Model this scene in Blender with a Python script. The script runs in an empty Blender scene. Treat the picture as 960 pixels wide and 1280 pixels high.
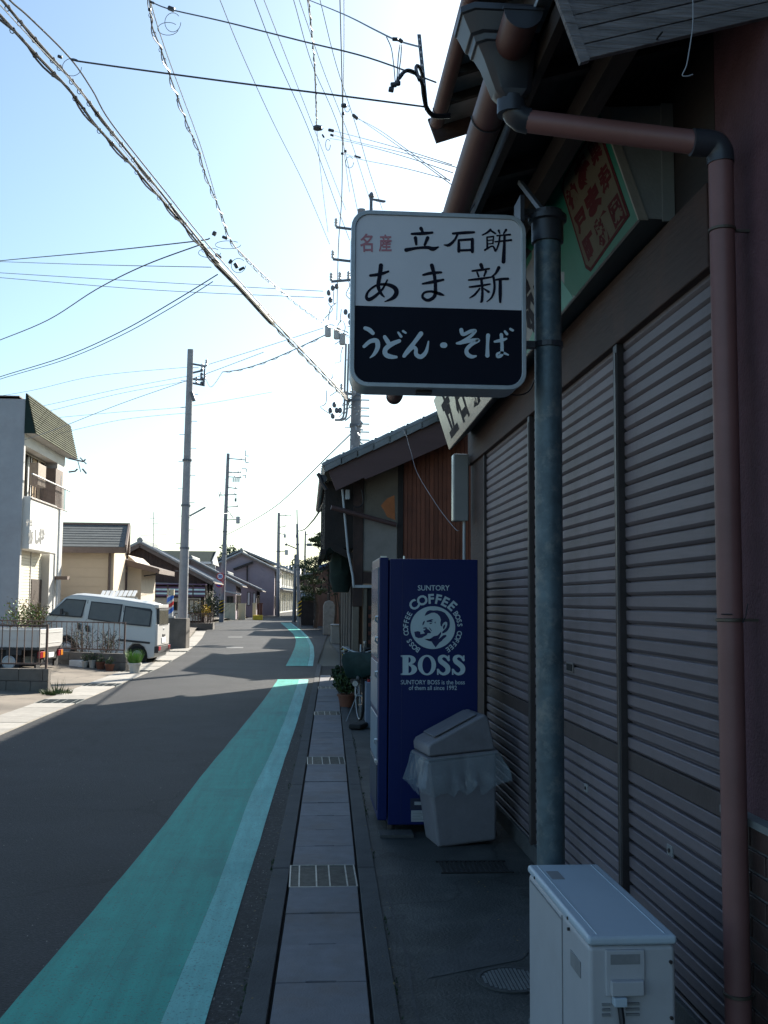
import bpy, bmesh, math, random
from mathutils import Vector, Matrix, noise
random.seed(7)
SC = bpy.context.scene
COL = SC.collection
R = math.radians

# ------------------------------------------------------------------ camera
FOC = 1293.0            # focal length in photo pixels (photo 960 x 1280)
EYE = 1.54
YAW = math.atan(96 / FOC)
PITCH = math.atan(110.8 / FOC)
ROLL = 0.008
FW = Vector((math.sin(YAW) * math.cos(PITCH), math.cos(YAW) * math.cos(PITCH), math.sin(PITCH)))
RT0 = Vector((math.cos(YAW), -math.sin(YAW), 0))
UP0 = RT0.cross(FW)
RT = RT0 * math.cos(ROLL) + UP0 * math.sin(ROLL)
UP = -RT0 * math.sin(ROLL) + UP0 * math.cos(ROLL)
CAM = Vector((0, 0, EYE))
cd = bpy.data.cameras.new('camera')
cam = bpy.data.objects.new('camera', cd)
COL.objects.link(cam)
cam.matrix_world = Matrix(((RT.x, UP.x, -FW.x, CAM.x), (RT.y, UP.y, -FW.y, CAM.y), (RT.z, UP.z, -FW.z, CAM.z), (0, 0, 0, 1)))
cd.sensor_fit = 'VERTICAL'
cd.sensor_height = 36
cd.lens = 36 * FOC / 1280
cd.clip_start = 0.05
cd.clip_end = 5000
SC.camera = cam

def P(x, y, Y):
    d = FW + RT * ((x - 480) / FOC) + UP * ((640 - y) / FOC)
    return CAM + d * (Y / d.y)
def PX(x, y, X):
    d = FW + RT * ((x - 480) / FOC) + UP * ((640 - y) / FOC)
    return CAM + d * (X / d.x)
def G(x, y, z=0.0):
    d = FW + RT * ((x - 480) / FOC) + UP * ((640 - y) / FOC)
    return CAM + d * ((z - EYE) / d.z)

# ------------------------------------------------------------------ world, sun, exposure
SUN_AZ, SUN_EL = 34.0, 29.5          # degrees to the right of the street axis, and up
w = bpy.data.worlds.new('World'); SC.world = w; w.use_nodes = True
nt = w.node_tree
bg = nt.nodes['Background']
sky = nt.nodes.new('ShaderNodeTexSky')
sky.sky_type = 'NISHITA'; sky.sun_disc = False
sky.sun_elevation = R(SUN_EL); sky.sun_rotation = R(SUN_AZ)
sky.air_density = 1.0; sky.dust_density = 1.6; sky.ozone_density = 1.0; sky.altitude = 0
wb = nt.nodes.new('ShaderNodeVectorMath'); wb.operation = 'MULTIPLY'; wb.inputs[1].default_value = (.85, 1.0, 1.04)   # the camera's cool daylight balance, same for the whole sky
nt.links.new(sky.outputs[0], wb.inputs[0]); nt.links.new(wb.outputs[0], bg.inputs[0])
bg.inputs[1].default_value = 0.082
sl = bpy.data.lights.new('sun', 'SUN'); so = bpy.data.objects.new('sun', sl); COL.objects.link(so)
sl.energy = 5.0; sl.angle = R(0.55); sl.color = (1.0, 0.93, 0.82)
sd = Vector((math.sin(R(SUN_AZ)) * math.cos(R(SUN_EL)), math.cos(R(SUN_AZ)) * math.cos(R(SUN_EL)), math.sin(R(SUN_EL))))
so.rotation_mode = 'QUATERNION'; so.rotation_quaternion = sd.to_track_quat('Z', 'Y')
so.location = (0, 0, 60)
SC.view_settings.view_transform = 'Standard'; SC.view_settings.look = 'None'
SC.view_settings.exposure = 1.33; SC.view_settings.gamma = 1
SC.view_settings.use_curve_mapping = False
try:
    SC.cycles.max_bounces = 8; SC.cycles.diffuse_bounces = 4; SC.cycles.transparent_max_bounces = 12
except Exception: pass

# ------------------------------------------------------------------ materials
MATS = {}
def M(name, col=(.5, .5, .5), rough=.6, metal=0.0, var=.18, scale=5, bump=.15, bscale=70, dirt=None, dscale=2.0, damt=.5,
      rnd=0.0, alpha=1.0, trans=0.0, ior=1.45, spec=.5, stretch=(1, 1, 1), emit=None, stripe=None):
    if name in MATS: return MATS[name]
    m = bpy.data.materials.new(name); m.use_nodes = True
    t = m.node_tree; n = t.nodes; l = t.links
    b = n['Principled BSDF']
    tc = n.new('ShaderNodeTexCoord'); mp = n.new('ShaderNodeMapping'); mp.inputs['Scale'].default_value = stretch
    l.new(tc.outputs['Object'], mp.inputs['Vector'])
    nz = n.new('ShaderNodeTexNoise'); nz.inputs['Scale'].default_value = scale; nz.inputs['Detail'].default_value = 6
    nz.inputs['Roughness'].default_value = .65
    l.new(mp.outputs[0], nz.inputs['Vector'])
    mr = n.new('ShaderNodeMapRange'); mr.inputs['From Min'].default_value = .3; mr.inputs['From Max'].default_value = .7
    mr.inputs['To Min'].default_value = 1 - var; mr.inputs['To Max'].default_value = 1 + var
    l.new(nz.outputs['Fac'], mr.inputs['Value'])
    val = mr.outputs[0]
    if rnd:
        oi = n.new('ShaderNodeObjectInfo'); m2 = n.new('ShaderNodeMapRange')
        m2.inputs['To Min'].default_value = 1 - rnd; m2.inputs['To Max'].default_value = 1 + rnd
        l.new(oi.outputs['Random'], m2.inputs['Value'])
        mm = n.new('ShaderNodeMath'); mm.operation = 'MULTIPLY'; l.new(val, mm.inputs[0]); l.new(m2.outputs[0], mm.inputs[1]); val = mm.outputs[0]
    vm = n.new('ShaderNodeVectorMath'); vm.operation = 'SCALE'; vm.inputs[0].default_value = col[:3]
    l.new(val, vm.inputs['Scale']); c = vm.outputs[0]
    if dirt:
        n3 = n.new('ShaderNodeTexNoise'); n3.inputs['Scale'].default_value = dscale; n3.inputs['Detail'].default_value = 8
        n3.inputs['Roughness'].default_value = .7
        l.new(tc.outputs['Object'], n3.inputs['Vector'])
        r3 = n.new('ShaderNodeMapRange'); r3.inputs['From Min'].default_value = .5; r3.inputs['From Max'].default_value = .72
        r3.inputs['To Max'].default_value = damt
        l.new(n3.outputs['Fac'], r3.inputs['Value'])
        mx = n.new('ShaderNodeMix'); mx.data_type = 'RGBA'
        l.new(r3.outputs[0], mx.inputs['Factor']); l.new(c, mx.inputs[6]); mx.inputs[7].default_value = (*dirt, 1); c = mx.outputs[2]
    l.new(c, b.inputs['Base Color'])
    b.inputs['Roughness'].default_value = rough; b.inputs['Metallic'].default_value = metal
    b.inputs['IOR'].default_value = ior
    try: b.inputs['Specular IOR Level'].default_value = spec
    except Exception: pass
    if alpha < 1: b.inputs['Alpha'].default_value = alpha
    if trans: b.inputs['Transmission Weight'].default_value = trans
    if bump:
        nb = n.new('ShaderNodeTexNoise'); nb.inputs['Scale'].default_value = bscale; nb.inputs['Detail'].default_value = 4
        l.new(mp.outputs[0], nb.inputs['Vector'])
        bp = n.new('ShaderNodeBump'); bp.inputs['Strength'].default_value = bump; bp.inputs['Distance'].default_value = .01
        l.new(nb.outputs['Fac'], bp.inputs['Height']); l.new(bp.outputs[0], b.inputs['Normal'])
    MATS[name] = m
    return m

M('asphalt', (.0225, .0228, .0245), .72, var=.28, scale=1.2, bump=1.0, bscale=90, dirt=(.10, .10, .10), dscale=48, damt=.5, spec=.35)
M('old_asphalt', (.017, .019, .020), .8, var=.25, scale=3, bump=1.0, bscale=120, dirt=(.12, .13, .13), dscale=45, damt=.8)
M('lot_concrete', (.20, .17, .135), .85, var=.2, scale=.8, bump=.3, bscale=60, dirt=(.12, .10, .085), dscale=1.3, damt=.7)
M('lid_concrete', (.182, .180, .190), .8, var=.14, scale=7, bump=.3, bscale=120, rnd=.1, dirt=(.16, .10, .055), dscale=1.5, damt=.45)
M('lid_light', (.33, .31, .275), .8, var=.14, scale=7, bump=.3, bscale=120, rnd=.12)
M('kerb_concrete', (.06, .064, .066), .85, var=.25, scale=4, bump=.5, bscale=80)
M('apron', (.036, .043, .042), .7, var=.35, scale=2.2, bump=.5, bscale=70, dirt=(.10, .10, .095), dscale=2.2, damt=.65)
M('apron_patch', (.055, .06, .061), .8, var=.2, scale=8, bump=.5)
def crack(name, cs, amt):
    m = MATS[name]; n = m.node_tree.nodes; l = m.node_tree.links; b = n['Principled BSDF']; src = b.inputs['Base Color'].links[0].from_socket
    tc = n.new('ShaderNodeTexCoord'); nz = n.new('ShaderNodeTexNoise'); nz.inputs['Scale'].default_value = 2.5; nz.inputs['Detail'].default_value = 5; l.new(tc.outputs['Object'], nz.inputs['Vector'])
    ad = n.new('ShaderNodeVectorMath'); ad.operation = 'MULTIPLY_ADD'; l.new(nz.outputs['Color'], ad.inputs[0]); ad.inputs[1].default_value = (.5, .5, .5); l.new(tc.outputs['Object'], ad.inputs[2])
    vo_ = n.new('ShaderNodeTexVoronoi'); vo_.feature = 'DISTANCE_TO_EDGE'; vo_.inputs['Scale'].default_value = cs; l.new(ad.outputs[0], vo_.inputs['Vector'])
    mr = n.new('ShaderNodeMapRange'); mr.inputs['From Min'].default_value = 0; mr.inputs['From Max'].default_value = .012; mr.inputs['To Min'].default_value = 1 - amt; l.new(vo_.outputs['Distance'], mr.inputs['Value'])
    n2 = n.new('ShaderNodeTexNoise'); n2.inputs['Scale'].default_value = .55; n2.inputs['Detail'].default_value = 3; l.new(tc.outputs['Object'], n2.inputs['Vector'])
    m2 = n.new('ShaderNodeMapRange'); m2.inputs['From Min'].default_value = .35; m2.inputs['From Max'].default_value = .65; m2.inputs['To Min'].default_value = .82; m2.inputs['To Max'].default_value = 1.15; l.new(n2.outputs['Fac'], m2.inputs['Value'])
    mu = n.new('ShaderNodeMath'); mu.operation = 'MULTIPLY'; l.new(mr.outputs[0], mu.inputs[0]); l.new(m2.outputs[0], mu.inputs[1])
    sc = n.new('ShaderNodeVectorMath'); sc.operation = 'SCALE'; l.new(src, sc.inputs[0]); l.new(mu.outputs[0], sc.inputs['Scale']); l.new(sc.outputs[0], b.inputs['Base Color'])
crack('asphalt', .45, .35); crack('apron', .6, .5); crack('lot_concrete', .35, .3); crack('old_asphalt', .8, .3)
def paint_mat(name, c1, c2):
    m = M(name, c1, .65, var=.20, scale=2.6, bump=.5, bscale=150, stretch=(5, .35, 1), dirt=c2, dscale=1.1, damt=.75)
    n = m.node_tree.nodes; l = m.node_tree.links
    # fine speckles where the aggregate shows through
    b = n['Principled BSDF']; src = b.inputs['Base Color'].links[0].from_socket
    tc = n.new('ShaderNodeTexCoord'); sp = n.new('ShaderNodeTexNoise'); sp.inputs['Scale'].default_value = 85; sp.inputs['Detail'].default_value = 3
    l.new(tc.outputs['Object'], sp.inputs['Vector'])
    mr = n.new('ShaderNodeMapRange'); mr.inputs['From Min'].default_value = .58; mr.inputs['From Max'].default_value = .68; mr.inputs['To Max'].default_value = .55
    l.new(sp.outputs['Fac'], mr.inputs['Value'])
    wv = n.new('ShaderNodeTexWave'); wv.bands_direction = 'Y'; wv.inputs['Scale'].default_value = 1.3; wv.inputs['Distortion'].default_value = 9; wv.inputs['Detail'].default_value = 3
    wv.inputs['Detail Scale'].default_value = 1.5
    l.new(tc.outputs['Object'], wv.inputs['Vector'])
    m3 = n.new('ShaderNodeMapRange'); m3.inputs['To Min'].default_value = 1.02; m3.inputs['To Max'].default_value = .97; l.new(wv.outputs['Fac'], m3.inputs['Value'])
    sc = n.new('ShaderNodeVectorMath'); sc.operation = 'SCALE'; l.new(src, sc.inputs[0]); l.new(m3.outputs[0], sc.inputs['Scale'])
    mx = n.new('ShaderNodeMix'); mx.data_type = 'RGBA'; l.new(mr.outputs[0], mx.inputs['Factor']); l.new(sc.outputs[0], mx.inputs[6])
    mx.inputs[7].default_value = (.06, .09, .09, 1); l.new(mx.outputs[2], b.inputs['Base Color'])
paint_mat('teal_paint', (.012, .36, .285), (.012, .22, .185))
paint_mat('pale_paint', (.17, .54, .49), (.09, .40, .37))
M('white_marking', (.16, .16, .155), .7, var=.25, scale=30)
M('steel_grate', (.10, .105, .10), .5, metal=.6, var=.3, scale=20)
M('steel_bright', (.24, .255, .24), .45, metal=.4, var=.3, scale=20)
M('pit_dark', (.01, .01, .01), .9)
M('shutter_metal', (.158, .134, .148), .55, metal=.12, var=.16, scale=3, bump=.08, bscale=25, rnd=.10, stretch=(1, .25, 3), dirt=(.075, .062, .058), dscale=1.6, damt=.7)
M('shutter_band', (.055, .042, .042), .6, var=.2, scale=8)
M('track_metal', (.05, .042, .042), .45, metal=.3)
M('track_edge', (.16, .15, .15), .4, metal=.5)
M('pink_stucco', (.105, .05, .062), .9, var=.2, scale=12, bump=.9, bscale=90, dirt=(.07, .035, .04), dscale=3, damt=.6)
M('brown_brick', (.055, .034, .03), .5, var=.2, scale=20, bump=.25, rnd=.3)
M('mortar_pale', (.12, .12, .125), .9)
M('dark_wood', (.022, .017, .016), .75, var=.35, scale=4, bump=.5, bscale=25, stretch=(1, .15, 1), rnd=.15)
M('brown_beam', (.045, .026, .022), .7, var=.3, scale=4, bump=.4, stretch=(1, .1, 1), dirt=(.10, .045, .03), dscale=4, damt=.5)
M('weathered_board', (.19, .185, .19), .85, var=.42, scale=7, bump=1.0, bscale=30, stretch=(.35, 1, 5), rnd=.2, dirt=(.05, .045, .045), dscale=5, damt=.7)
M('gutter_brown', (.115, .055, .05), .45, var=.12, scale=5, bump=.04)
M('pipe_brown', (.165, .078, .073), .48, var=.14, scale=5, bump=.05, dirt=(.16, .08, .08), dscale=3.5, damt=.6)
M('fitting_dark', (.032, .036, .045), .38, var=.12, bump=.03)
M('wire_band', (.09, .075, .06), .5, metal=.5)
M('pole_steel', (.075, .11, .13), .5, metal=.3, var=.35, scale=10, bump=.2, bscale=40, dirt=(.22, .23, .22), dscale=14, damt=.8)
M('sign_white', (.60, .61, .64), .45, var=.04, scale=3, bump=0)
M('sign_black', (.004, .006, .015), .55, var=.1, bump=0, spec=.15)
M('sign_frame', (.34, .38, .40), .4, metal=.3, var=.12, scale=12, bump=.05)
M('sign_ink', (.006, .007, .018), .6, bump=0, var=0, spec=.15)
M('sign_red', (.42, .17, .20), .5, bump=0, var=.1)
M('sign_letter_pale', (.50, .60, .66), .4, bump=0, var=0)
M('board_green', (.006, .115, .075), .35, var=.12, scale=4, bump=.02, spec=.15)
M('board_mint', (.08, .27, .22), .3, var=.12, scale=4, bump=.02, spec=.2)
M('board_white', (.25, .26, .26), .18, var=.10, scale=3, bump=.02)
M('board_cream', (.20, .19, .165), .6, var=.12)
M('seal_red', (.055, .0015, .005), .6, bump=0, var=.15, spec=.1)
M('seal_cream', (.095, .08, .055), .6, bump=0, var=.15, spec=.1)
M('panel_grey', (.17, .185, .185), .5, var=.12, scale=4)
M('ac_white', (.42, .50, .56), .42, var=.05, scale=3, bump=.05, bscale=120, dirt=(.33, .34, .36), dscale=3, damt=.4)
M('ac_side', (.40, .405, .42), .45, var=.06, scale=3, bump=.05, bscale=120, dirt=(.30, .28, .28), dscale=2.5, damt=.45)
M('ac_recess', (.22, .225, .23), .5)
M('cable_black', (.015, .016, .02), .5, bump=0)
M('vend_blue', (.003, .012, .085), .35, var=.08, scale=2, bump=.02, dirt=(.004, .012, .065), dscale=2, damt=.5, spec=.3)
M('vend_print', (.42, .53, .57), .45, var=.06, scale=8, bump=0)
M('vend_ink', (.003, .012, .08), .4, var=0, bump=0)
M('vend_white', (.16, .20, .27), .35, var=.06, bump=0)
M('vend_glass', (.05, .11, .17), .12, var=.15, bump=0)
M('vend_dark', (.02, .025, .05), .4, bump=0)
M('handle_chrome', (.6, .62, .63), .3, metal=.7, bump=0)
M('label_white', (.32, .34, .36), .5, bump=0)
M('bin_plastic', (.165, .165, .185), .5, var=.10, scale=9, bump=.2, bscale=50, dirt=(.115, .11, .12), dscale=5, damt=.6)
def bag_mat():
    m = M('bag_film', (.36, .43, .48), .18, var=.2, scale=12, bump=1.0, bscale=11, alpha=.27)
bag_mat()
M('rust_board', (.18, .062, .036), .7, var=.22, scale=6, bump=.4, stretch=(2, 2, .2), rnd=.2, dirt=(.10, .035, .025), dscale=3, damt=.7)
M('brick_red', (.12, .04, .028), .8, var=.3, scale=10, bump=.4, rnd=.25)
M('barge_brown', (.10, .058, .056), .6, var=.14, scale=3, bump=.15, stretch=(.4, 1, 2))
M('clay_wall', (.17, .145, .115), .9, var=.2, scale=3, bump=.6, bscale=50, dirt=(.075, .065, .05), dscale=1.4, damt=.8)
M('clay_light', (.25, .23, .21), .9, var=.12, scale=4, bump=.3, dirt=(.17, .15, .13), dscale=1.6, damt=.6)
M('clay_scar', (.42, .15, .06), .9, var=.2)
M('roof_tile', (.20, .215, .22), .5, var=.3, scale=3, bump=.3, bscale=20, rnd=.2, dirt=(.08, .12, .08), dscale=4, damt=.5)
M('roof_tile_sunlit', (.30, .31, .32), .42, var=.25, scale=2, bump=.3, bscale=20)  # roof tile with the sunlight put into its colour
M('roof_green', (.02, .035, .032), .9, var=.2, spec=.1)
M('slate_roof', (.10, .11, .108), .7, var=.22, scale=2.5, bump=.3)
M('mansard_green', (.048, .054, .030), .95, var=.28, scale=2.2, bump=.4, rnd=.18)
M('pvc_pale', (.40, .44, .47), .4, bump=.03)
M('green_cover', (.010, .035, .034), .6, var=.35, scale=7, bump=.8, bscale=18)
M('green_net', (.010, .022, .018), .9, var=.4, scale=7, bump=.6)
M('rubber', (.014, .014, .015), .8, bump=.1)
M('bike_steel', (.30, .31, .32), .35, metal=.6, bump=0)
M('bike_frame', (.03, .035, .06), .4, bump=0)
M('leaf_dark', (.022, .048, .018), .7, var=.5, scale=9, bump=0, rnd=.2)
M('leaf_mid', (.05, .085, .025), .7, var=.5, scale=9, bump=0)
M('leaf_bright', (.10, .22, .035), .6, var=.4, scale=9, bump=0)
M('leaf_dry', (.22, .17, .06), .8, var=.4, scale=9, bump=0)
M('leaf_yellow', (.55, .38, .03), .7, var=.3, bump=0)
M('pine_leaf', (.045, .068, .024), .8, var=.5, scale=3, bump=0)
M('bark', (.06, .045, .035), .9, var=.4, scale=8, bump=.6, bscale=20)
M('terracotta', (.16, .06, .035), .8, var=.2)
M('pot_white', (.5, .48, .43), .6, var=.1)
M('pole_concrete', (.22, .225, .24), .75, var=.14, scale=5, bump=.3, bscale=60)
M('pole_pale', (.30, .30, .31), .75, var=.14, scale=5, bump=.3, bscale=60)
M('arm_steel', (.13, .14, .16), .5, metal=.4, bump=0)
M('porcelain', (.5, .5, .5), .3, bump=0)
M('transformer_grey', (.42, .44, .45), .5, bump=0)
M('cable_grey', (.045, .05, .06), .45, bump=0)
M('cable_light', (.30, .32, .34), .4, bump=0)
M('yellow', (.65, .42, .03), .6, bump=0)
M('grey_render', (.33, .345, .37), .85, var=.10, scale=1.2, bump=.3, bscale=40, dirt=(.25, .25, .26), dscale=.9, damt=.5)
M('white_render', (.46, .455, .43), .8, var=.07, scale=1.5, bump=.2, dirt=(.5, .48, .43), dscale=1.3, damt=.5)
M('white_panel', (.60, .60, .58), .5, var=.04, bump=.05, dirt=(.62, .6, .55), dscale=1.2, damt=.4)
M('glyph_grey', (.11, .11, .11), .6, bump=0)
M('shutter_cream', (.62, .58, .47), .5, var=.06)
M('window_dark', (.02, .024, .028), .4, var=.2, bump=0, spec=.15)
M('window_frame', (.055, .04, .032), .5, bump=0)
M('curtain', (.60, .62, .62), .9, var=.12, scale=6, stretch=(1, 6, .2))
M('curtain_tan', (.50, .38, .25), .9, var=.12, scale=6)
M('ac_old', (.24, .19, .15), .6)
M('rail_steel', (.35, .34, .33), .5, metal=.3)
M('beige_siding', (.60, .49, .36), .8, var=.05, scale=2, bump=.1)
M('beige_wall', (.50, .44, .35), .8, var=.08, scale=2, bump=.2)
M('fascia_brown', (.14, .105, .09), .7, var=.15)
M('plank_brown', (.060, .038, .034), .8, var=.3, scale=5, bump=.3, rnd=.25, stretch=(3, 1, .3))
M('mauve_wall', (.25, .215, .245), .9, var=.10, scale=1, bump=.2, dirt=(.19, .16, .19), dscale=.5, damt=.6)
M('stripe_white', (.48, .66, .72), .6, bump=0)
M('stripe_purple', (.10, .06, .12), .6, bump=0)
M('cream_fence', (.50, .44, .31), .8, var=.06, scale=1.5)
M('block_wall', (.13, .118, .105), .9, var=.22, scale=3, bump=.6, bscale=50, rnd=.1, dirt=(.06, .055, .05), dscale=2, damt=.7)
M('fence_iron', (.10, .065, .055), .6, metal=.2, var=.3, scale=15)
M('van_silver', (.46, .46, .44), .38, metal=.25, var=.03, scale=1, bump=0)
M('van_white', (.52, .51, .49), .35, var=.04, scale=1, bump=0)
M('van_trim', (.03, .03, .032), .6, bump=0)
M('van_glass', (.11, .105, .085), .12, var=.1, bump=0, spec=.6)
M('seat_cloth', (.18, .15, .12), .9)
M('lamp_red', (.28, .02, .03), .25, bump=0)
M('lamp_amber', (.60, .22, .03), .25, bump=0)
M('hub_steel', (.40, .40, .41), .4, metal=.5, bump=0)
M('sign_plate_red', (.50, .02, .02), .5, bump=0)
M('sign_plate_blue', (.02, .06, .40), .5, bump=0)
M('sign_plate_white', (.70, .70, .70), .5, bump=0)
M('barber_red', (.60, .05, .05), .3, bump=0)
M('barber_blue', (.05, .16, .55), .3, bump=0)
M('foam_white', (.70, .70, .68), .8, var=.06)
M('stone', (.27, .26, .245), .9, var=.2, scale=5, bump=.6, bscale=40, dirt=(.15, .14, .13), dscale=4, damt=.6)
M('blue_sheet', (.04, .09, .22), .4, var=.2)
M('earth', (.13, .12, .09), .95, var=.2, scale=.05)
M('brown_wall', (.10, .06, .045), .8, var=.25, scale=3)
M('tan_wall', (.22, .17, .12), .85, var=.2, scale=3)
M('dark_gate', (.04, .032, .03), .8, var=.25, scale=3)

# ------------------------------------------------------------------ geometry helpers
ORG = {}
class MB:
    def __init__(s): s.v = []; s.f = []
    def add(s, vs, fs):
        b = len(s.v); s.v += [Vector(v) for v in vs]; s.f += [[b + i for i in f] for f in fs]; return s
    def box(s, x0, x1, y0, y1, z0, z1):
        x0, x1 = sorted((x0, x1)); y0, y1 = sorted((y0, y1)); z0, z1 = sorted((z0, z1))
        return s.add([(x0, y0, z0), (x1, y0, z0), (x1, y1, z0), (x0, y1, z0), (x0, y0, z1), (x1, y0, z1), (x1, y1, z1), (x0, y1, z1)],
                     [(0, 3, 2, 1), (4, 5, 6, 7), (0, 1, 5, 4), (1, 2, 6, 5), (2, 3, 7, 6), (3, 0, 4, 7)])
    def hexa(s, a):   # 8 corners, same order as box
        return s.add(a, [(0, 3, 2, 1), (4, 5, 6, 7), (0, 1, 5, 4), (1, 2, 6, 5), (2, 3, 7, 6), (3, 0, 4, 7)])
    def prism(s, poly, vec):   # planar polygon (3D points) swept along vec
        n = len(poly); vec = Vector(vec); a = [Vector(p) for p in poly]
        return s.add(a + [p + vec for p in a], [list(range(n - 1, -1, -1)), list(range(n, 2 * n))] + [(i, (i + 1) % n, n + (i + 1) % n, n + i) for i in range(n)])
    def beam(s, a, b, w, h, up=(0, 0, 1)):
        a = Vector(a); b = Vector(b); d = (b - a).normalized(); side = d.cross(Vector(up))
        if side.length < 1e-4: side = d.cross(Vector((1, 0, 0)))
        side.normalize(); u = side.cross(d).normalized()
        q = [side * sx * w / 2 + u * sz * h / 2 for sx, sz in ((-1, -1), (1, -1), (1, 1), (-1, 1))]
        return s.prism([a + p for p in q], b - a)
    def tube(s, pts, r, n=8, cap=True, rs=None):
        pts = [Vector(p) for p in pts]; k = len(pts); base = len(s.v); prev = None
        for i, p in enumerate(pts):
            d = (pts[min(i + 1, k - 1)] - pts[max(i - 1, 0)])
            if d.length < 1e-9: d = Vector((0, 0, 1))
            d.normalize()
            if prev is None:
                ref = Vector((0, 0, 1)) if abs(d.z) < .9 else Vector((1, 0, 0)); u = d.cross(ref).normalized()
            else:
                u = (prev - d * prev.dot(d)).normalized()
            prev = u; v = d.cross(u); rr = rs[i] if rs else r
            for j in range(n):
                a = 2 * math.pi * j / n; s.v.append(p + (u * math.cos(a) + v * math.sin(a)) * rr)
        for i in range(k - 1):
            for j in range(n):
                a = base + i * n + j; b = base + i * n + (j + 1) % n; s.f.append([a, b, b + n, a + n])
        if cap:
            s.f.append([base + j for j in range(n)][::-1]); s.f.append([base + (k - 1) * n + j for j in range(n)])
        return s
    def cyl(s, a, b, r0, r1=None, n=12): return s.tube([a, b], 0, n, True, [r0, r0 if r1 is None else r1])
    def lathe(s, c, prof, n=16, axis='z'):   # prof: (r, h)
        base = len(s.v); c = Vector(c)
        for r, h in prof:
            for j in range(n):
                a = 2 * math.pi * j / n; x, y = r * math.cos(a), r * math.sin(a)
                p = {'z': (x, y, h), 'x': (h, x, y), 'y': (x, h, y)}[axis]; s.v.append(c + Vector(p))
        for i in range(len(prof) - 1):
            for j in range(n):
                a = base + i * n + j; b = base + i * n + (j + 1) % n; s.f.append([a, b, b + n, a + n])
        s.f.append([base + j for j in range(n)]); s.f.append([base + (len(prof) - 1) * n + j for j in range(n)])
        return s
    def quad(s, a, b, c, d): return s.add([a, b, c, d], [(0, 1, 2, 3)])

def props(o, label=None, cat=None, group=None, kind=None):
    if label: o['label'] = label
    if cat: o['category'] = cat
    if group: o['group'] = group
    if kind: o['kind'] = kind
    return o

def thing(name, label, cat, loc, rz=0.0, group=None, local=False, rx=0.0, ry=0.0):
    o = bpy.data.objects.new(name, None); COL.objects.link(o); o.empty_display_size = .2
    o.location = loc; o.rotation_euler = (rx, ry, rz)
    ORG[o.name] = Vector((0, 0, 0)) if local else Vector(loc)
    return props(o, label, cat, group)

def build(mb, name, mat, parent=None, origin=None, smooth=False, bevel=0.0, label=None, cat=None, group=None, kind=None, seg=2):
    if parent is not None: off = ORG[parent.name]
    elif origin is not None: off = Vector(origin)
    elif kind == 'structure': off = Vector((0, 0, 0))
    else:
        xs = [v.x for v in mb.v]; ys = [v.y for v in mb.v]; zs = [v.z for v in mb.v]
        off = Vector(((min(xs) + max(xs)) / 2, (min(ys) + max(ys)) / 2, min(zs)))
    me = bpy.data.meshes.new(name)
    me.from_pydata([tuple(v - off) for v in mb.v], [], mb.f)
    me.materials.append(MATS[mat])
    bm = bmesh.new(); bm.from_mesh(me)
    if len(mb.f) < 60000: bmesh.ops.recalc_face_normals(bm, faces=bm.faces)
    bm.to_mesh(me); bm.free()
    if smooth:
        for p in me.polygons: p.use_smooth = True
        try: me.set_sharp_from_angle(angle=R(38))
        except Exception: pass
    o = bpy.data.objects.new(name, me); COL.objects.link(o)
    if parent is not None: o.parent = parent
    else: o.location = off
    ORG[o.name] = off
    if bevel:
        b = o.modifiers.new('bevel', 'BEVEL'); b.width = bevel; b.segments = seg; b.limit_method = 'ANGLE'; b.angle_limit = R(40)
        for p in me.polygons: p.use_smooth = True
        try: me.set_sharp_from_angle(angle=R(180))
        except Exception: pass
        b.harden_normals = True
    return props(o, label, cat, group, kind)

def inst(src, parent, offset, name=None):   # a copy of an alike piece, sharing its mesh
    o = src.copy(); COL.objects.link(o); o.parent = parent
    o.location = Vector(src.location) + Vector(offset); ORG[o.name] = ORG.get(src.name, Vector((0, 0, 0)))
    return o

def copy_tree(o, parent=None):
    c = o.copy(); COL.objects.link(c); c.parent = parent
    ORG[c.name] = ORG.get(o.name, Vector((0, 0, 0)))
    for ch in list(o.children): copy_tree(ch, c)
    return c

def catmull(pts, n=8):
    out = []; k = len(pts)
    if k < 3: return [tuple(p) for p in pts]
    for i in range(k - 1):
        p0, p1, p2, p3 = pts[max(i - 1, 0)], pts[i], pts[i + 1], pts[min(i + 2, k - 1)]
        for j in range(n):
            t = j / n
            out.append(tuple(.5 * (2 * b + (c - a) * t + (2 * a - 5 * b + 4 * c - d) * t * t + (3 * b - a - 3 * c + d) * t ** 3) for a, b, c, d in zip(p0, p1, p2, p3)))
    out.append(tuple(pts[-1])); return out

class Plane:   # maps photo-pixel positions to points of a real plane Y = const, proud by d towards the camera
    def __init__(s, Y): s.Y = Y
    def __call__(s, x, y, d=0.0):
        p = P(x, y, s.Y); p.y -= d; return p

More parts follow.
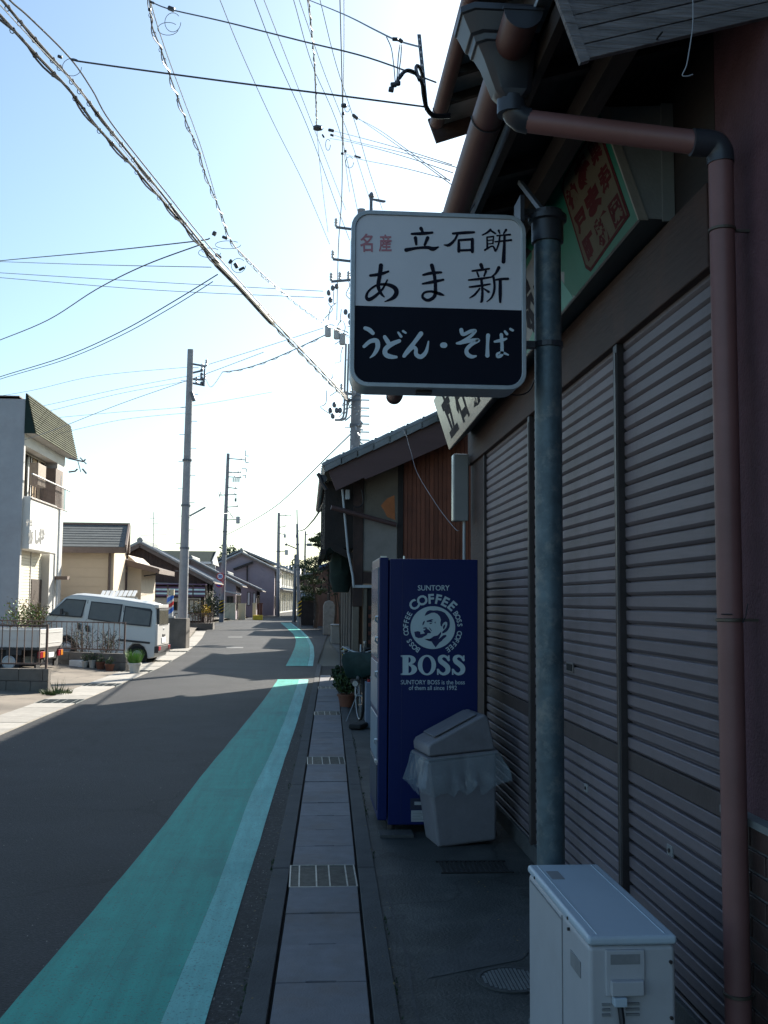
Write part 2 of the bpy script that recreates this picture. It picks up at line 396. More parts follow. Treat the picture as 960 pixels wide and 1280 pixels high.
def ribbon(mb, pl, strokes, d0=.0012, t=.0012, sc=1.0, ox=0, oy=0):
    k = 0
    for st in strokes:
        k += 1; d = d0 + (k % 7) * .0001
        pts = catmull([(ox + a / sc, oy + b / sc, w_ / sc) for a, b, w_ in st], 7)
        L = []; Rr = []
        for i, (x, y, w_) in enumerate(pts):
            x0, y0, _ = pts[max(i - 1, 0)]; x1, y1, _ = pts[min(i + 1, len(pts) - 1)]
            dx, dy = x1 - x0, y1 - y0; q = math.hypot(dx, dy) or 1; nx, ny = -dy / q, dx / q
            L.append((x + nx * w_ / 2, y + ny * w_ / 2)); Rr.append((x - nx * w_ / 2, y - ny * w_ / 2))
        def cap(c, w_, ang):
            return [(c[0] + w_ / 2 * math.cos(ang + a), c[1] + w_ / 2 * math.sin(ang + a)) for a in (math.pi / 6, math.pi / 3, math.pi / 2, 2 * math.pi / 3, 5 * math.pi / 6)]
        n = len(L); base = len(mb.v)
        F = [pl(*p, d) for p in L] + [pl(*p, d) for p in Rr]
        B = [pl(*p, d - t) for p in L] + [pl(*p, d - t) for p in Rr]
        mb.v += F + B; m = 2 * n
        for i in range(n - 1):
            mb.f.append([base + i, base + i + 1, base + n + i + 1, base + n + i])
            mb.f.append([base + i, base + m + i, base + m + i + 1, base + i + 1])
            mb.f.append([base + n + i, base + n + i + 1, base + m + n + i + 1, base + m + n + i])
        for e, (pp, qq) in ((0, (pts[0], pts[1])), (1, (pts[-1], pts[-2]))):
            ang = math.atan2(pp[1] - qq[1], pp[0] - qq[0]) - math.pi / 2
            cp = cap(pp, pp[2], ang); i = 0 if e == 0 else n - 1
            a0, b0 = L[i], Rr[i]
            ring = ([b0] + cp + [a0])
            # pick the orientation that goes round the end
            if (ring[1][0] - b0[0]) ** 2 + (ring[1][1] - b0[1]) ** 2 > (ring[1][0] - a0[0]) ** 2 + (ring[1][1] - a0[1]) ** 2: ring = [a0] + cp + [b0]
            bb = len(mb.v); mb.v += [pl(*p, d) for p in ring]; mb.f.append([bb + j for j in range(len(ring))])
    return mb

def flat(mb, pl, poly, d=.0012, t=.001):
    a = [pl(x, y, d) for x, y in poly]; n = len(a)
    return mb.prism(a, Vector((0, t, 0)))

def text_polys(s, off=0.0):
    c = bpy.data.curves.new('lettering', 'FONT'); c.body = s; c.size = 1; c.offset = off; c.resolution_u = 3
    o = bpy.data.objects.new('lettering', c); COL.objects.link(o)
    bpy.context.view_layer.update()
    m = bpy.data.meshes.new_from_object(o); vs = [v.co.copy() for v in m.vertices]; fs = [list(p.vertices) for p in m.polygons]
    bpy.data.objects.remove(o); bpy.data.curves.remove(c); bpy.data.meshes.remove(m)
    return vs, fs
def text_fit(mb, s, rect, mapf, d=.0015, off=0.0):   # rect in the map's own units (x0, ytop, x1, ybottom)
    vs, fs = text_polys(s, off)
    if not vs: return mb
    x0 = min(v.x for v in vs); x1 = max(v.x for v in vs); y0 = min(v.y for v in vs); y1 = max(v.y for v in vs)
    out = [mapf(rect[0] + (v.x - x0) / (x1 - x0) * (rect[2] - rect[0]), rect[3] + (v.y - y0) / (y1 - y0) * (rect[1] - rect[3]), d) for v in vs]
    return mb.add(out, fs)
def text_char(mb, ch, cx, cy, h, ang, mapf, wscale=1.0, d=.0015, off=0.0):   # ang clockwise degrees on the plane, y down
    vs, fs = text_polys(ch, off)
    x0 = min(v.x for v in vs); x1 = max(v.x for v in vs); y0 = min(v.y for v in vs); y1 = max(v.y for v in vs)
    s_ = h / (y1 - y0); a = R(ang); out = []
    for v in vs:
        x = (v.x - (x0 + x1) / 2) * s_ * wscale; y = -(v.y - (y0 + y1) / 2) * s_
        out.append(mapf(cx + x * math.cos(a) - y * math.sin(a), cy + x * math.sin(a) + y * math.cos(a), d))
    return mb.add(out, fs)

def leaves(mb, c, rad, n, size, squash=1.0, seed=0, shell=.45):
    rg = random.Random(seed); c = Vector(c)
    for _ in range(n):
        d = Vector((rg.gauss(0, 1), rg.gauss(0, 1), rg.gauss(0, 1))).normalized()
        r = rad * (shell + (1 - shell) * rg.random() ** .6)
        r *= 1 + .35 * noise.noise(d * 2.2 + c * .7 + Vector((seed, 0, 0)))
        p = c + Vector((d.x, d.y, d.z * squash)) * r
        a = Vector((rg.gauss(0, 1), rg.gauss(0, 1), rg.gauss(0, 1))).normalized(); b = a.cross(Vector((rg.gauss(0, 1), rg.gauss(0, 1), rg.gauss(0, 1)))).normalized()
        s_ = size * rg.uniform(.6, 1.3)
        mb.add([p - a * s_, p + b * s_ * .45, p + a * s_, p - b * s_ * .45], [(0, 1, 2, 3)])
    return mb
def blades(mb, c, rad, n, h, w_=.012, lean=.4, seed=0):
    rg = random.Random(seed); c = Vector(c)
    for _ in range(n):
        a = rg.uniform(0, 6.28); r = rad * rg.random() ** .5; p = c + Vector((math.cos(a) * r, math.sin(a) * r, 0))
        t = p + Vector((math.cos(a) * lean * h * rg.random(), math.sin(a) * lean * h * rg.random(), h * rg.uniform(.6, 1.1)))
        sd_ = Vector((math.sin(a + rg.random()), math.cos(a), 0)) * w_
        mb.add([p - sd_, p + sd_, t], [(0, 1, 2)])
    return mb

# ------------------------------------------------------------------ the ground
mb = MB(); mb.quad((-900, -60, -.03), (900, -60, -.03), (900, 2500, -.03), (-900, 2500, -.03)); build(mb, 'ground', 'earth', kind='structure')
# road sheet
def strip(pts, z0, z1=None):   # pts: list of (Y, xl, xr)
    mb = MB(); k = len(pts)
    for Y, a, b in pts: mb.v += [Vector((a, Y, z0)), Vector((b, Y, z0))]
    for i in range(k - 1): mb.f.append([2 * i, 2 * i + 1, 2 * i + 3, 2 * i + 2])
    return mb
def lerp_tab(tab, Y):
    for (a, va), (b, vb) in zip(tab, tab[1:]):
        if a <= Y <= b: return va + (vb - va) * (Y - a) / (b - a)
    return tab[0][1] if Y < tab[0][0] else tab[-1][1]
def GLc(Y): return -.21 + .0240 * Y          # right-hand gutter, edge on the road side
def GRc(Y): return .175 + .0222 * Y           # right-hand gutter, edge on the shop side
LEFT_OUT = [(-5, -4.1), (14, -3.98), (17.4, -3.92), (25.7, -3.9), (34, -4.1), (42, -4.6), (52, -5.4), (70, -6.4), (90, -5.0), (110, -4.4), (150, -4.2)]
LEFT_IN = [(-5, -3.5), (13.5, -3.38), (16.2, -3.32), (23.6, -3.24), (30, -3.4), (36, -3.7), (42, -4.1), (52, -4.9), (70, -6.0), (90, -4.7), (110, -4.1), (150, -3.9)]
ys = [-5, 3, 8, 14, 20, 26, 32, 40, 50, 60, 70, 85, 100, 120, 150]
build(strip([(Y, lerp_tab(LEFT_IN, Y) - .02, (GLc(Y) - .10) if Y < 26 else lerp_tab([(26, .31), (40, .75), (57, 1.4), (150, 2.5)], Y)) for Y in ys], 0.0), 'road', 'asphalt', kind='structure')
build(strip([(Y, GLc(Y) - .40 + .003 * Y, GLc(Y) - .10) for Y in (-5, 3, 8, 14, 20, 22)], .004), 'road_edge', 'old_asphalt', kind='structure')
# left yard: flat by the gutter, rising gently inland
def lot_z(X, Y): return max(0, min(.3, (-X - 4.0) * .07)) if Y > 19 else max(0, min(.3, (-X - 4.0) * .07 * max(0, (Y - 15) / 4)))
mb = MB(); xs_ = [i * .9 for i in range(12)] + [30]; yy = [-5, 3, 8, 12, 15, 16, 17, 18, 19, 22, 26, 30, 34, 42, 52, 70, 90, 110, 150]
for Y in yy:
    for dx in xs_:
        X = lerp_tab(LEFT_OUT, Y) - dx; mb.v.append(Vector((X, Y, .002 + lot_z(X, Y))))
for i in range(len(yy) - 1):
    for j in range(len(xs_) - 1):
        a = i * len(xs_) + j; mb.f.append([a, a + 1, a + 1 + len(xs_), a + len(xs_)])
build(mb, 'left_yard', 'lot_concrete', kind='structure')
# shop apron and right-hand pavement
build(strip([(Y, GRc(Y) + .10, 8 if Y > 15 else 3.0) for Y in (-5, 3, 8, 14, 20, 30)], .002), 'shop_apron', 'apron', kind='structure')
build(strip([(Y, lerp_tab([(30, .95), (40, .9), (57, 1.4), (150, 2.5)], Y), 12) for Y in (30, 40, 57, 80, 150)], .004), 'far_pavement', 'apron', kind='structure')
# gutter channel on the right: bed, kerbs, lids and grates
mb = strip([(Y, GLc(Y) - .01, GRc(Y) + .01) for Y in (-5, 25)], -.028)
rg_ = build(mb, 'gutter', 'pit_dark', kind='structure')
kb = MB()
for s_ in (0, 1):
    for Y0, Y1 in [(-2 + i * 2.7, -2 + (i + 1) * 2.7 - .012) for i in range(10)]:
        f = (lambda Y: (GLc(Y) - .105, GLc(Y) - .008)) if s_ == 0 else (lambda Y: (GRc(Y) + .008, GRc(Y) + .105))
        a, b = f(Y0), f(Y1); kb = MB()
        kb.hexa([(a[0], Y0, -.03), (a[1], Y0, -.03), (b[1], Y1, -.03), (b[0], Y1, -.03), (a[0], Y0, .012), (a[1], Y0, .012), (b[1], Y1, .012), (b[0], Y1, .012)])
        build(kb, 'kerb_block', 'kerb_concrete', rg_, bevel=.004)
PIT = .4625; GRATES = {0: 1, 9: 1, 18: 1, 27: 1}
rr = random.Random(3)
def grate(Y0, Y1, fl, fr, parent, z=.006):
    mb = MB(); a = fl(Y0) + .006; b = fr(Y0) - .006; sh = fl(Y1) - fl(Y0)
    n = 26
    for i in range(n + 1):
        y = Y0 + .012 + (Y1 - Y0 - .024) * i / n; mb.box(a, b, y - .003, y + .003, -.022, z)
    g = build(mb, 'grate', 'steel_grate', parent)
    m2 = MB()
    for i in range(6):
        x = a + (b - a) * (i / 5 if i not in (1, 4) else (.14 if i == 1 else .86)); m2.box(x - .004, x + .004, Y0, Y1, -.02, z + .004)
    m2.box(a - .003, b + .003, Y0, Y0 + .008, -.02, z + .0045); m2.box(a - .003, b + .003, Y1 - .008, Y1, -.02, z + .0045)
    build(m2, 'grate_frame', 'steel_bright', g)
for k in range(-14, 34):
    Y0 = 5.70 + PIT * k; Y1 = Y0 + PIT
    if k in GRATES: grate(Y0, Y1, GLc, GRc, rg_); continue
    dz = rr.uniform(-.003, .004); e = .0035; tilt = rr.uniform(-.002, .002)
    mb = MB(); a0, b0, a1, b1 = GLc(Y0) + .006, GRc(Y0) - .005, GLc(Y1) + .006, GRc(Y1) - .005
    z = .008 + dz; mid0, mid1 = (a0 + b0) / 2, (a1 + b1) / 2
    # a lid with a hand-hold notch in the middle of its near edge
    nw = .06; nd = .010
    top = [(a0, Y0 + e), (mid0 - nw, Y0 + e), (mid0 - nw, Y0 + e + nd), (mid0 + nw, Y0 + e + nd), (mid0 + nw, Y0 + e), (b0, Y0 + e), (b1, Y1 - e), (a1, Y1 - e)]
    mb.prism([(x, y, -.03) for x, y in top], (0, 0, z + .03)); build(mb, 'concrete_lid', 'lid_concrete', rg_, bevel=.003, seg=1)
# gutter on the left
mb = strip([(Y, lerp_tab(LEFT_OUT, Y), lerp_tab(LEFT_IN, Y)) for Y in (-5, 14, 17, 24, 30, 36, 42, 52, 70)], -.028)
lg = build(mb, 'gutter', 'pit_dark', kind='structure')
fo = lambda Y: lerp_tab(LEFT_OUT, Y); fi = lambda Y: lerp_tab(LEFT_IN, Y)
Y0 = 9.0; k = 0
while Y0 < 50:
    L = .6; Y1 = Y0 + L; k += 1
    if any(abs(Y0 + .3 - g) < .3 for g in (15.9, 18.7, 22.3, 26.4, 31.0)):
        grate(Y0, Y1, fo, fi, lg)
    else:
        mb = MB(); dz = rr.uniform(-.003, .003); a0, b0, a1, b1 = fo(Y0) + .02, fi(Y0) - .02, fo(Y1) + .02, fi(Y1) - .02
        mb.hexa([(a0, Y0 + .006, -.03), (b0, Y0 + .006, -.03), (b1, Y1 - .006, -.03), (a1, Y1 - .006, -.03), (a0, Y0 + .006, .012 + dz), (b0, Y0 + .006, .012 + dz), (b1, Y1 - .006, .012 + dz), (a1, Y1 - .006, .012 + dz)])
        build(mb, 'concrete_lid', 'lid_light', lg)
    Y0 = Y1
# painted strips (traced on the road surface)
def trace(l): return [G(x / 2, 760 + y / 2) for x, y in l]
Ltr = trace([(-120, 1165), (0, 1022), (100, 920), (200, 800), (300, 680), (400, 560), (500, 425), (600, 305), (660, 230), (696, 178)])
Mtr = trace([(370, 1100), (400, 1040), (470, 880), (560, 660), (620, 480), (680, 360), (720, 260), (748, 178)])
Rtr = trace([(490, 1110), (510, 1040), (555, 900), (600, 740), (640, 620), (680, 480), (715, 370), (745, 280), (772, 178)])
Str = trace([(160, 1100), (195, 1040), (300, 870), (400, 710), (500, 560), (600, 400), (690, 250), (728, 178)])
def smooth_tab(pts):
    t = [(p.y, p.x) for p in pts]; t.sort(); return t
TL, TM, TR, TS = map(smooth_tab, (Ltr, Mtr, Rtr, Str))
yl = [3.2 + i * .35 for i in range(49)]; yl = [y for y in yl if y < 20.3] + [20.3]
def smo(tab, Y): return (lerp_tab(tab, Y - .8) + 2 * lerp_tab(tab, Y) + lerp_tab(tab, Y + .8)) / 4
wob = lambda Y, k: .006 * noise.noise(Vector((Y * 1.7, k, 0)))
build(strip([(Y, smo(TL, Y) + wob(Y, 1), smo(TS, Y) - .0003 + wob(Y, 2)) for Y in yl], .008), 'road_marking', 'teal_paint', kind='structure')
build(strip([(Y, smo(TS, Y) + .0003 + wob(Y, 2), smo(TM, Y) - .0003 + wob(Y, 3)) for Y in yl], .008), 'road_marking', 'teal_paint', kind='structure')
build(strip([(Y, smo(TM, Y) + .0003 + wob(Y, 3), smo(TR, Y) + wob(Y, 4)) for Y in yl], .008), 'road_marking', 'pale_paint', kind='structure')
F_L = sorted([(G(x, y).y, G(x, y).x) for x, y in [(357, 833), (364, 820), (369, 808), (370, 800), (367, 793), (358, 785), (350, 778)]])
F_R = sorted([(G(x, y).y, G(x, y).x) for x, y in [(391, 833), (393, 820), (392, 808), (386, 797), (378, 789), (370, 783), (363, 778)]])
yl = [24.4 + i for i in range(47)]
build(strip([(Y, smo(F_L, Y), smo(F_R, Y) - .13) for Y in yl], .008), 'road_marking', 'teal_paint', kind='structure')
build(strip([(Y, smo(F_R, Y) - .125, smo(F_R, Y)) for Y in yl], .008), 'road_marking', 'pale_paint', kind='structure')
for (x0, y0, x1, y1) in ((283, 809, 304, 810.5), (285, 796, 303, 797)):
    a, b, c, d = G(x0, y0), G(x1, y0), G(x1, y1), G(x0, y1); mb = MB(); mb.quad(*[(p.x, p.y, .006) for p in (a, b, c, d)]); build(mb, 'road_marking', 'white_marking', kind='structure')
# far road end
build(strip([(150, -30, 30), (260, -40, 40)], .001), 'road', 'lot_concrete', kind='structure')

# pale mortar line wandering along the apron
mb = MB(); cl_ = [G(x, y) for x, y in ((479, 1095), (484, 1116), (492, 1150), (500, 1175), (509, 1200), (514, 1240), (526, 1290))]; cl_ = [Vector(p) for p in catmull([tuple(p) for p in cl_], 6)]
for i, p in enumerate(cl_): ww = .004 + .004 * noise.noise(Vector((i * .9, 3, 1))); mb.v += [Vector((p.x - ww, p.y, .0055)), Vector((p.x + ww + .004, p.y, .0055))]
for i in range(len(cl_) - 1): mb.f.append([2 * i, 2 * i + 1, 2 * i + 3, 2 * i + 2])
build(mb, 'mortar_line', 'kerb_concrete', kind='structure')
# apron repair patch, drain cover, manhole
mb = MB(); mb.prism([(.52, 4.35, .003), (.95, 4.55, .003), (1.25, 5.1, .003), (.95, 5.2, .003), (.75, 4.75, .003), (.5, 4.55, .003)], (0, 0, .0012)); build(mb, 'concrete_patch', 'apron_patch', kind='structure')
mb = MB(); c = P(0, 0, 1)
for i in range(14):
    x = .80 + i * .028; mb.box(x, x + .016, 5.98, 6.22, -.01, .007)
mb.box(.785, 1.2, 5.965, 5.98, -.01, .009); mb.box(.785, 1.2, 6.22, 6.235, -.01, .009)
build(mb, 'drain_grate', 'pit_dark', label='dark rectangular drain grate in the concrete just before the leaning bin', cat='drain')
mc = G(640, 1226); mt_ = thing('manhole_cover', 'round textured iron manhole cover partly under the outdoor unit', 'manhole', (mc.x, mc.y, .003))
mb = MB(); mb.lathe((mc.x, mc.y, 0), [(.145, .003), (.145, .009), (.13, .009), (.13, .006), (0.001, .006)], 40); build(mb, 'rim', 'apron_patch', mt_)
mb = MB()
for i in range(-7, 8):
    for j in range(-7, 8):
        x, y = i * .016, j * .016
        if x * x + y * y < .0145: mb.box(mc.x + x - .005, mc.x + x + .005, mc.y + y - .005, mc.y + y + .005, .005, .009)
build(mb, 'raised_pattern', 'panel_grey', mt_, kind='stuff')

# ================================================================== the shop
WX = 1.38
shop = thing('shop_building', 'old two-storey wooden shop with closed roller shutters and tiled pent roof', 'shop', (WX, 5.5, 0))
# walls
mb = MB(); mb.box(WX, 9, -3, 3.34, 0, 5.5); mb.box(WX + .12, 9, 3.34, 8.6, 0, 5.5); build(mb, 'wall', 'pink_stucco', shop)
mb = MB(); mb.box(WX, WX + .13, 3.345, 8.6, 2.98, 5.5); build(mb, 'upper_wall', 'dark_wood', shop)
mb = MB(); mb.box(WX - .01, WX + .12, 7.9, 8.6, 0, 2.98); build(mb, 'corner_post', 'brown_beam', shop, bevel=.006)
mb = MB(); mb.box(WX - .035, WX + .12, 3.345, 8.6, 2.68, 2.978); build(mb, 'lintel_beam', 'brown_beam', shop, bevel=.006)
mb = MB(); mb.box(WX - .02, WX + .12, 3.3, 7.9, 0, .105); build(mb, 'threshold', 'kerb_concrete', shop, bevel=.006)
# tiled base at the near end
mb = MB(); mb.box(WX - .028, WX - .001, -.5, 3.30, 0, .872); base_ = build(mb, 'brick_base', 'mortar_pale', shop)
mb = MB(); mb.box(WX - .045, WX - .001, -.5, 3.305, .873, .895); build(mb, 'coping', 'panel_grey', shop)
bm0 = MB(); bm0.box(WX - .038, WX - .027, 3.0, 3.196, .01, .068); b0 = build(bm0, 'brick', 'brown_brick', base_, bevel=.003, seg=1)
for r_ in range(13):
    for c_ in range(-1, 7):
        if r_ == 0 and c_ == 0: continue
        y = -c_ * .205 - (.1025 if r_ % 2 else 0) + .1
        if 3.0 + y + .196 > 3.30: continue
        inst(b0, base_, (0, y, r_ * .0668))
b0.location.y += .1
# roller shutters
SH = [(3.36, 4.40, True), (4.46, 6.20, True), (6.26, 7.88, True)]
slat_h = .0598
for (a, b, _) in SH:
    mb = MB(); mb.box(WX + .0, WX + .035, a, b, .833, .912); sh = build(mb, 'shutter', 'shutter_band', shop, bevel=.003)
    m2 = MB(); prof = [(WX + .020, .0), (WX + .012, .0035), (WX + .004, .0115), (WX + .001, .015), (WX + .0, .052), (WX + .004, .0555), (WX + .022, .0560), (WX + .022, slat_h + .001), (WX + .030, slat_h + .001), (WX + .03, .0)]
    m2.prism([(x, a, z) for x, z in prof], (0, b - a, 0)); s0 = build(m2, 'slat', 'shutter_metal', sh)
    s0.location = (0, 0, .912)
    for i in [*range(1, 30), *range(-13, 0)]:
        c_ = inst(s0, sh, (rr.uniform(-.0008, .0008), 0, i * slat_h if i > 0 else -.079 + i * slat_h + slat_h - slat_h)); c_.rotation_euler.x = rr.uniform(-.0005, .0005)
    m3 = MB(); m3.box(WX + .004, WX + .03, a, b, .105, .118); build(m3, 'bottom_rail', 'track_metal', sh)
for y in (4.43, 6.23):
    mb = MB(); mb.box(WX - .03, WX + .03, y - .028, y + .028, .1, 2.68); t_ = build(mb, 'shutter_track', 'track_metal', shop, bevel=.004)
    m2 = MB(); m2.box(WX - .036, WX - .030, y - .024, y - .016, .12, 2.64); build(m2, 'track_edge', 'track_edge', t_)
for y in (3.342, 7.888):
    mb = MB(); mb.box(WX - .02, WX + .03, y - .008, y + .014, .1, 2.679); build(mb, 'shutter_track', 'track_metal', shop)
p = PX(713, 834, WX)
mb = MB(); mb.box(WX - .006, WX + .004, p.y - .07, p.y + .07, p.z - .025, p.z + .025); f_ = build(mb, 'letter_slot', 'track_edge', shop, bevel=.002)
mb = MB(); mb.box(WX - .0085, WX - .0065, p.y - .06, p.y + .05, p.z - .017, p.z + .017); build(mb, 'slot_opening', 'pit_dark', f_)
for px_ in ((733, 985), (838, 1063)):
    p = PX(*px_, WX); mb = MB(); mb.box(WX - .004, WX + .004, p.y - .03, p.y + .03, p.z - .02, p.z + .02)
    l_ = build(mb, 'lock_plate', 'ac_recess', shop, bevel=.002); m2 = MB(); m2.cyl((WX - .009, p.y, p.z), (WX - .003, p.y, p.z), .008); build(m2, 'keyhole', 'track_metal', l_)
# pent roof: slopes up from the eaves (x .60) to the wall
PE_X, PE_Z, PS = .60, 3.33, .285
def pz(x, d=0): return PE_Z + (x - PE_X) * PS + d
Y0, Y1 = 2.95, 8.25
mb = MB(); mb.hexa([(PE_X + .15, Y0, pz(PE_X + .15, .03)), (WX, Y0, pz(WX, .03)), (WX, Y1, pz(WX, .03)), (PE_X + .15, Y1, pz(PE_X + .15, .03)),
                    (PE_X + .15, Y0, pz(PE_X + .15, .06)), (WX, Y0, pz(WX, .06)), (WX, Y1, pz(WX, .06)), (PE_X + .15, Y1, pz(PE_X + .15, .06))])
pent = build(mb, 'pent_roof', 'dark_wood', shop)
y = Y0 + .45
while y < Y1:
    mb = MB(); mb.hexa([(PE_X + .18, y, pz(PE_X + .18, -.035)), (WX, y, pz(WX, -.035)), (WX, y + .045, pz(WX, -.035)), (PE_X + .18, y + .045, pz(PE_X + .18, -.035)),
                        (PE_X + .18, y, pz(PE_X + .18, .028)), (WX, y, pz(WX, .028)), (WX, y + .045, pz(WX, .028)), (PE_X + .18, y + .045, pz(PE_X + .18, .028))])
    build(mb, 'rafter', 'dark_wood', pent); y += .42
mb = MB(); mb.beam((PE_X + .165, Y0, pz(PE_X + .165, -.0)), (PE_X + .165, Y1, pz(PE_X + .165, -.0)), .03, .10); build(mb, 'eaves_board', 'dark_wood', pent)
mb = MB(); mb.beam((1.0, Y0 + .05, pz(1.0, -.09)), (1.0, Y1, pz(1.0, -.09)), .07, .10); build(mb, 'purlin', 'dark_wood', pent)
# pent roof tiles (edge courses seen from below; one rolled tile per piece)
PE_X += .12; PE_Z += .12 * PS
mb = MB(); mb.prism([(PE_X - .02, Y0, pz(PE_X - .02, .065))] + [(PE_X - .02 + .30 * math.cos(0), Y0, pz(PE_X + .28, .065)), (PE_X + .28, Y0, pz(PE_X + .28, .085)), (PE_X - .02, Y0, pz(PE_X - .02, .085))], (0, .24, 0))
mb.tube([(PE_X - .03, Y0 + .05, pz(PE_X - .03, .09)), (PE_X + .28, Y0 + .05, pz(PE_X + .28, .09))], .03, 8)
t0 = build(mb, 'roof_tile', 'roof_tile', pent, smooth=True)
for i in range(22):
    for j in range(3):
        if i or j: inst(t0, pent, (j * .27, i * .245, j * .27 * PS + j * .004))
# end boards of the pent roof: weathered planks following the slope
g0 = P(736, 73, 2.9)
sdir = Vector((1, 0, .285)).normalized(); ndir = Vector((-.36, 0, 1)).normalized()
hts = [.047, .05, .044, .052, .05, .046, .055]; acc = 0
for i, h_ in enumerate(hts):
    a = g0 + ndir * acc + Vector((.0, 0, 0)); L = (WX + .2 - a.x) / sdir.x
    mb = MB(); q = [a, a + sdir * L, a + sdir * L + ndir * (h_ - .003), a + ndir * (h_ - .003)]
    o_ = rr.uniform(-.004, .003); mb.prism([v + Vector((0, o_, 0)) for v in q], (0, .022, 0)); build(mb, 'weathered_board', 'weathered_board', shop, bevel=.002, seg=1)
    acc += h_
mb = MB(); a = g0 + Vector((-.012, .004, -.012)); mb.beam(a, a + ndir * acc, .03, .02, up=(0, 1, 0)); build(mb, 'edge_batten', 'weathered_board', shop)
mb = MB(); mb.tube([P(828, 40, 2.85), P(823, 46, 2.87), P(821, 49, 2.9)], .003, 6); build(mb, 'nail', 'pit_dark', shop)
mb = MB(); mb.tube(catmull([tuple(P(x, y, 2.8)) for x, y in ((866, -5), (866, 30), (862, 60), (858, 82), (853, 94), (860, 95), (866, 93))], 5), .0018, 5); build(mb, 'hanging_wire', 'cable_light', shop)
# gutter of the pent roof
def gutter(x, z, r, y0, y1, bands, name='rain_gutter', caps=True, z1=None):
    zb0_ = z; z1 = z if z1 is None else z1; zf = lambda y: zb0_ + (z1 - zb0_) * (y - y0) / (y1 - y0)
    mb = MB(); n = 12; mb_ = []
    for y in (y0, y1):
        for q in (r, r - .004):
            for i in range(n + 1):
                a = math.pi + math.pi * i / n; mb.v.append(Vector((x + q * math.cos(a), y, zf(y) + q * math.sin(a))))
    m = n + 1
    for i in range(n):
        mb.f.append([i, i + 1, 2 * m + i + 1, 2 * m + i]); mb.f.append([m + i, m + i + 1, 3 * m + i + 1, 3 * m + i])
    mb.f.append([0, m, 3 * m, 2 * m]); mb.f.append([n, m + n, 3 * m + n, 2 * m + n])
    g_ = build(mb, name, 'gutter_brown', shop, smooth=True)
    if caps:
        for y in (y0 - .004, y1):
            z = zf(y); m2 = MB(); m2.prism([(x + (r + .003) * math.cos(math.pi + math.pi * i / n), y, z + (r + .003) * math.sin(math.pi + math.pi * i / n)) for i in range(n + 1)], (0, .004, 0)); build(m2, 'end_cap', 'fitting_dark', g_)
        z = zf(y0); m2 = MB(); m2.box(x - r - .006, x + r + .006, y0 - .008, y0 + .002, z - .002, z + .008); build(m2, 'cap_rim', 'fitting_dark', g_)
    for y in bands:
        z = zf(y); m2 = MB(); m2.tube([(x + (r + .003) * math.cos(math.pi + math.pi * i / 14), y, z + (r + .003) * math.sin(math.pi + math.pi * i / 14)) for i in range(15)] + [(x + r + .03, y, z + .05)], .003, 5)
        build(m2, 'gutter_bracket', 'fitting_dark', g_)
    return g_
gutter(.662, 3.415, .060, 3.10, 7.95, (3.75, 4.6, 5.5, 6.4, 7.3, 7.9), z1=3.13)
# leader head: flared rectangular hopper with stepped rim
hx, hy, HZ = .625, 3.34, .155
mb = MB()
def ring8(w_, d_, z, c=.3):
    return [(hx + .045 * max(0, min(1, (3.335 - z) / .2)) + sx * w_ * a, hy + sy * d_ * b, z + HZ) for sx, sy, a, b in ((-1, -1, 1, 1 - c), (-1, -1, 1 - c, 1), (1, -1, 1 - c, 1), (1, -1, 1, 1 - c), (1, 1, 1, 1 - c), (1, 1, 1 - c, 1), (-1, 1, 1 - c, 1), (-1, 1, 1, 1 - c))]
rings = [ring8(.042, .042, 3.075, .4), ring8(.062, .05, 3.10, .3), ring8(.085, .06, 3.20, .3), ring8(.098, .075, 3.245, .3), ring8(.106, .082, 3.248, .3), ring8(.108, .084, 3.27, .3), ring8(.118, .092, 3.275, .3), ring8(.132, .105, 3.335, .3), ring8(.14, .11, 3.337, .3), ring8(.14, .11, 3.36, .3), ring8(.128, .10, 3.36, .3), ring8(.10, .08, 3.30, .3)]
base = 0
for r_ in rings: mb.v += [Vector(p) for p in r_]
for i in range(len(rings) - 1):
    for j in range(8): mb.f.append([i * 8 + j, i * 8 + (j + 1) % 8, (i + 1) * 8 + (j + 1) % 8, (i + 1) * 8 + j])
mb.f.append(list(range(8))); mb.f.append([88 + j for j in range(8)])
ho = build(mb, 'leader_head', 'fitting_dark', shop, bevel=.003); hx += .045
# elbow, horizontal run, elbow, downpipe
DPX0 = PX(911, 700, 1.292).y
py_ = 3.34
e0 = Vector((hx, py_, 3.08)); 
pz0 = P(675, 152, py_).z; arc = [(hx, py_, 3.075 + HZ), (hx, py_, pz0 + .07), (hx + .004, py_, pz0 + .045), (hx + .016, py_, pz0 + .02), (hx + .036, py_, pz0 + .004), (hx + .06, py_, pz0)]
mb = MB(); mb.tube(arc, .043, 16); mb.tube([(hx, py_, 3.03 + HZ), (hx, py_, 3.085 + HZ)], .049, 16); build(mb, 'pipe_elbow', 'fitting_dark', ho, smooth=True)
pa = Vector(arc[-1]); pb = P(876, 179, DPX0); 
mb = MB(); mb.tube([pa - Vector((.01, 0, 0)), pb], .038, 18); build(mb, 'horizontal_pipe', 'pipe_brown', shop, smooth=True)
DPX = PX(911, 700, 1.292); dx_ = 1.292; DY = DPX.y
mb = MB(); mb.tube(catmull([tuple(pb - Vector((.03, 0, -.002))), (pb.x + .01, DY, pb.z), (dx_ - .02, DY, pb.z - .005), (dx_ - .003, DY, pb.z - .03), (dx_, DY, pb.z - .065)], 5), .0425, 18); build(mb, 'pipe_elbow', 'fitting_dark', shop, smooth=True)
dn = [(dx_, DY, pb.z - .06), (dx_, DY, .02)]
mb = MB(); mb.tube(dn, .0385, 20); dp = build(mb, 'downpipe', 'pipe_brown', shop, smooth=True)
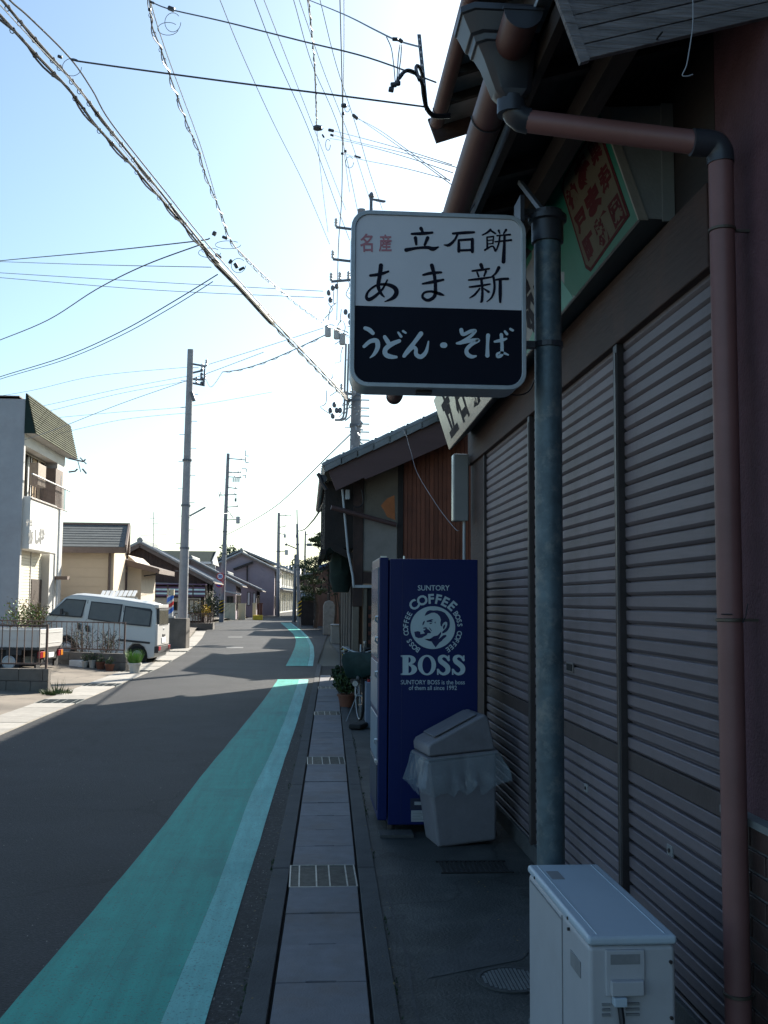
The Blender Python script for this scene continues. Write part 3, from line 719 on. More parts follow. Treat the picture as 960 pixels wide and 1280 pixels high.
for yy_ in (288, 775, 1243):
    z = P(907, yy_, DY).z; mb = MB(); mb.lathe((dx_, DY, z), [(.039, -.006), (.043, -.004), (.043, .004), (.039, .006)], 20); bnd = build(mb, 'pipe_band', 'wire_band', dp, smooth=True)
    m2 = MB(); m2.box(dx_ + .03, WX, DY - .005, DY + .005, z - .004, z + .004); build(m2, 'band_strap', 'wire_band', bnd)
z = P(907, 775, DY).z
mb = MB(); mb.tube([(dx_ + .02, DY - .045, z - .008), (dx_ + .028, DY - .05, z + .012), (dx_ + .033, DY - .055, z + .05)], .0018, 5); mb.tube([(dx_ - .04, DY - .03, z + .018), (dx_ - .01, DY - .043, z + .018)], .0018, 5); build(mb, 'loose_wire', 'cable_black', dp)
mb = MB(); mb.tube([(dx_ + .052, 3.3, 2.0), (dx_ + .05, 3.3, .9), (dx_ + .052, 3.3, 0.0)], .0022, 5); build(mb, 'thin_wire', 'cable_light', shop)
# upper storey eaves, gutter, roof
UX, UZ, US = 1.02, 5.58, .36
def uz(x, d=0): return UZ + (x - UX) * US + d
def slope(mb, A, B, Cc, D, t=.06, pitch=.27, rib=.05):
    A, B, Cc, D = map(Vector, (A, B, Cc, D)); n = (B - A).cross(D - A).normalized()
    if n.z < 0: n = -n
    mb.hexa([A, B, Cc, D, A + n * t, B + n * t, Cc + n * t, D + n * t])
    k = int((B - A).length / pitch)
    if rib:
        for i in range(k + 1):
            f_ = i / max(k, 1); a = A.lerp(B, f_) + n * t; d = D.lerp(Cc, f_) + n * t; s_ = (B - A).normalized() * rib
            mb.add([a - s_, a + s_, a + n * rib * .9, d - s_, d + s_, d + n * rib * .9], [(0, 1, 2), (3, 5, 4), (0, 2, 5, 3), (1, 4, 5, 2)])
    return mb
mb = MB(); slope(mb, (UX + .05, -3, uz(UX + .05)), (UX + .05, 8.5, uz(UX + .05)), (5.2, 8.5, uz(5.2)), (5.2, -3, uz(5.2)), .09); slope(mb, (9.4, 8.5, uz(1.02)), (9.4, -3, uz(1.02)), (5.2, -3, uz(5.2)), (5.2, 8.5, uz(5.2)), .09)
ur = build(mb, 'main_roof', 'roof_tile', shop)
mb = MB(); mb.prism([(WX, 8.6, 5.4), (9, 8.6, 5.4), (5.2, 8.6, uz(5.2) - .1)], (0, -.1, 0)); build(mb, 'gable_wall', 'dark_wood', shop)
y = -1.5
while y < 8.4:
    mb = MB(); mb.hexa([(UX + .03, y, uz(UX + .03, -.07)), (WX + .1, y, uz(WX + .1, -.07)), (WX + .1, y + .05, uz(WX + .1, -.07)), (UX + .03, y + .05, uz(UX + .03, -.07)),
                        (UX + .03, y, uz(UX + .03, -.003)), (WX + .1, y, uz(WX + .1, -.003)), (WX + .1, y + .05, uz(WX + .1, -.003)), (UX + .03, y + .05, uz(UX + .03, -.003))]); build(mb, 'rafter', 'dark_wood', ur); y += .45
mb = MB(); mb.beam((UX, 8.52, uz(UX, -.02)), (3.2, 8.52, uz(3.2, -.02)), .03, .22); build(mb, 'barge_board', 'brown_beam', ur)
gutter(UX + .02, UZ - .02, .062, 1.5, 8.35, (4.0, 6.0, 8.1))

# ------------------------------------------------------------------ the long sign over the shutters
sg = thing('shop_signboard', 'long leaning green and white signboard with red seal above the shutters', 'sign', (1.2, 6.1, 2.8))
S0, S1 = 3.74, 8.45; bx, bz, tx, tz = 1.25, 2.995, 1.10, 3.43; FB = (1.17, 2.79, 1.035, 3.21)
def sgp(y, h, d=0.0):    # y along the street, h 0..1 up the face, d proud
    n = Vector((-(tz - bz), 0, (tx - bx))).normalized()
    t = (y - S0) / (S1 - S0); a_, b_, c_, d_ = (p + (q - p) * t for p, q in zip((bx, bz, tx, tz), FB))
    return Vector((a_ + (c_ - a_) * h, y, b_ + (d_ - b_) * h)) + n * d
mb = MB(); mb.hexa([(bx, S0, bz), (WX - .003, S0, bz), (WX - .003, S1, FB[1] + .19), (FB[0], S1, FB[1]), (tx, S0, tz), (WX - .003, S0, tz + .02), (WX - .003, S1, FB[3] + .02), (FB[2], S1, FB[3])]); build(mb, 'sign_case', 'panel_grey', sg, bevel=.004)
mb = MB(); mb.prism([(bx - .012, S0 - .006, bz - .006), (tx - .012, S0 - .006, tz), (tx + .022, S0 - .006, tz), (bx + .025, S0 - .006, bz - .006)], (0, .012, 0)); build(mb, 'end_trim', 'board_cream', sg)
mb = MB(); mb.box(WX - .05, WX - .004, S0 - .012, S0 - .001, bz - .01, tz + .02); build(mb, 'end_bracket', 'panel_grey', sg)
def face(poly, mat, d, nm):
    m_ = MB(); a = [sgp(y, h, d) for y, h in poly]; n = Vector((-(tz - bz), 0, (tx - bx))).normalized(); m_.prism(a, -n * .0025); return build(m_, nm, mat, sg)
face([(S0 + .01, .01), (S1, .01), (S1, .99), (S0 + .01, .99)], 'board_white', .004, 'face_panel')
gp = [(S0 + .015, .015)] + [(S0 + .9, .015), (S0 + 1.0, .16), (S0 + .92, .3), (S0 + 1.06, .42), (S0 + 1.12, .62), (S0 + 1.42, .70), (S0 + 1.5, .985), (S0 + .015, .985)]
face(gp, 'board_green', .0056, 'green_field')
face([(S0 + .92, .02), (S0 + 1.9, .02), (S0 + 1.75, .12), (S0 + 1.3, .25), (S0 + 1.12, .33), (S0 + 1.0, .28)], 'board_mint', .0060, 'mint_field')
# the seal
q = [(S0 + .07, .10), (S0 + .62, .05), (S0 + .66, .12), (S0 + .62, .90), (S0 + .56, .96), (S0 + .10, .95), (S0 + .06, .88)]
face(q, 'seal_red', .0072, 'seal_border')
cq = (S0 + .35, .5); face([(cq[0] + (a - cq[0]) * .93, cq[1] + (b - cq[1]) * .94) for a, b in q], 'seal_cream', .0086, 'seal_field')
mp_ = lambda x, y, d: sgp(-x, y, .0092 + d)     # reads from far to near end: x runs towards the camera
mb = MB()
def seal_txt(chs, ya, yb, hs, off=.03):
    for ch, (h0, h1) in zip(chs, hs): text_fit(mb, ch, (-ya, h1, -yb, h0), mp_, d=0.0, off=off)
seal_txt('菓寿園', S0 + .23, S0 + .10, [(.70, .91), (.42, .64), (.12, .34)], .06)
seal_txt('あま新', S0 + .43, S0 + .25, [(.66, .92), (.40, .62), (.10, .36)], .075)
seal_txt('神戸町', S0 + .60, S0 + .46, [(.64, .84), (.40, .58), (.12, .34)], .06)
build(mb, 'seal_lettering', 'seal_red', sg)
mb = MB()
for i, ch in enumerate('新まあ'):
    y_ = S0 + 1.25 + i * .62; text_fit(mb, ch, (-(y_ + .46), .93, -y_, .10), lambda x, y, d: sgp(-x, y, .0066 + d), d=0, off=.035)
for i, ch in enumerate('餅石立'):
    y_ = S0 + 3.1 + i * .50; text_fit(mb, ch, (-(y_ + .38), .93, -y_, .12), lambda x, y, d: sgp(-x, y, .0066 + d), d=0, off=.035)
build(mb, 'lettering', 'sign_ink', sg)
# narrow white lamp box under the far end
mb = MB(); mb.box(1.20, 1.33, 8.44, 8.56, 2.20, 2.76); nb_ = build(mb, 'sign_box', 'board_white', None, label='narrow upright blank white box sign below the far end of the signboard', cat='sign', bevel=.012)
mb = MB(); mb.cyl((1.30, 8.5, 1.1), (1.30, 8.5, 2.2), .012, n=8); build(mb, 'bracket_pipe', 'pvc_pale', nb_, smooth=True)

# ------------------------------------------------------------------ pole with projecting sign
PYS = 3.86
pxx = P(686.5, 700, PYS).x
pole = thing('sign_pole', 'grey-blue painted steel pole rising behind the outdoor unit', 'pole', (pxx, PYS, 0))
mb = MB(); mb.tube([(pxx, PYS, 0), (pxx, PYS, 3.02)], .0515, 24); build(mb, 'shaft', 'pole_steel', pole, smooth=True)
mb = MB(); mb.lathe((pxx, PYS, 2.95), [(.051, -.02), (.062, -.02), (.062, .06), (.075, .065), (.075, .085), (.02, .10)], 20); build(mb, 'pole_cap', 'fitting_dark', pole, smooth=True)
mb = MB(); mb.lathe((pxx, PYS, 0), [(.085, .002), (.085, .014), (.055, .02)], 20); build(mb, 'base_flange', 'pole_steel', pole, smooth=True)
mb = MB(); mb.beam(P(650, 228, 4.1), P(692, 282, PYS - .05), .018, .018); build(mb, 'stay_bar', 'arm_steel', pole)
sy0, sy1 = 3.76, 3.93
A = P(437, 484, sy0); B = P(658, 270, sy0)
sx0, sx1, sz0, sz1 = A.x, P(658, 484, sy0).x, A.z + .003, B.z
sign = thing('projecting_sign', 'rounded white over black shop sign on the steel pole, udon and soba lettering', 'sign', ((sx0 + sx1) / 2, 3.84, sz0))
def rrect(x0, x1, z0, z1, r, n=6):
    out = []
    for cx, cz, a0 in ((x1 - r, z1 - r, 0), (x0 + r, z1 - r, 90), (x0 + r, z0 + r, 180), (x1 - r, z0 + r, 270)):
        for i in range(n + 1): a = R(a0 + 90 * i / n); out.append((cx + r * math.cos(a), cz + r * math.sin(a)))
    return out
def rpanel(x0, x1, z0, z1, r, y0, y1): 
    m_ = MB(); m_.prism([(x, y0, z) for x, z in rrect(x0, x1, z0, z1, r)], (0, y1 - y0, 0)); return m_
build(rpanel(sx0 + .004, sx1 - .004, sz0 + .004, sz1 - .004, .062, sy0 + .004, sy1), 'case', 'sign_frame', sign, bevel=.003)
# rim: outer ring proud of the face
o_ = rrect(sx0, sx1, sz0, sz1, .066); i_ = rrect(sx0 + .017, sx1 - .017, sz0 + .017, sz1 - .017, .052)
mb = MB(); n = len(o_)
for y in (sy0 - .006, sy0 + .012):
    mb.v += [Vector((x, y, z)) for x, z in o_] + [Vector((x, y, z)) for x, z in i_]
for i in range(n):
    j = (i + 1) % n; mb.f += [[i, j, n + j, n + i], [2 * n + i, 2 * n + j, 3 * n + j, 3 * n + i], [i, j, 2 * n + j, 2 * n + i], [n + i, n + j, 3 * n + j, 3 * n + i]]
build(mb, 'rim', 'sign_frame', sign, bevel=.003)
zs = P(500, 383.5, sy0).z
up_ = rrect(sx0 + .0165, sx1 - .0165, sz0 + .0165, sz1 - .0165, .052)
def clip(poly, z, keep_above):
    out = []
    for i, a in enumerate(poly):
        b = poly[(i + 1) % len(poly)]; ia = (a[1] >= z) == keep_above; ib = (b[1] >= z) == keep_above
        if ia: out.append(a)
        if ia != ib: t = (z - a[1]) / (b[1] - a[1]); out.append((a[0] + (b[0] - a[0]) * t, z))
    return out
mb = MB(); mb.prism([(x, sy0, z) for x, z in clip(up_, zs, True)], (0, .003, 0)); build(mb, 'upper_face', 'sign_white', sign)
mb = MB(); mb.prism([(x, sy0, z) for x, z in clip(up_, zs, False)], (0, .003, 0)); build(mb, 'lower_face', 'sign_black', sign)
pl = Plane(sy0)
S3 = 4.364
AMA = [[(100, 325, 14), (150, 318, 18), (198, 303, 12)], [(158, 270, 24), (150, 330, 22), (143, 385, 20), (160, 425, 15), (176, 442, 6)],
       [(192, 350, 9), (165, 400, 12), (125, 438, 17), (92, 456, 20), (78, 440, 16), (92, 408, 12), (135, 378, 12), (190, 374, 17), (232, 392, 24), (242, 420, 25), (222, 448, 20), (178, 468, 4)],
       [(388, 322, 12), (430, 312, 17), (486, 308, 13)], [(385, 370, 10), (440, 360, 17), (498, 348, 12)], [(435, 270, 22), (450, 330, 18), (455, 400, 19), (448, 440, 19), (415, 460, 17), (386, 445, 15), (392, 420, 12), (430, 412, 13), (475, 424, 18), (500, 432, 8)],
       [(703, 266, 20), (712, 290, 16)], [(656, 300, 10), (700, 295, 13), (748, 288, 10)], [(682, 308, 10), (690, 330, 10)], [(730, 302, 13), (720, 328, 9)], [(636, 350, 9), (690, 344, 13), (765, 333, 9)], [(640, 388, 9), (690, 382, 13), (752, 372, 9)],
       [(706, 350, 15), (711, 410, 14), (708, 462, 15), (700, 470, 6)], [(696, 396, 10), (668, 430, 12), (640, 448, 5)], [(718, 396, 8), (745, 414, 14)],
       [(800, 282, 19), (784, 312, 13), (762, 332, 8)], [(772, 335, 13), (777, 390, 13), (764, 440, 11), (735, 468, 5)], [(776, 350, 9), (810, 345, 13), (850, 343, 14)], [(808, 352, 17), (808, 420, 19), (808, 470, 13)]]
TATE = [[(376, 68, 20), (386, 88, 13)], [(325, 98, 12), (380, 96, 18), (438, 91, 13)], [(346, 120, 20), (350, 155, 13)], [(412, 120, 20), (396, 158, 13)], [(295, 186, 22), (350, 176, 14), (410, 172, 17), (440, 180, 23), (470, 170, 8)],
        [(550, 96, 12), (610, 92, 17), (665, 89, 13)], [(576, 98, 13), (560, 130, 13), (530, 158, 17), (502, 158, 6)], [(582, 134, 13), (582, 192, 18)], [(582, 132, 12), (650, 128, 14)], [(656, 128, 18), (656, 195, 18)], [(588, 188, 13), (650, 186, 13)],
        [(755, 75, 13), (735, 92, 11), (710, 104, 7)], [(757, 80, 11), (782, 96, 10)], [(736, 116, 9), (772, 112, 9)], [(772, 112, 8), (768, 152, 8)], [(736, 116, 9), (738, 178, 11)], [(740, 134, 6), (768, 131, 6)], [(740, 153, 6), (768, 150, 6)], [(724, 186, 11), (765, 165, 9), (782, 190, 13)],
        [(800, 80, 13), (806, 96, 7)], [(840, 76, 13), (826, 98, 8)], [(790, 108, 8), (862, 102, 11)], [(780, 141, 8), (868, 132, 12)], [(806, 106, 9), (800, 150, 10), (785, 190, 8)], [(832, 106, 13), (830, 170, 17), (826, 250, 22)]]
UDON = [[(72, 132, 20), (95, 142, 24), (114, 160, 20)], [(66, 232, 18), (100, 204, 22), (134, 202, 26), (140, 235, 25), (122, 272, 18), (98, 294, 5)],
        [(178, 180, 20), (194, 205, 24), (205, 222, 20)], [(258, 202, 20), (215, 220, 26), (182, 248, 26), (184, 276, 26), (212, 288, 24), (242, 290, 14)], [(252, 156, 11), (268, 178, 15)], [(279, 149, 13), (293, 158, 11)],
        [(376, 162, 25), (340, 210, 22), (304, 256, 24), (284, 284, 20)], [(296, 272, 18), (330, 238, 20), (348, 246, 20), (350, 275, 22), (376, 288, 24), (404, 260, 20), (417, 205, 8)],
        [(495, 225, 30), (505, 225, 30)],
        [(596, 142, 22), (606, 166, 19), (650, 148, 19), (674, 148, 14), (640, 182, 18), (602, 208, 22), (572, 215, 12)], [(604, 212, 14), (650, 200, 20), (690, 198, 18), (650, 222, 20), (625, 250, 21), (630, 275, 23), (654, 288, 20), (676, 284, 10)],
        [(742, 172, 22), (739, 220, 17), (738, 282, 23)], [(778, 206, 12), (815, 198, 19), (842, 190, 10)], [(814, 168, 19), (818, 220, 17), (816, 275, 19), (795, 288, 15), (792, 272, 12), (820, 266, 15), (852, 278, 8)], [(834, 150, 13), (845, 164, 15)], [(863, 137, 13), (876, 144, 14)]]
for gly in (AMA[0:3], AMA[3:6], AMA[6:], TATE[0:5], TATE[5:11], TATE[11:]): mb = MB(); ribbon(mb, pl, gly, .0012, .0012, S3, 440, 270); build(mb, 'black_letter', 'sign_ink', sign)
mb = MB(); ribbon(mb, pl, UDON, .0012, .0012, S3, 440, 380); build(mb, 'white_lettering', 'sign_letter_pale', sign)
mb = MB(); text_fit(mb, '名', (450, 292, 466, 315), pl, .0012, .02); text_fit(mb, '産', (473.5, 293, 489.5, 315), pl, .0012, .02); build(mb, 'red_lettering', 'sign_red', sign)
# straps round the pole
for yy_ in (268, 432):
    z = P(686, yy_, PYS).z
    mb = MB(); mb.lathe((pxx, PYS, z), [(.052, -.012), (.058, -.010), (.058, .010), (.052, .012)], 20); mb.box(sx1 - .01, pxx - .045, PYS - .02, PYS + .02, z - .012, z + .012); mb.box(sx1 - .012, sx1 + .004, PYS - .06, PYS + .06, z - .05, z + .05)
    build(mb, 'pole_bracket', 'fitting_dark', sign)
mb = MB(); mb.tube(catmull([tuple(P(x, y, 3.92)) for x, y in ((621, 478), (632, 490), (648, 494), (662, 488), (670, 470))], 6), .0028, 6); build(mb, 'supply_cable', 'cable_black', sign, smooth=True)
mb = MB(); mb.box(.40, .46, sy1 - .12, sy1 - .08, sz0 - .008, sz0 + .001); build(mb, 'access_cover', 'fitting_dark', sign)

# ------------------------------------------------------------------ air-conditioner outdoor unit
ax0, ax1, ay0, ay1, az = .790, 1.045, 2.90, 3.69, .618
ac = thing('outdoor_unit', 'pale air-conditioner outdoor unit standing in front of the steel pole', 'air conditioner', ((ax0 + ax1) / 2, 3.3, 0))
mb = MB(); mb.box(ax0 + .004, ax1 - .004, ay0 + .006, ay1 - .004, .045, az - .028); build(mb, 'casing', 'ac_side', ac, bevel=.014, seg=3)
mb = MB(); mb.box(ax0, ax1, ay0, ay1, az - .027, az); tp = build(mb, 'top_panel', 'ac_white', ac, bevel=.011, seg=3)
mb = MB()
for x0, x1, y0, y1 in ((ax0 + .03, ax0 + .033, ay0 + .02, ay1 - .02), (ax1 - .033, ax1 - .03, ay0 + .02, ay1 - .02)): mb.box(x0, x1, y0, y1, az - .002, az + .0018)
build(mb, 'pressed_rib', 'ac_white', tp, bevel=.001)
mb = MB(); mb.box(ax0 + .042, ax0 + .085, ay1 - .20, ay1 - .10, az - .002, az + .0012); build(mb, 'top_label', 'ac_recess', tp)
mb = MB(); mb.box(ax0 + .0008, ax0 + .0036, ay0 + .30, ay0 + .303, .05, az - .03); mb.box(ax0 + .0002, ax0 + .0038, ay0 + .305, ay1 - .03, az - .046, az - .043); build(mb, 'panel_seam', 'ac_recess', ac)
p0, p1 = P(713, 1197, ay0 + .1), P(735, 1238, ay0 + .02)
mb = MB(); mb.box(ax0 + .0012, ax0 + .004, ay0 + .09, ay0 + .20, .475, .52); build(mb, 'rating_label', 'ac_recess', ac, bevel=.0008)
for y_, z_ in ((ay0 + .22, az - .015), (ay1 - .12, az - .015), (ay0 + .215, az - .045)):
    mb = MB(); mb.cyl((ax0 - .003, y_, z_), (ax0 + .004, y_, z_), .005, n=8); build(mb, 'screw', 'track_metal', ac)
# service cover on the near end
def acr(x, y, d=0): q_ = P(x, y, ay0 + .006); return q_.x, q_.z
x0, z1 = acr(756, 1187); x1, z0 = acr(806, 1244)
mb = MB(); mb.box(x0, x1, ay0 - .002, ay0 + .012, z0, z1); sv = build(mb, 'service_cover', 'ac_side', ac, bevel=.004)
a0, b1 = acr(762, 1192); a1, b0_ = acr(799, 1204)
mb = MB(); mb.box(a0, a1, ay0 - .0028, ay0 - .0015, b0_, b1); build(mb, 'hand_hold', 'ac_recess', sv)
a0, b1 = acr(761, 1223); a1, b0_ = acr(802, 1241)
mb = MB(); mb.box(a0, a1, ay0 - .022, ay0 - .001, b0_, b1); build(mb, 'terminal_cover', 'ac_side', sv, bevel=.004)
cxm, czm = acr(772, 1250)
mb = MB(); mb.box(cxm - .018, cxm + .018, ay0 - .028, ay0 + .004, czm - .008, czm + .016); build(mb, 'cable_clamp', 'ac_white', ac, bevel=.003)
mb = MB(); mb.tube(catmull([(cxm, ay0 - .012, czm), (cxm + .002, ay0 - .03, czm - .06), (cxm - .004, ay0 - .03, czm - .16), (cxm, ay0 - .02, .12), (cxm + .03, ay0 - .03, .03), (cxm + .16, ay0 + .06, .016), (1.36, ay0 + .2, .02)], 6), .0085, 8); build(mb, 'power_cable', 'cable_black', ac, smooth=True)
mb = MB()
for i in range(3):
    z = czm - .01 - i * .014; mb.box(cxm - .045, cxm - .022, ay0 - .0005, ay0 + .01, z - .003, z + .003); mb.box(cxm + .022, cxm + .06, ay0 - .0005, ay0 + .01, z - .003, z + .003)
build(mb, 'vent_slots', 'ac_recess', ac, kind='stuff')
for x_, y_ in ((838, 1202), (839, 1272)):
    a, b = acr(x_, y_); mb = MB(); mb.cyl((a, ay0 - .001, b), (a, ay0 + .008, b), .005, n=8); build(mb, 'screw', 'track_metal', ac)
mb = MB(); mb.tube([(cxm + .07, ay0 - .012, .24), (cxm + .07, ay0 - .03, .22), (cxm + .09, ay0 - .03, .1), (cxm + .2, ay0 + .05, .03)], .011, 8); build(mb, 'valve_pipe', 'ac_white', ac, smooth=True)
for y_ in (ay0 + .13, ay1 - .13):
    mb = MB(); mb.box(ax0 - .02, ax1 + .02, y_ - .02, y_ + .02, .003, .05); build(mb, 'foot', 'rubber', ac, bevel=.004)

# ------------------------------------------------------------------ vending machine
vx0, vx1, vy0, vy1, vz0, vz1 = .492, 1.165, 7.0, 7.78, .055, 1.832
vd = thing('vending_machine', 'tall dark blue coffee vending machine seen from its printed side', 'vending machine', (.83, 7.5, 0))
mb = MB(); mb.box(vx0 + .07, vx1, vy0, vy1, vz0, vz1 - .008); cab = build(mb, 'cabinet', 'vend_blue', vd, bevel=.006)
mb = MB(); mb.box(vx0, vx0 + .064, vy0 + .002, vy1 - .002, vz0 + .03, vz1); dr = build(mb, 'front_door', 'vend_blue', vd, bevel=.008)
mb = MB(); mb.box(vx0 + .155, vx0 + .158, vy0 - .0015, vy0 + .002, vz0 + .01, vz1 - .02); build(mb, 'body_seam', 'vend_ink', cab)
for z in (vz1 - .02, vz1 - .006):
    pass
mb = MB(); mb.cyl((vx0 + .17, vy0 + .02, vz1 - .01), (vx0 + .17, vy0 + .02, vz1 + .012), .008, n=8); mb.box(vx0 + .01, vx0 + .05, vy0 + .01, vy0 + .05, vz1 - .002, vz1 + .01); build(mb, 'top_bolt', 'handle_chrome', cab)
fx = vx0
for z0_, z1_, mt, nm in ((1.15, 1.77, 'vend_glass', 'display_window'), (.80, 1.12, 'vend_white', 'button_panel'), (.14, .44, 'vend_dark', 'delivery_flap'), (.46, .76, 'vend_white', 'poster_panel')):
    mb = MB(); mb.box(fx - .006, fx + .01, vy0 + .05, vy1 - .05, z0_, z1_); pn = build(mb, nm, mt, dr, bevel=.003)
for z_ in (.60, 1.05, 1.28, 1.42):
    mb = MB(); mb.tube([(fx - .002, vy0 + .03, z_ + .012), (fx - .018, vy0 + .04, z_ + .012), (fx - .02, vy0 + .07, z_ - .012), (fx - .002, vy0 + .08, z_ - .03)], .006, 8); build(mb, 'door_fitting', 'handle_chrome', dr, smooth=True)
mb = MB(); mb.box(fx - .02, fx, vy0 + .02, vy0 + .1, .46, .475); build(mb, 'tray_lip', 'handle_chrome', dr)
for x_ in (vx0 + .10, vx1 - .08):
    for y_ in (vy0 + .1, vy1 - .1):
        mb = MB(); mb.cyl((x_, y_, .0), (x_, y_, vz0 + .01), .025, n=10); build(mb, 'leg', 'track_metal', vd)
mb = MB(); mb.box(.50, .72, 6.86, 7.02, .003, .022); build(mb, 'ground_plate', 'kerb_concrete', vd)
# printed side
pv = Plane(vy0)
S8 = 8.0
def zv(x, y, d): return pv(490 + x / S8, 720 + y / S8, d)
mb = MB(); flat(mb, lambda x, y, d: zv(x, y, d), [(408 + 224 * math.cos(R(a)), 516 + 214 * math.sin(R(a))) for a in range(0, 360, 6)], .0010)
build(mb, 'emblem_disc', 'vend_print', cab)
def fl(poly, d=.0020): flat(mb, lambda x, y, dd: zv(x, y, dd), [(x, y) for x, y in poly], d, .0008)
mb = MB()
fl([(325, 400), (336, 372), (352, 352), (378, 341), (415, 345), (450, 342), (495, 352), (528, 368), (552, 398), (572, 432), (579, 470), (576, 510), (560, 540), (540, 560), (505, 576), (500, 560), (520, 540), (540, 520), (552, 490), (552, 466), (538, 456), (516, 466), (504, 484), (500, 505), (486, 500), (482, 470), (488, 440), (478, 405), (455, 380), (425, 366), (395, 368), (362, 384)])
fl([(222, 558), (258, 551), (282, 558), (284, 582), (318, 576), (345, 565), (356, 572), (348, 590), (318, 606), (300, 618), (262, 621), (232, 606)])
fl([(312, 545), (330, 540), (336, 528), (356, 530), (372, 542), (390, 562), (388, 572), (355, 571), (330, 572), (318, 560)], .0023)
fl([(343, 448), (362, 442), (398, 432), (415, 438), (392, 448), (412, 462), (372, 458), (350, 462)])
fl([(372, 470), (400, 468), (396, 478), (380, 481)]); fl([(424, 462), (440, 456), (434, 466), (440, 474), (426, 470)])
fl([(304, 494), (306, 470), (318, 452), (328, 446), (325, 466), (312, 490)])
fl([(306, 524), (318, 515), (338, 512), (352, 520), (346, 528), (322, 526)])
fl([(368, 512), (380, 520), (398, 546), (396, 552), (380, 535)])
fl([(322, 628), (345, 640), (385, 625), (418, 602), (455, 594), (476, 572), (490, 556), (492, 578), (464, 634), (512, 592), (538, 588), (546, 600), (532, 614), (512, 630), (498, 648), (472, 668), (436, 714), (412, 682), (396, 656), (362, 648)])
fl([(512, 530), (508, 508), (520, 490), (534, 482), (530, 508), (520, 530)], .0024)
build(mb, 'emblem_drawing', 'vend_ink', cab)
mb = MB()
for ch, (cx, cy, an) in zip('COFFEE', ((219, 289, -40), (302, 243, -20), (392, 228, -3), (465, 233, 11), (534, 258, 27), (603, 300, 43))): text_char(mb, ch, cx, cy, 102 if ch in 'CO' else 98, an, zv, 1.0, .0010, .035)
build(mb, 'arched_lettering', 'vend_print', cab); mb = MB()
for a0, a1 in ((-146, -59), (58, 146)):
    if a0 > 0: build(mb, 'ring_lettering', 'vend_print', cab); mb = MB()
    for i, ch in enumerate('BOSS COFFEE'):
        if ch == ' ': continue
        a = a0 + (a1 - a0) * i / 10; text_char(mb, ch, 408 + 272 * math.sin(R(a)), 516 - 266 * math.cos(R(a)), 52, a, zv, .95, .0010, .02)
build(mb, 'ring_lettering', 'vend_print', cab); mb = MB()
text_fit(mb, 'SUNTORY', (258, 92, 576, 146), zv, .0010, .012); build(mb, 'maker_lettering', 'vend_print', cab); mb = MB()
text_fit(mb, 'SUNTORY BOSS is the boss', (88, 1040, 728, 1084), zv, .0010, .006); text_fit(mb, 'of them all since 1992', (168, 1096, 648, 1140), zv, .0010, .006)
build(mb, 'lettering', 'vend_print', cab)
# heavy serif word
mb = MB()
def ringseg(cx, cy, rx, ry, ix, iy, a0, a1, d, icx=None):
    icx = cx if icx is None else icx; n = 28; L = [];  
    for i in range(n + 1):
        a = R(a0 + (a1 - a0) * i / n); L.append(((cx + rx * math.cos(a), cy + ry * math.sin(a)), (icx + ix * math.cos(a), cy + iy * math.sin(a))))
    for (o1, i1), (o2, i2) in zip(L, L[1:]): mb.add([zv(*o1, d), zv(*o2, d), zv(*i2, d), zv(*i1, d)], [(0, 1, 2, 3)])
fl([(88, 792), (172, 792), (172, 806), (165, 812), (165, 970), (172, 976), (172, 990), (88, 990), (88, 976), (106, 968), (106, 814), (88, 806)], .0010)
ringseg(165, 839, 72, 47, 22, 29, -90, 90, .0011); ringseg(168, 934, 82, 56, 28, 36, -90, 90, .0012)
for y0_, y1_ in ((792, 812), (868, 887), (970, 990)): fl([(160, y0_), (178, y0_), (178, y1_), (160, y1_)], .00135)
ringseg(349, 891, 91, 102, 46, 84, 0, 360, .0011)
ribbon(mb, zv, [[(ox + 118, 838, 26), (ox + 98, 812, 24), (ox + 66, 800, 26), (ox + 34, 818, 40), (ox + 40, 852, 48), (ox + 78, 882, 50), (ox + 108, 915, 50), (ox + 106, 956, 44), (ox + 70, 980, 28), (ox + 36, 968, 24), (ox + 12, 938, 22)] for ox in (448, 597)], .0010, .0008)
for ox in (448, 597): fl([(ox + 112, 794), (ox + 127, 794), (ox + 127, 852), (ox + 114, 852)], .0014); fl([(ox + 1, 928), (ox + 13, 928), (ox + 18, 988), (ox + 3, 988)], .0014)
build(mb, 'heavy_lettering', 'vend_print', cab)
a, b = pv(513, 998), pv(532, 1012)
mb = MB(); mb.box(a.x, b.x, vy0 - .002, vy0 + .001, b.z, a.z); st_ = build(mb, 'sticker', 'vend_dark', cab)
c_, d_ = pv(518, 1002), pv(530, 1006); mb = MB(); mb.box(c_.x, d_.x, vy0 - .003, vy0 - .001, d_.z, c_.z); build(mb, 'sticker_print', 'label_white', st_)
c_, d_ = pv(514, 1013), pv(531, 1027); mb = MB(); mb.box(c_.x, d_.x, vy0 - .0022, vy0 + .001, d_.z, c_.z); s2_ = build(mb, 'sticker', 'label_white', cab)
mb = MB()
for k in range(6): mb.box(c_.x + .008, d_.x - .008 - (k % 3) * .01, vy0 - .003, vy0 - .0021, d_.z + .012 + k * .010, d_.z + .015 + k * .010)
build(mb, 'sticker_print', 'panel_grey', s2_)

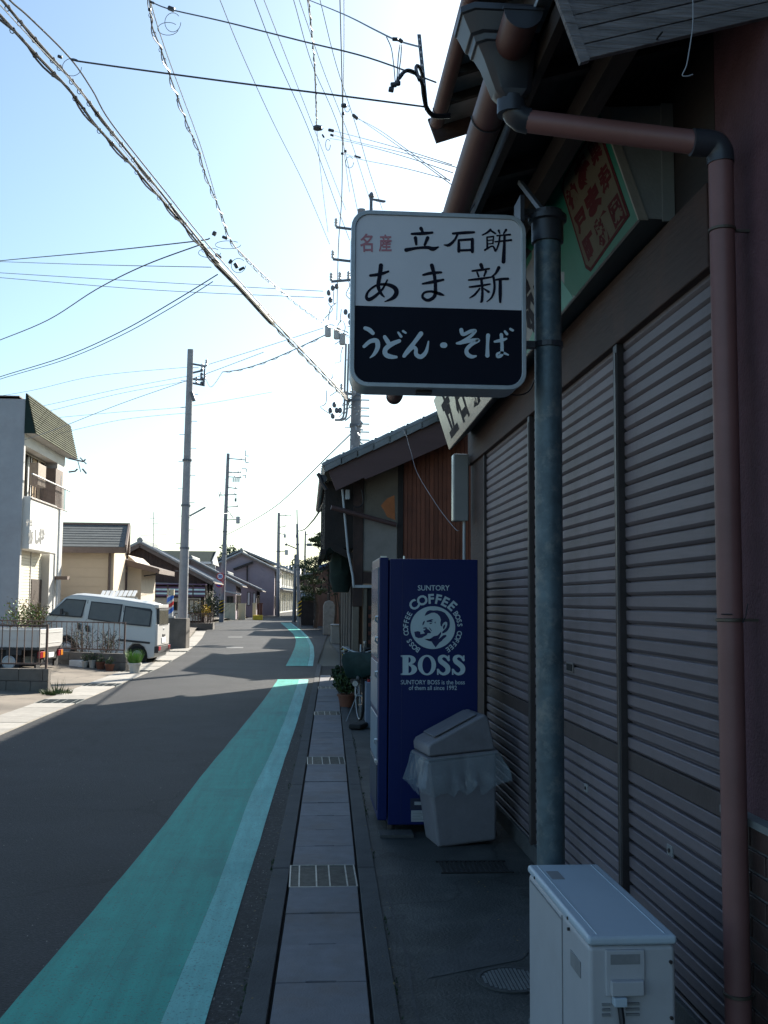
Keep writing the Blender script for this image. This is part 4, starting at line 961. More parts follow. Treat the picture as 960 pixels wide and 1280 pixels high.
# ------------------------------------------------------------------ litter bin
bb = G(545, 1059)
bn = thing('litter_bin', 'grey plastic litter bin with slanted lid and clear bag leaning beside the blue machine', 'bin', (bb.x + .18, bb.y + .16, 0), rz=R(9), local=True, ry=R(-4.6))
def taper(w0, d0, z0, w1, d1, z1, x0=0, x1=0): return [(x0 - w0, -d0, z0), (x0 + w0, -d0, z0), (x0 + w0, d0, z0), (x0 - w0, d0, z0), (x1 - w1, -d1, z1), (x1 + w1, -d1, z1), (x1 + w1, d1, z1), (x1 - w1, d1, z1)]
mb = MB(); mb.hexa(taper(.195, .15, .012, .228, .18, .56)); bd = build(mb, 'body', 'bin_plastic', bn, bevel=.022, seg=3)
mb = MB(); mb.prism([(-.222, -.185, .585), (.222, -.185, .585), (.19, -.185, .795), (.165, -.185, .815), (-.205, -.185, .665), (-.222, -.185, .64)], (0, .37, 0)); ld = build(mb, 'lid', 'bin_plastic', bn, bevel=.018, seg=3)
mb = MB(); mb.prism([(-.16, -.13, .692), (.13, -.13, .807), (.13, .13, .807), (-.16, .13, .692)], (-.004, 0, .010)); build(mb, 'flap', 'bin_plastic', ld, bevel=.006)
mb = MB(); mb.box(-.236, .236, -.19, .19, .56, .582); build(mb, 'rim', 'bin_plastic', bn, bevel=.006)
mb = MB(); n = 96; rg2 = random.Random(5)
levels = [(.575, 1.03), (.545, 1.07), (.50, 1.12), (.45, 1.20), (.405, 1.28), (.375, 1.25)]
for li, (z, f_) in enumerate(levels):
    for j in range(n):
        a = 2 * math.pi * j / n; ca, sa = math.cos(a), math.sin(a); k_ = max(abs(ca) / .236, abs(sa) / .19); r_ = (1 / k_) 
        q = noise.noise(Vector((ca * 3.2, sa * 3.2, z * 5))); q2 = noise.noise(Vector((ca * 9, sa * 9, z * 14 + 7)))
        rr_ = r_ * (1 + (f_ - 1) * .5 + .02 * math.sin(z * 130 + 3 * q) + .02 * abs(noise.noise(Vector((ca * 6, sa * 6, z * 40)))) + (.16 * q + .09 * q2) * (li / 5) + (.12 * (li / 5) * max(0, ca)) + (.10 * (li / 5) * max(0, -ca)))
        mb.v.append(Vector((rr_ * ca, rr_ * sa, z + .08 * q * (li / 5) + .03 * q2 * (li / 5) - .04 * (li / 5) * (1 - abs(ca)))))
for i in range(len(levels) - 1):
    for j in range(n): a = i * n + j; b = i * n + (j + 1) % n; mb.f.append([a, b, b + n, a + n])
build(mb, 'bag_liner', 'bag_film', bn, smooth=True)

# ================================================================== neighbour house beyond the shop
NY = 15.4
nh = thing('old_house', 'old clay-walled house with brown gable fascia and red-brown board cladding behind the vending machine', 'house', (.7, NY, 0))
def NP(x, y, Y=NY): return P(x, y, Y)
wl, wr = NP(440, 800).x, 6.5
fz = lambda x: 3.37 + (x - .26) * .452        # underside line of the roof along the gable
# gable wall pieces
xa = NP(497, 650).x; xp = NP(504, 650).x
zsill = NP(450, 715).z; zs2 = NP(450, 733).z
mb = MB(); mb.prism([(wl + .14, NY, zsill), (xa, NY, zsill), (xa, NY, fz(xa)), (wl + .14, NY, fz(wl + .14))], (0, .15, 0)); build(mb, 'clay_wall', 'clay_wall', nh)
zmid = NP(450, 648).z
mb = MB(); mb.prism([(wl + .15, NY - .012, zsill + .02), (xa - .01, NY - .012, zsill + .02), (xa - .01, NY - .012, NP(495, 655).z), (wl + .15, NY - .012, zmid + .05)], (0, .011, 0)); build(mb, 'lower_plaster', 'clay_light', nh)
q = [NP(x, y, NY - .004) for x, y in ((476, 632), (484, 623), (493, 619), (494, 650), (484, 646), (480, 638))]
mb = MB(); mb.prism(q, (0, .003, 0)); build(mb, 'plaster_scar', 'clay_scar', nh)
mb = MB(); mb.prism([(xp, NY + .02, .0), (wr, NY + .02, 0), (wr, NY + .02, fz(wr)), (xp, NY + .02, fz(xp))], (0, .15, 0)); build(mb, 'board_backing', 'brick_red', nh)
x = xp
while x < 2.6:
    mb = MB(); mb.prism([(x + .003, NY - .005, 1.5), (x + .062, NY - .005, 1.5), (x + .062, NY - .005, fz(x)), (x + .003, NY - .005, fz(x))], (0, .02, 0)); build(mb, 'board', 'rust_board', nh); x += .066
mb = MB(); mb.box(xa, xp, NY - .03, NY + .1, 0, fz(xa)); build(mb, 'post', 'dark_wood', nh, bevel=.008)
mb = MB(); mb.box(wl + .0, wl + .15, NY - .04, NY + .12, zs2 - .3, fz(wl + .1)); build(mb, 'corner_post', 'brown_beam', nh, bevel=.008)
mb = MB(); mb.box(wl + .15, xa, NY - .035, NY + .1, zs2 + .04, zsill); build(mb, 'sill_beam', 'brown_beam', nh, bevel=.008)
mb = MB(); mb.box(wl, xa + .02, NY - .06, NY + .02, zs2 - .02, zs2 + .02); build(mb, 'ledge_strip', 'pvc_pale', nh)
# lower wall: rough red brick between dark posts
mb = MB(); mb.box(wl + .22, xa, NY + .012, NY + .15, 0, zs2 - .02); lw = build(mb, 'lower_wall', 'dark_wood', nh)
b1 = MB(); b1.box(wl + .24, wl + .24 + .2, NY - .004, NY + .014, .02, .075); br = build(b1, 'brick', 'brick_red', lw)
for r_ in range(24):
    for c_ in range(4):
        if r_ or c_:
            if wl + .24 + c_ * .21 + (.1 if r_ % 2 else 0) + .2 < xa + .05: inst(br, lw, (c_ * .21 + (.1 if r_ % 2 else 0), 0, r_ * .063))
mb = MB(); mb.box(wl, wl + .10, NY - .03, NY + .14, 0, zs2 - .02); build(mb, 'corner_post', 'clay_wall', nh, bevel=.01)
mb = MB(); mb.box(wl + .16, wl + .22, NY - .02, NY + .1, 0, zs2 - .02); build(mb, 'downpipe', 'clay_wall', nh, bevel=.01)
# street front
mb = MB(); mb.box(wl + .02, wl + .16, NY + .14, 20.4, 0, 3.4); fr_ = build(mb, 'street_wall', 'dark_wood', nh)
y = NY + .5
while y < 20.2:
    mb = MB(); mb.box(wl - .005, wl + .02, y, y + .9, .5, 2.0); d_ = build(mb, 'lattice_door', 'dark_wood', fr_)
    y += 1.15
# upper floor slatted bay under the eaves
bxl = P(408, 640, NY).x
zb0 = P(408, 690, NY).z
mb = MB(); mb.box(bxl + .03, wl + .02, NY + .0, 20.2, zb0 + .06, 3.32); bay = build(mb, 'slatted_bay', 'dark_wood', nh)
y = NY + .03
while y < 20.2:
    mb = MB(); mb.box(bxl - .02, bxl + .03, y, y + .05, zb0 + .02, 3.30); build(mb, 'slat', 'dark_wood', bay); y += .13
mb = MB(); mb.beam((bxl - .04, NY - .05, zb0 + .0), (bxl - .04, 20.25, zb0 + .0), .08, .07); build(mb, 'bay_rail', 'dark_wood', bay)
mb = MB(); mb.beam(NP(416, 683), NP(441, 697), .05, .10); build(mb, 'bracket_beam', 'dark_wood', bay)
# barge board with steps, verge tiles, roof
def bp_(x, y, d=.0): return NP(x, y, NY - .42 - d)
mb = MB(); mb.prism([bp_(409, 586), bp_(420, 613), bp_(455, 597), bp_(457, 599), bp_(500, 581), bp_(575, 548), bp_(575, 509), bp_(500, 545)], (0, .035, 0)); build(mb, 'barge_board', 'barge_brown', nh)
mb = MB(); mb.prism([bp_(408, 587, .02), bp_(409, 584, .02), bp_(575, 506, .02), bp_(575, 510, .02)], (0, .05, 0)); build(mb, 'verge_strip', 'clay_light', nh)
rz_ = lambda x: NP(405, 590).z + (x - .26) * .47
RX1 = 5.6
mb = MB(); slope(mb, (.24, NY - .40, rz_(.24) - .02), (.24, 20.6, rz_(.24) - .02), (RX1, 20.6, rz_(RX1) - .02), (RX1, NY - .40, rz_(RX1) - .02), .07, .27, .05)
slope(mb, (11, 20.6, rz_(.24)), (11, NY - .40, rz_(.24)), (RX1, NY - .40, rz_(RX1) - .02), (RX1, 20.6, rz_(RX1) - .02), .07, .27, 0); rf = build(mb, 'roof', 'roof_tile', nh)
for i in range(20):
    x = .24 + i * .235; z = rz_(x) + .05
    mb = MB(); m0 = Vector((x, NY - .43, z)); m1 = Vector((x + .25, NY - .43, z + .25 * .47 + .012))
    mb.tube([m0, m1], .055, 8); mb.prism([m0 + Vector((0, -.05, .02)), m1 + Vector((0, -.05, .02)), m1 + Vector((0, -.05, -.10)), m0 + Vector((0, -.05, -.10))], (0, .3, 0)); build(mb, 'verge_tile', 'roof_tile', rf, smooth=False)
    mb = MB(); mb.box(x + .02, x + .06, NY - .45, NY - .39, z + .06, z + .09); build(mb, 'tile_nub', 'roof_tile', rf)
# broken eaves end, downpipe, diagonal pole, loose cable
mb = MB(); mb.tube(catmull([tuple(NP(x, y, NY - .3)) for x, y in ((397, 592), (400, 596), (403, 604), (408, 612))], 4), .03, 8, rs=None); mb.tube([(.22, NY - .3, 3.32), (.22, 20.4, 3.32)], .06, 10); build(mb, 'eaves_gutter', 'fitting_dark', nh, smooth=True)
mb = MB(); mb.tube([NP(428, 612, NY - .12), NP(435, 690, NY - .12), NP(441, 720, NY - .12), NP(442, 733, NY - .12)], .018, 10); build(mb, 'white_downpipe', 'pvc_pale', nh, smooth=True)
mb = MB(); mb.tube([NP(414, 634, NY - .25), NP(495, 656, NY - .08)], .035, 12); build(mb, 'propping_pole', 'barge_brown', nh, smooth=True)
mb = MB(); a, b = NP(432, 612, NY - .15), NP(437, 625, NY - .05); mb.box(a.x, b.x, NY - .16, NY - .06, b.z, a.z); build(mb, 'meter_box', 'pvc_pale', nh, bevel=.01)
mb = MB(); mb.tube(catmull([tuple(NP(x, y, NY - .3)) for x, y in ((452, 612), (454, 628), (448, 634), (441, 632))], 5), .008, 5); build(mb, 'loose_cable', 'cable_black', nh)
mb = MB(); mb.tube(catmull([tuple(P(x, y, Y)) for x, y, Y in ((456, 532, 14.2), (500, 536, 13.5), (512, 560, 12.5), (521, 590, 11.6), (545, 630, 9.8), (568, 660, 8.7), (574, 663, 8.55))], 6), .0028, 5); build(mb, 'sagging_service_cable', 'arm_steel', label='thin pale service cable sagging from the tiled verge to the shop corner', cat='cable')
# hanging creeper and net by the corner
def twig(mb, p, d, L, r, depth, rg):
    q = p + d * L; mb.tube([p, p.lerp(q, .5) + Vector((rg.gauss(0, .04), rg.gauss(0, .04), rg.gauss(0, .04))) * L, q], r, 5, False)
    if depth:
        for _ in range(3):
            nd = (d + Vector((rg.gauss(0, .6), rg.gauss(0, .6), rg.gauss(0, .6)))).normalized(); twig(mb, p.lerp(q, rg.uniform(.4, 1)), nd, L * .7, r * .6, depth - 1, rg)
rgt = random.Random(9); mb = MB(); tp0 = P(420, 790, 17.2)
mb.tube([(tp0.x + .1, 17.2, 0), P(424, 760, 17.2), P(419, 730, 17.2)], .010, 6)
for k in range(7): twig(mb, P(418, 728, 17.2), Vector((rgt.uniform(-.5, .7), rgt.uniform(-.5, .5), 1)).normalized(), .35, .010, 3, rgt)
crp = thing('bare_shrub', 'bare twiggy shrub rising in front of the dark slatted bay', 'shrub', (tp0.x, 17.2, 0)); build(mb, 'branches', 'bark', crp)
mb = MB(); leaves(mb, P(419, 712, 17.2), .42, 260, .03, 1.1, 4); build(mb, 'leaves', 'leaf_dark', crp)
mb = MB(); c_ = P(436, 716, 15.9); n_ = 10
for i in range(n_ + 1):
    for j in range(20):
        t_ = i / n_; a = 2 * math.pi * j / 20; r_ = (.06 + .14 * math.sin(math.pi * min(1, t_ * .62 + .18))) * (1 + .18 * noise.noise(Vector((j * .7, i * .5, 1))))
        mb.v.append(Vector((c_.x - .12 + r_ * math.cos(a) * .9, 15.95 + r_ * math.sin(a) * .8, c_.z - .30 + .62 * t_)))
for i in range(n_):
    for j in range(20): a = i * 20 + j; b = i * 20 + (j + 1) % 20; mb.f.append([a, b, b + 20, a + 20])
mb.f.append(list(range(20))); build(mb, 'net_bundle', 'green_net', label='dark green netting bundle hung on the corner of the clay-walled house', cat='netting', smooth=True)

# unseen block added behind the houses to keep the street in shade
rb = thing('shade_block', 'unseen house-shaped block added inland behind the shop to shade the street', 'house', (6, 14, 0))
mb = MB(); mb.box(2.9, 10, 9.4, 15.2, 0, 6.3); build(mb, 'wall', 'clay_wall', rb)
mb = MB(); mb.box(3.7, 10, 15.2, 19.6, 0, 6.3); slope(mb, (2.6, 9.1, 6.3), (2.6, 15.3, 6.3), (6.4, 15.3, 7.7), (6.4, 9.1, 7.7), .08, .3, 0); slope(mb, (3.4, 15.3, 6.6), (3.4, 20, 6.6), (6.4, 20, 7.7), (6.4, 15.3, 7.7), .08, .3, 0); slope(mb, (10.3, 20, 6.3), (10.3, 9.1, 6.3), (6.4, 9.1, 7.7), (6.4, 20, 7.7), .08, .3, 0); build(mb, 'roof', 'roof_tile', rb)

# ------------------------------------------------------------------ bicycle
BY = 13.35
bk = thing('bicycle', 'parked town bicycle with dark green covered front basket between wall and vending machine', 'bicycle', (P(449, 903, BY).x, BY, 0), local=True, rz=R(-8))
def wheel(mb_, y, tilt=0):
    c = Vector((0, y, .33)); ct, st_ = math.cos(tilt), math.sin(tilt)
    f = lambda r, a: c + Vector((st_ * r * math.cos(a), ct * r * math.cos(a), r * math.sin(a)))
    return f, c
fw_ = R(14)
f, c = wheel(None, 0, -fw_); mb = MB(); mb.tube([f(.315, 2 * math.pi * i / 40) for i in range(41)], .019, 8, False); wf = build(mb, 'front_wheel', 'rubber', bk, smooth=True)
mb = MB(); mb.tube([f(.297, 2 * math.pi * i / 40) for i in range(41)], .009, 6, False)
for i in range(20): mb.tube([c, f(.297, i * math.pi / 10)], .0022, 4, False)
mb.cyl(c - Vector((.04, 0, 0)), c + Vector((.04, 0, 0)), .018); build(mb, 'rim', 'bike_steel', wf)
f, c2 = wheel(None, 1.05); mb = MB(); mb.tube([f(.315, 2 * math.pi * i / 40) for i in range(41)], .019, 8, False); wr_ = build(mb, 'rear_wheel', 'rubber', bk, smooth=True)
mb = MB(); mb.tube([f(.297, 2 * math.pi * i / 40) for i in range(41)], .009, 6, False)
for i in range(20): mb.tube([c2, f(.297, i * math.pi / 10)], .0022, 4, False)
build(mb, 'rim', 'bike_steel', wr_)
mb = MB()
for s_ in (-1, 1): mb.tube([c + Vector((s_ * .05, 0, 0)), c + Vector((s_ * .055, .05, .32)), c + Vector((s_ * .02, .09, .42))], .011, 8)
mb.tube([c + Vector((0, .09, .41)), c + Vector((0, .15, .64))], .014, 8); build(mb, 'fork', 'bike_steel', bk, smooth=True)
mb = MB(); mb.tube([f_ + Vector((0, 0, 0)) for f_ in (c + Vector((0, .12, .48)), Vector((0, .50, .34)), Vector((0, .62, .30)))], .018, 8); mb.tube([(0, .62, .30), (0, .72, .80)], .015, 8)
for s_ in (-1, 1): mb.tube([(0, .62, .30), (s_ * .05, 1.05, .33)], .009, 6); mb.tube([(0, .69, .62), (s_ * .05, 1.05, .33)], .008, 6)
build(mb, 'frame', 'bike_frame', bk, smooth=True)
mb = MB()
hb = [(-.27, .32, .91), (-.24, .24, .93), (-.17, .16, .905), (-.08, .13, .875), (0, .14, .865), (.08, .13, .875), (.17, .16, .905), (.24, .24, .93), (.27, .32, .91)]
mb.tube(catmull(hb, 5), .011, 8); mb.tube([(0, .14, .86), (0, .16, .78)], .012, 8); hbar = build(mb, 'handlebar', 'bike_steel', bk, smooth=True)
for s_ in (-1, 1): mb = MB(); mb.tube([(s_ * .255, .29, .925), (s_ * .275, .40, .895)], .016, 8); build(mb, 'grip', 'rubber', hbar, smooth=True)
for s_ in (-1, 1): mb = MB(); mb.tube([(s_ * .17, .15, .90), (s_ * .21, .11, .885), (s_ * .26, .16, .885)], .006, 6); build(mb, 'brake_lever', 'bike_steel', hbar, smooth=True)
mb = MB(); mb.tube([(.05, .1, .88), (.05, .06, .93), (.06, .05, .985)], .012, 6); mb.lathe((.06, .05, .98), [(.001, 0), (.022, .01), (.022, .035), (.001, .045)], 10); build(mb, 'bell', 'bike_steel', hbar, smooth=True)
mb = MB(); n_ = 26
for i, (z, s_) in enumerate(((.86, .75), (.875, 1.0), (.80, 1.12), (.70, 1.05), (.60, .86), (.56, .55))):
    for j in range(n_):
        a = 2 * math.pi * j / n_; k_ = max(abs(math.cos(a)) / .20, abs(math.sin(a)) / .17); q = 1 + .12 * noise.noise(Vector((math.cos(a) * 2, math.sin(a) * 2, z * 6)))
        mb.v.append(Vector((math.cos(a) / k_ * s_ * q * .92, -.13 + math.sin(a) / k_ * s_ * q * .9, z + .03 * noise.noise(Vector((a, z, 3))))))
for i in range(5):
    for j in range(n_): a = i * n_ + j; b = i * n_ + (j + 1) % n_; mb.f.append([a, b, b + n_, a + n_])
mb.f.append(list(range(n_))); mb.f.append([5 * n_ + j for j in range(n_)]); bsk = build(mb, 'basket_cover', 'green_cover', bk, smooth=True)
mb = MB(); mb.box(-.10, .10, -.20, -.02, .50, .555); build(mb, 'basket_bottom', 'track_metal', bk)
mb = MB(); mb.lathe((-.03, -.27, .50), [(.001, 0), (.035, .0), (.045, .06), (.001, .07)], 12, 'y'); build(mb, 'headlamp', 'bike_steel', bk, smooth=True)
mb = MB(); mb.prism([(-.02, .60, .83), (.02, .60, .83), (.085, .84, .85), (.05, .88, .85), (-.05, .88, .85), (-.085, .84, .85)], (0, 0, .05)); build(mb, 'saddle', 'rubber', bk, bevel=.015)
mb = MB(); mb.tube([(.06, 1.02, .33), (.09, .98, .0)], .008, 6); mb.tube([(-.02, -.02, .36), (-.16, -.10, .005)], .006, 6); build(mb, 'kickstand', 'bike_steel', bk, smooth=True)
mb = MB()
for s_ in (-1, 1): mb.tube([(s_ * .06, .80, .68), (s_ * .06, 1.25, .68)], .006, 6); mb.tube([(s_ * .06, 1.2, .68), (s_ * .05, 1.05, .33)], .006, 6)
for k in range(4): mb.tube([(-.06, .82 + k * .13, .68), (.06, .82 + k * .13, .68)], .005, 6)
build(mb, 'rear_rack', 'bike_steel', bk)
mb = MB(); mb.tube([Vector((0, c.y, c.z)) + Vector((0, .345 * math.cos(R(a)), .345 * math.sin(R(a)))) for a in range(20, 150, 10)], .022, 6); build(mb, 'mudguard', 'bike_steel', bk, smooth=True)

a = P(457, 902, 12.7); b = P(470, 853, 12.7)
mb = MB(); mb.box(a.x, a.x + .17, 12.7, 12.95, 0.0, b.z); wb = build(mb, 'upright_box', 'vend_white', label='narrow pale upright metal box standing just beyond the vending machine', cat='box', bevel=.008)
mb = MB(); mb.cyl((a.x + .04, 12.78, b.z - .001), (a.x + .04, 12.78, b.z + .03), .02, n=10); build(mb, 'red_knob', 'lamp_red', wb)
a = G(443, 913); b = G(474, 903)
mb = MB(); mb.beam((a.x, a.y, .04), (b.x + .1, b.y + .35, .04), .16, .06); build(mb, 'doormat_roll', 'rubber', label='dark flat rubber ramp lying on the apron near the bicycle', cat='ramp', bevel=.02)
# yellow and black guarded guy wire
gp0 = P(433, 830, 18.3)
gy = thing('guy_wire_guard', 'black and yellow guard sleeve strapped to the corner post behind the flower pots', 'guard', (gp0.x, 16.9, 0))
mb = MB(); mb.tube([P(431, 862, 15.2), P(433, 810, 15.2)], .022, 8); build(mb, 'sleeve', 'rubber', gy)
for k in range(3):
    mb = MB(); a_ = P(431.4, 826 - k * 7, 15.2); mb.tube([a_ + Vector((-.03, -.01, -.012)), a_ + Vector((.03, -.012, .02))], .024, 8); build(mb, 'yellow_stripe', 'yellow', gy)
mb = MB(); mb.tube(catmull([tuple(P(x, y, 15.1)) for x, y in ((429, 815), (432, 809), (437, 811), (434, 816), (429, 817))], 4), .009, 6); build(mb, 'rope_loop', 'cable_light', gy)

# potted plants on the right pavement
def potted(name, label, px, py, hp, wp, crown_r, crown_z, mats, cat='potted plant', seed=1, group=None, kind='bush', potm='terracotta', n=500, ls=.03):
    g_ = G(px, py); t_ = thing(name, label, cat, (g_.x, g_.y, 0), group=group)
    z0 = lot_z(g_.x, g_.y) if g_.x < -3.9 else 0
    mb = MB(); mb.lathe((g_.x, g_.y, z0), [(wp * .36, .003), (wp * .5, hp * .86), (wp * .56, hp * .86), (wp * .56, hp), (wp * .46, hp), (wp * .44, hp * .9)], 18); build(mb, 'pot', potm, t_, smooth=True)
    mb = MB(); mb.lathe((g_.x, g_.y, z0), [(wp * .44, hp * .88), (.001, hp * .9)], 14); build(mb, 'soil', 'bark', t_)
    if kind == 'bush':
        mb = MB()
        for k, mt in enumerate(mats):
            mb = MB(); leaves(mb, (g_.x, g_.y, z0 + crown_z), crown_r * (1 - .12 * k), n, ls, .85, seed + k); build(mb, 'foliage', mt, t_)
        mb = MB(); rg = random.Random(seed)
        for k in range(5): mb.tube([(g_.x, g_.y, z0 + hp * .8), (g_.x + rg.uniform(-.6, .6) * crown_r, g_.y + rg.uniform(-.6, .6) * crown_r, z0 + crown_z)], .006, 5)
        build(mb, 'stems', 'bark', t_)
    else:
        mb = MB(); blades(mb, (g_.x, g_.y, z0 + hp * .9), wp * .42, n, crown_r, .008, .5, seed); build(mb, 'foliage', mats[0], t_)
    return t_
potted('potted_shrub', 'round dark green shrub in a terracotta pot, the nearer one beside the bicycle', 433, 884, .19, .25, .20, .36, ['leaf_dark', 'leaf_mid'], seed=11)
potted('potted_shrub', 'loose low green plant in a small pot, farther one at the house corner', 427, 864, .15, .20, .19, .28, ['leaf_dark', 'leaf_dark'], seed=21, n=300, ls=.035)
potted('potted_shrub', 'small leafy seedling in a tiny pot right beside the bicycle wheel', 443, 878, .10, .14, .10, .17, ['leaf_dark'], seed=31, n=120, ls=.02)

# ------------------------------------------------------------------ generic builders for the far houses
def window(parent, a, b, z0, z1, out, mat='window_dark', frame='window_frame', fr=.05, mull=1, glass=True):
    """a, b: (x, y) ends of the window on the wall; out: outward unit vector"""
    a = Vector((a[0], a[1], 0)); b = Vector((b[0], b[1], 0)); o = Vector((out[0], out[1], 0)); d = (b - a)
    mb = MB(); fz_ = lambda p, z, k: Vector((p.x, p.y, z)) + o * k
    for (s, e, zz0, zz1) in ([(0, 1, z0, z0 + fr), (0, 1, z1 - fr, z1)] + [(i / (mull + 1) - (fr / d.length / 2 if 0 < i < mull + 1 else (fr / d.length if i else 0)), i / (mull + 1) + (fr / d.length / 2 if 0 < i < mull + 1 else (0 if i else fr / d.length)), z0 + fr, z1 - fr) for i in range(mull + 2)]):
        p, q = a + d * s, a + d * e
        mb.hexa([fz_(p, zz0, .003), fz_(q, zz0, .003), fz_(q, zz0, .05), fz_(p, zz0, .05), fz_(p, zz1, .003), fz_(q, zz1, .003), fz_(q, zz1, .05), fz_(p, zz1, .05)])
    w_ = build(mb, 'window', frame, parent)
    for i in range(mull + 1):
        p, q = a + d * (i / (mull + 1)), a + d * ((i + 1) / (mull + 1)); m2 = MB()
        m2.hexa([fz_(p, z0 + .01, .006), fz_(q, z0 + .01, .006), fz_(q, z0 + .01, .02 + .006 * i), fz_(p, z0 + .01, .02 + .006 * i), fz_(p, z1 - .01, .006), fz_(q, z1 - .01, .006), fz_(q, z1 - .01, .02 + .006 * i), fz_(p, z1 - .01, .02 + .006 * i)])
        build(m2, 'pane', mat, w_)
    return w_

def gable_house(name, label, Y, ridge, eave, depth, wall, roof, roofp=None, eaveL=None, ov=.35, base_z=0, plank=False, barge='fascia_brown', group=None, ridge_tiles=True, rib=.05):
    """gable facing the camera at depth Y; ridge / eave = photo pixels of the verge ends (eave on the street side)"""
    rp, ep = P(*ridge, Y), P(*eave, Y); sgn = 1 if ep.x > rp.x else -1
    sl = (rp.z - ep.z) / abs(ep.x - rp.x); half = abs(ep.x - rp.x)
    lx = rp.x - sgn * (half if eaveL is None else eaveL); lz = rp.z - sl * abs(lx - rp.x)
    t_ = thing(name, label, 'house', (rp.x, Y + ov, base_z), group=group)
    wx1 = ep.x - sgn * .45; wx0 = lx + sgn * .45; h = lambda x: rp.z - sl * abs(x - rp.x) - .06
    mb = MB(); mb.prism([(wx0, Y + ov, base_z), (wx1, Y + ov, base_z), (wx1, Y + ov, h(wx1)), (rp.x, Y + ov, h(rp.x)), (wx0, Y + ov, h(wx0))], (0, depth - ov, 0)); build(mb, 'wall', wall, t_)
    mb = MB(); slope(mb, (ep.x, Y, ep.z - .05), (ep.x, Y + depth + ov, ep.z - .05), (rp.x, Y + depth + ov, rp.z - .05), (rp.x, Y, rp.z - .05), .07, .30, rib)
    r1 = build(mb, 'roof_slope', roofp or roof, t_)  # street-side slope gets a paler tile colour that stands in for sunlight
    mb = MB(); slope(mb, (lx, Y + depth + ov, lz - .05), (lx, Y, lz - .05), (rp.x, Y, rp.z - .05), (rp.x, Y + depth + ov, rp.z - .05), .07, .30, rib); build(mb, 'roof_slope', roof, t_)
    if ridge_tiles:
        mb = MB(); mb.beam((rp.x, Y - .03, rp.z + .10), (rp.x, Y + depth + ov, rp.z + .10), .20, .22); mb.tube([(rp.x, Y - .06, rp.z + .23), (rp.x, Y + depth + ov, rp.z + .23)], .09, 8); mb.lathe((rp.x, Y - .08, rp.z + .15), [(.16, 0), (.16, .08), (.05, .1)], 10, 'y'); build(mb, 'ridge', roof, t_)
    mb = MB()
    for (xe, ze) in ((ep.x, ep.z), (lx, lz)): mb.beam((xe, Y - .02, ze - .12), (rp.x, Y - .02, rp.z - .12), .04, .18)
    build(mb, 'barge_board', barge, t_)
    mb = MB()
    for (xe, ze) in ((ep.x, ep.z), (lx, lz)): mb.tube([(xe, Y - .02, ze + .06), (rp.x, Y - .02, rp.z + .08)], .075, 8)
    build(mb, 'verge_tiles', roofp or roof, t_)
    yy_ = Y + ov + .5
    while yy_ < Y + depth - 1.4:
        window(t_, (wx1, yy_), (wx1, yy_ + 1.1), base_z + .7, min(base_z + 1.9, h(wx1) - .2), (sgn, 0), mull=1)
        mb = MB(); mb.box(wx1 - .02, wx1 + sgn * .06, yy_ + 1.35, yy_ + 1.45, base_z, h(wx1) - .05); build(mb, 'post', 'dark_wood', t_); yy_ += 1.7
    mb = MB(); mb.tube([(ep.x + sgn * .06, Y, ep.z - .08), (ep.x + sgn * .06, Y + depth + ov, ep.z - .08)], .05, 8); build(mb, 'eaves_gutter', barge, t_)
    return t_, wx0, wx1, rp, ep, h

def box_building(name, label, x0, x1, y0, y1, h, wall, cat='building', bz=0):
    t_ = thing(name, label, cat, ((x0 + x1) / 2, y0, bz)); mb = MB(); mb.box(x0, x1, y0, y1, bz, h); build(mb, 'wall', wall, t_); return t_

# ================================================================== right-hand side beyond the clay-walled house
def right_house(name, label, Y0, Y1, X, ze, zr, wall, seed, posts=True, ov=.5, blue=False):
    t_ = thing(name, label, 'house', (X, Y0, 0)); mb = MB(); mb.prism([(X, Y0, 0), (X + 6, Y0, 0), (X + 6, Y0, ze - .1), (X + 3, Y0, zr - .15), (X, Y0, ze + .1)], (0, Y1 - Y0, 0)); build(mb, 'wall', wall, t_)
    mb = MB(); slope(mb, (X - ov, Y0 - .3, ze), (X - ov, Y1 + .3, ze), (X + 3, Y1 + .3, zr), (X + 3, Y0 - .3, zr), .07, .28, .05); build(mb, 'roof_slope', 'blue_sheet' if blue else 'roof_tile', t_)
    mb = MB(); slope(mb, (X + 6 + ov, Y1 + .3, ze), (X + 6 + ov, Y0 - .3, ze), (X + 3, Y0 - .3, zr), (X + 3, Y1 + .3, zr), .07, .28, .05); build(mb, 'roof_slope', 'roof_tile', t_)
    mb = MB(); mb.tube([(X + 3, Y0 - .3, zr + .12), (X + 3, Y1 + .3, zr + .12)], .12, 8); build(mb, 'ridge', 'roof_tile', t_)
    mb = MB(); mb.tube([(X - ov - .05, Y0 - .3, ze - .03), (X - ov - .05, Y1 + .3, ze - .03)], .05, 8); build(mb, 'eaves_gutter', 'fitting_dark', t_)
    y = Y0 + .1; k = 0
    while y < Y1 - 1:
        mb = MB(); mb.box(X - .05, X, y, y + .12, 0, ze); build(mb, 'post', 'dark_wood', t_)
        window(t_, (X, y + .2), (X, y + 1.4), .5, 1.9, (-1, 0), mull=2); y += 1.7
    return t_
right_house('wooden_house', 'dark wooden house just past the sunny gap, pale posts along its front', 28.0, 34.5, 1.15, 3.25, 5.0, 'tan_wall', 1)
right_house('wooden_house', 'brown wooden house with a blue sheet roof past the stone pillar', 50, 56, 1.15, 3.1, 4.2, 'brown_wall', 2, blue=True)
right_house('wooden_house', 'low brown house behind the clipped pine and the streetlight pole', 62, 76, .6, 3.0, 4.6, 'brown_wall', 3)
right_house('wooden_house', 'dark far house on the shaded kerb nearest the bend in the road', 84, 104, -.2, 3.2, 5.0, 'brown_wall', 4)
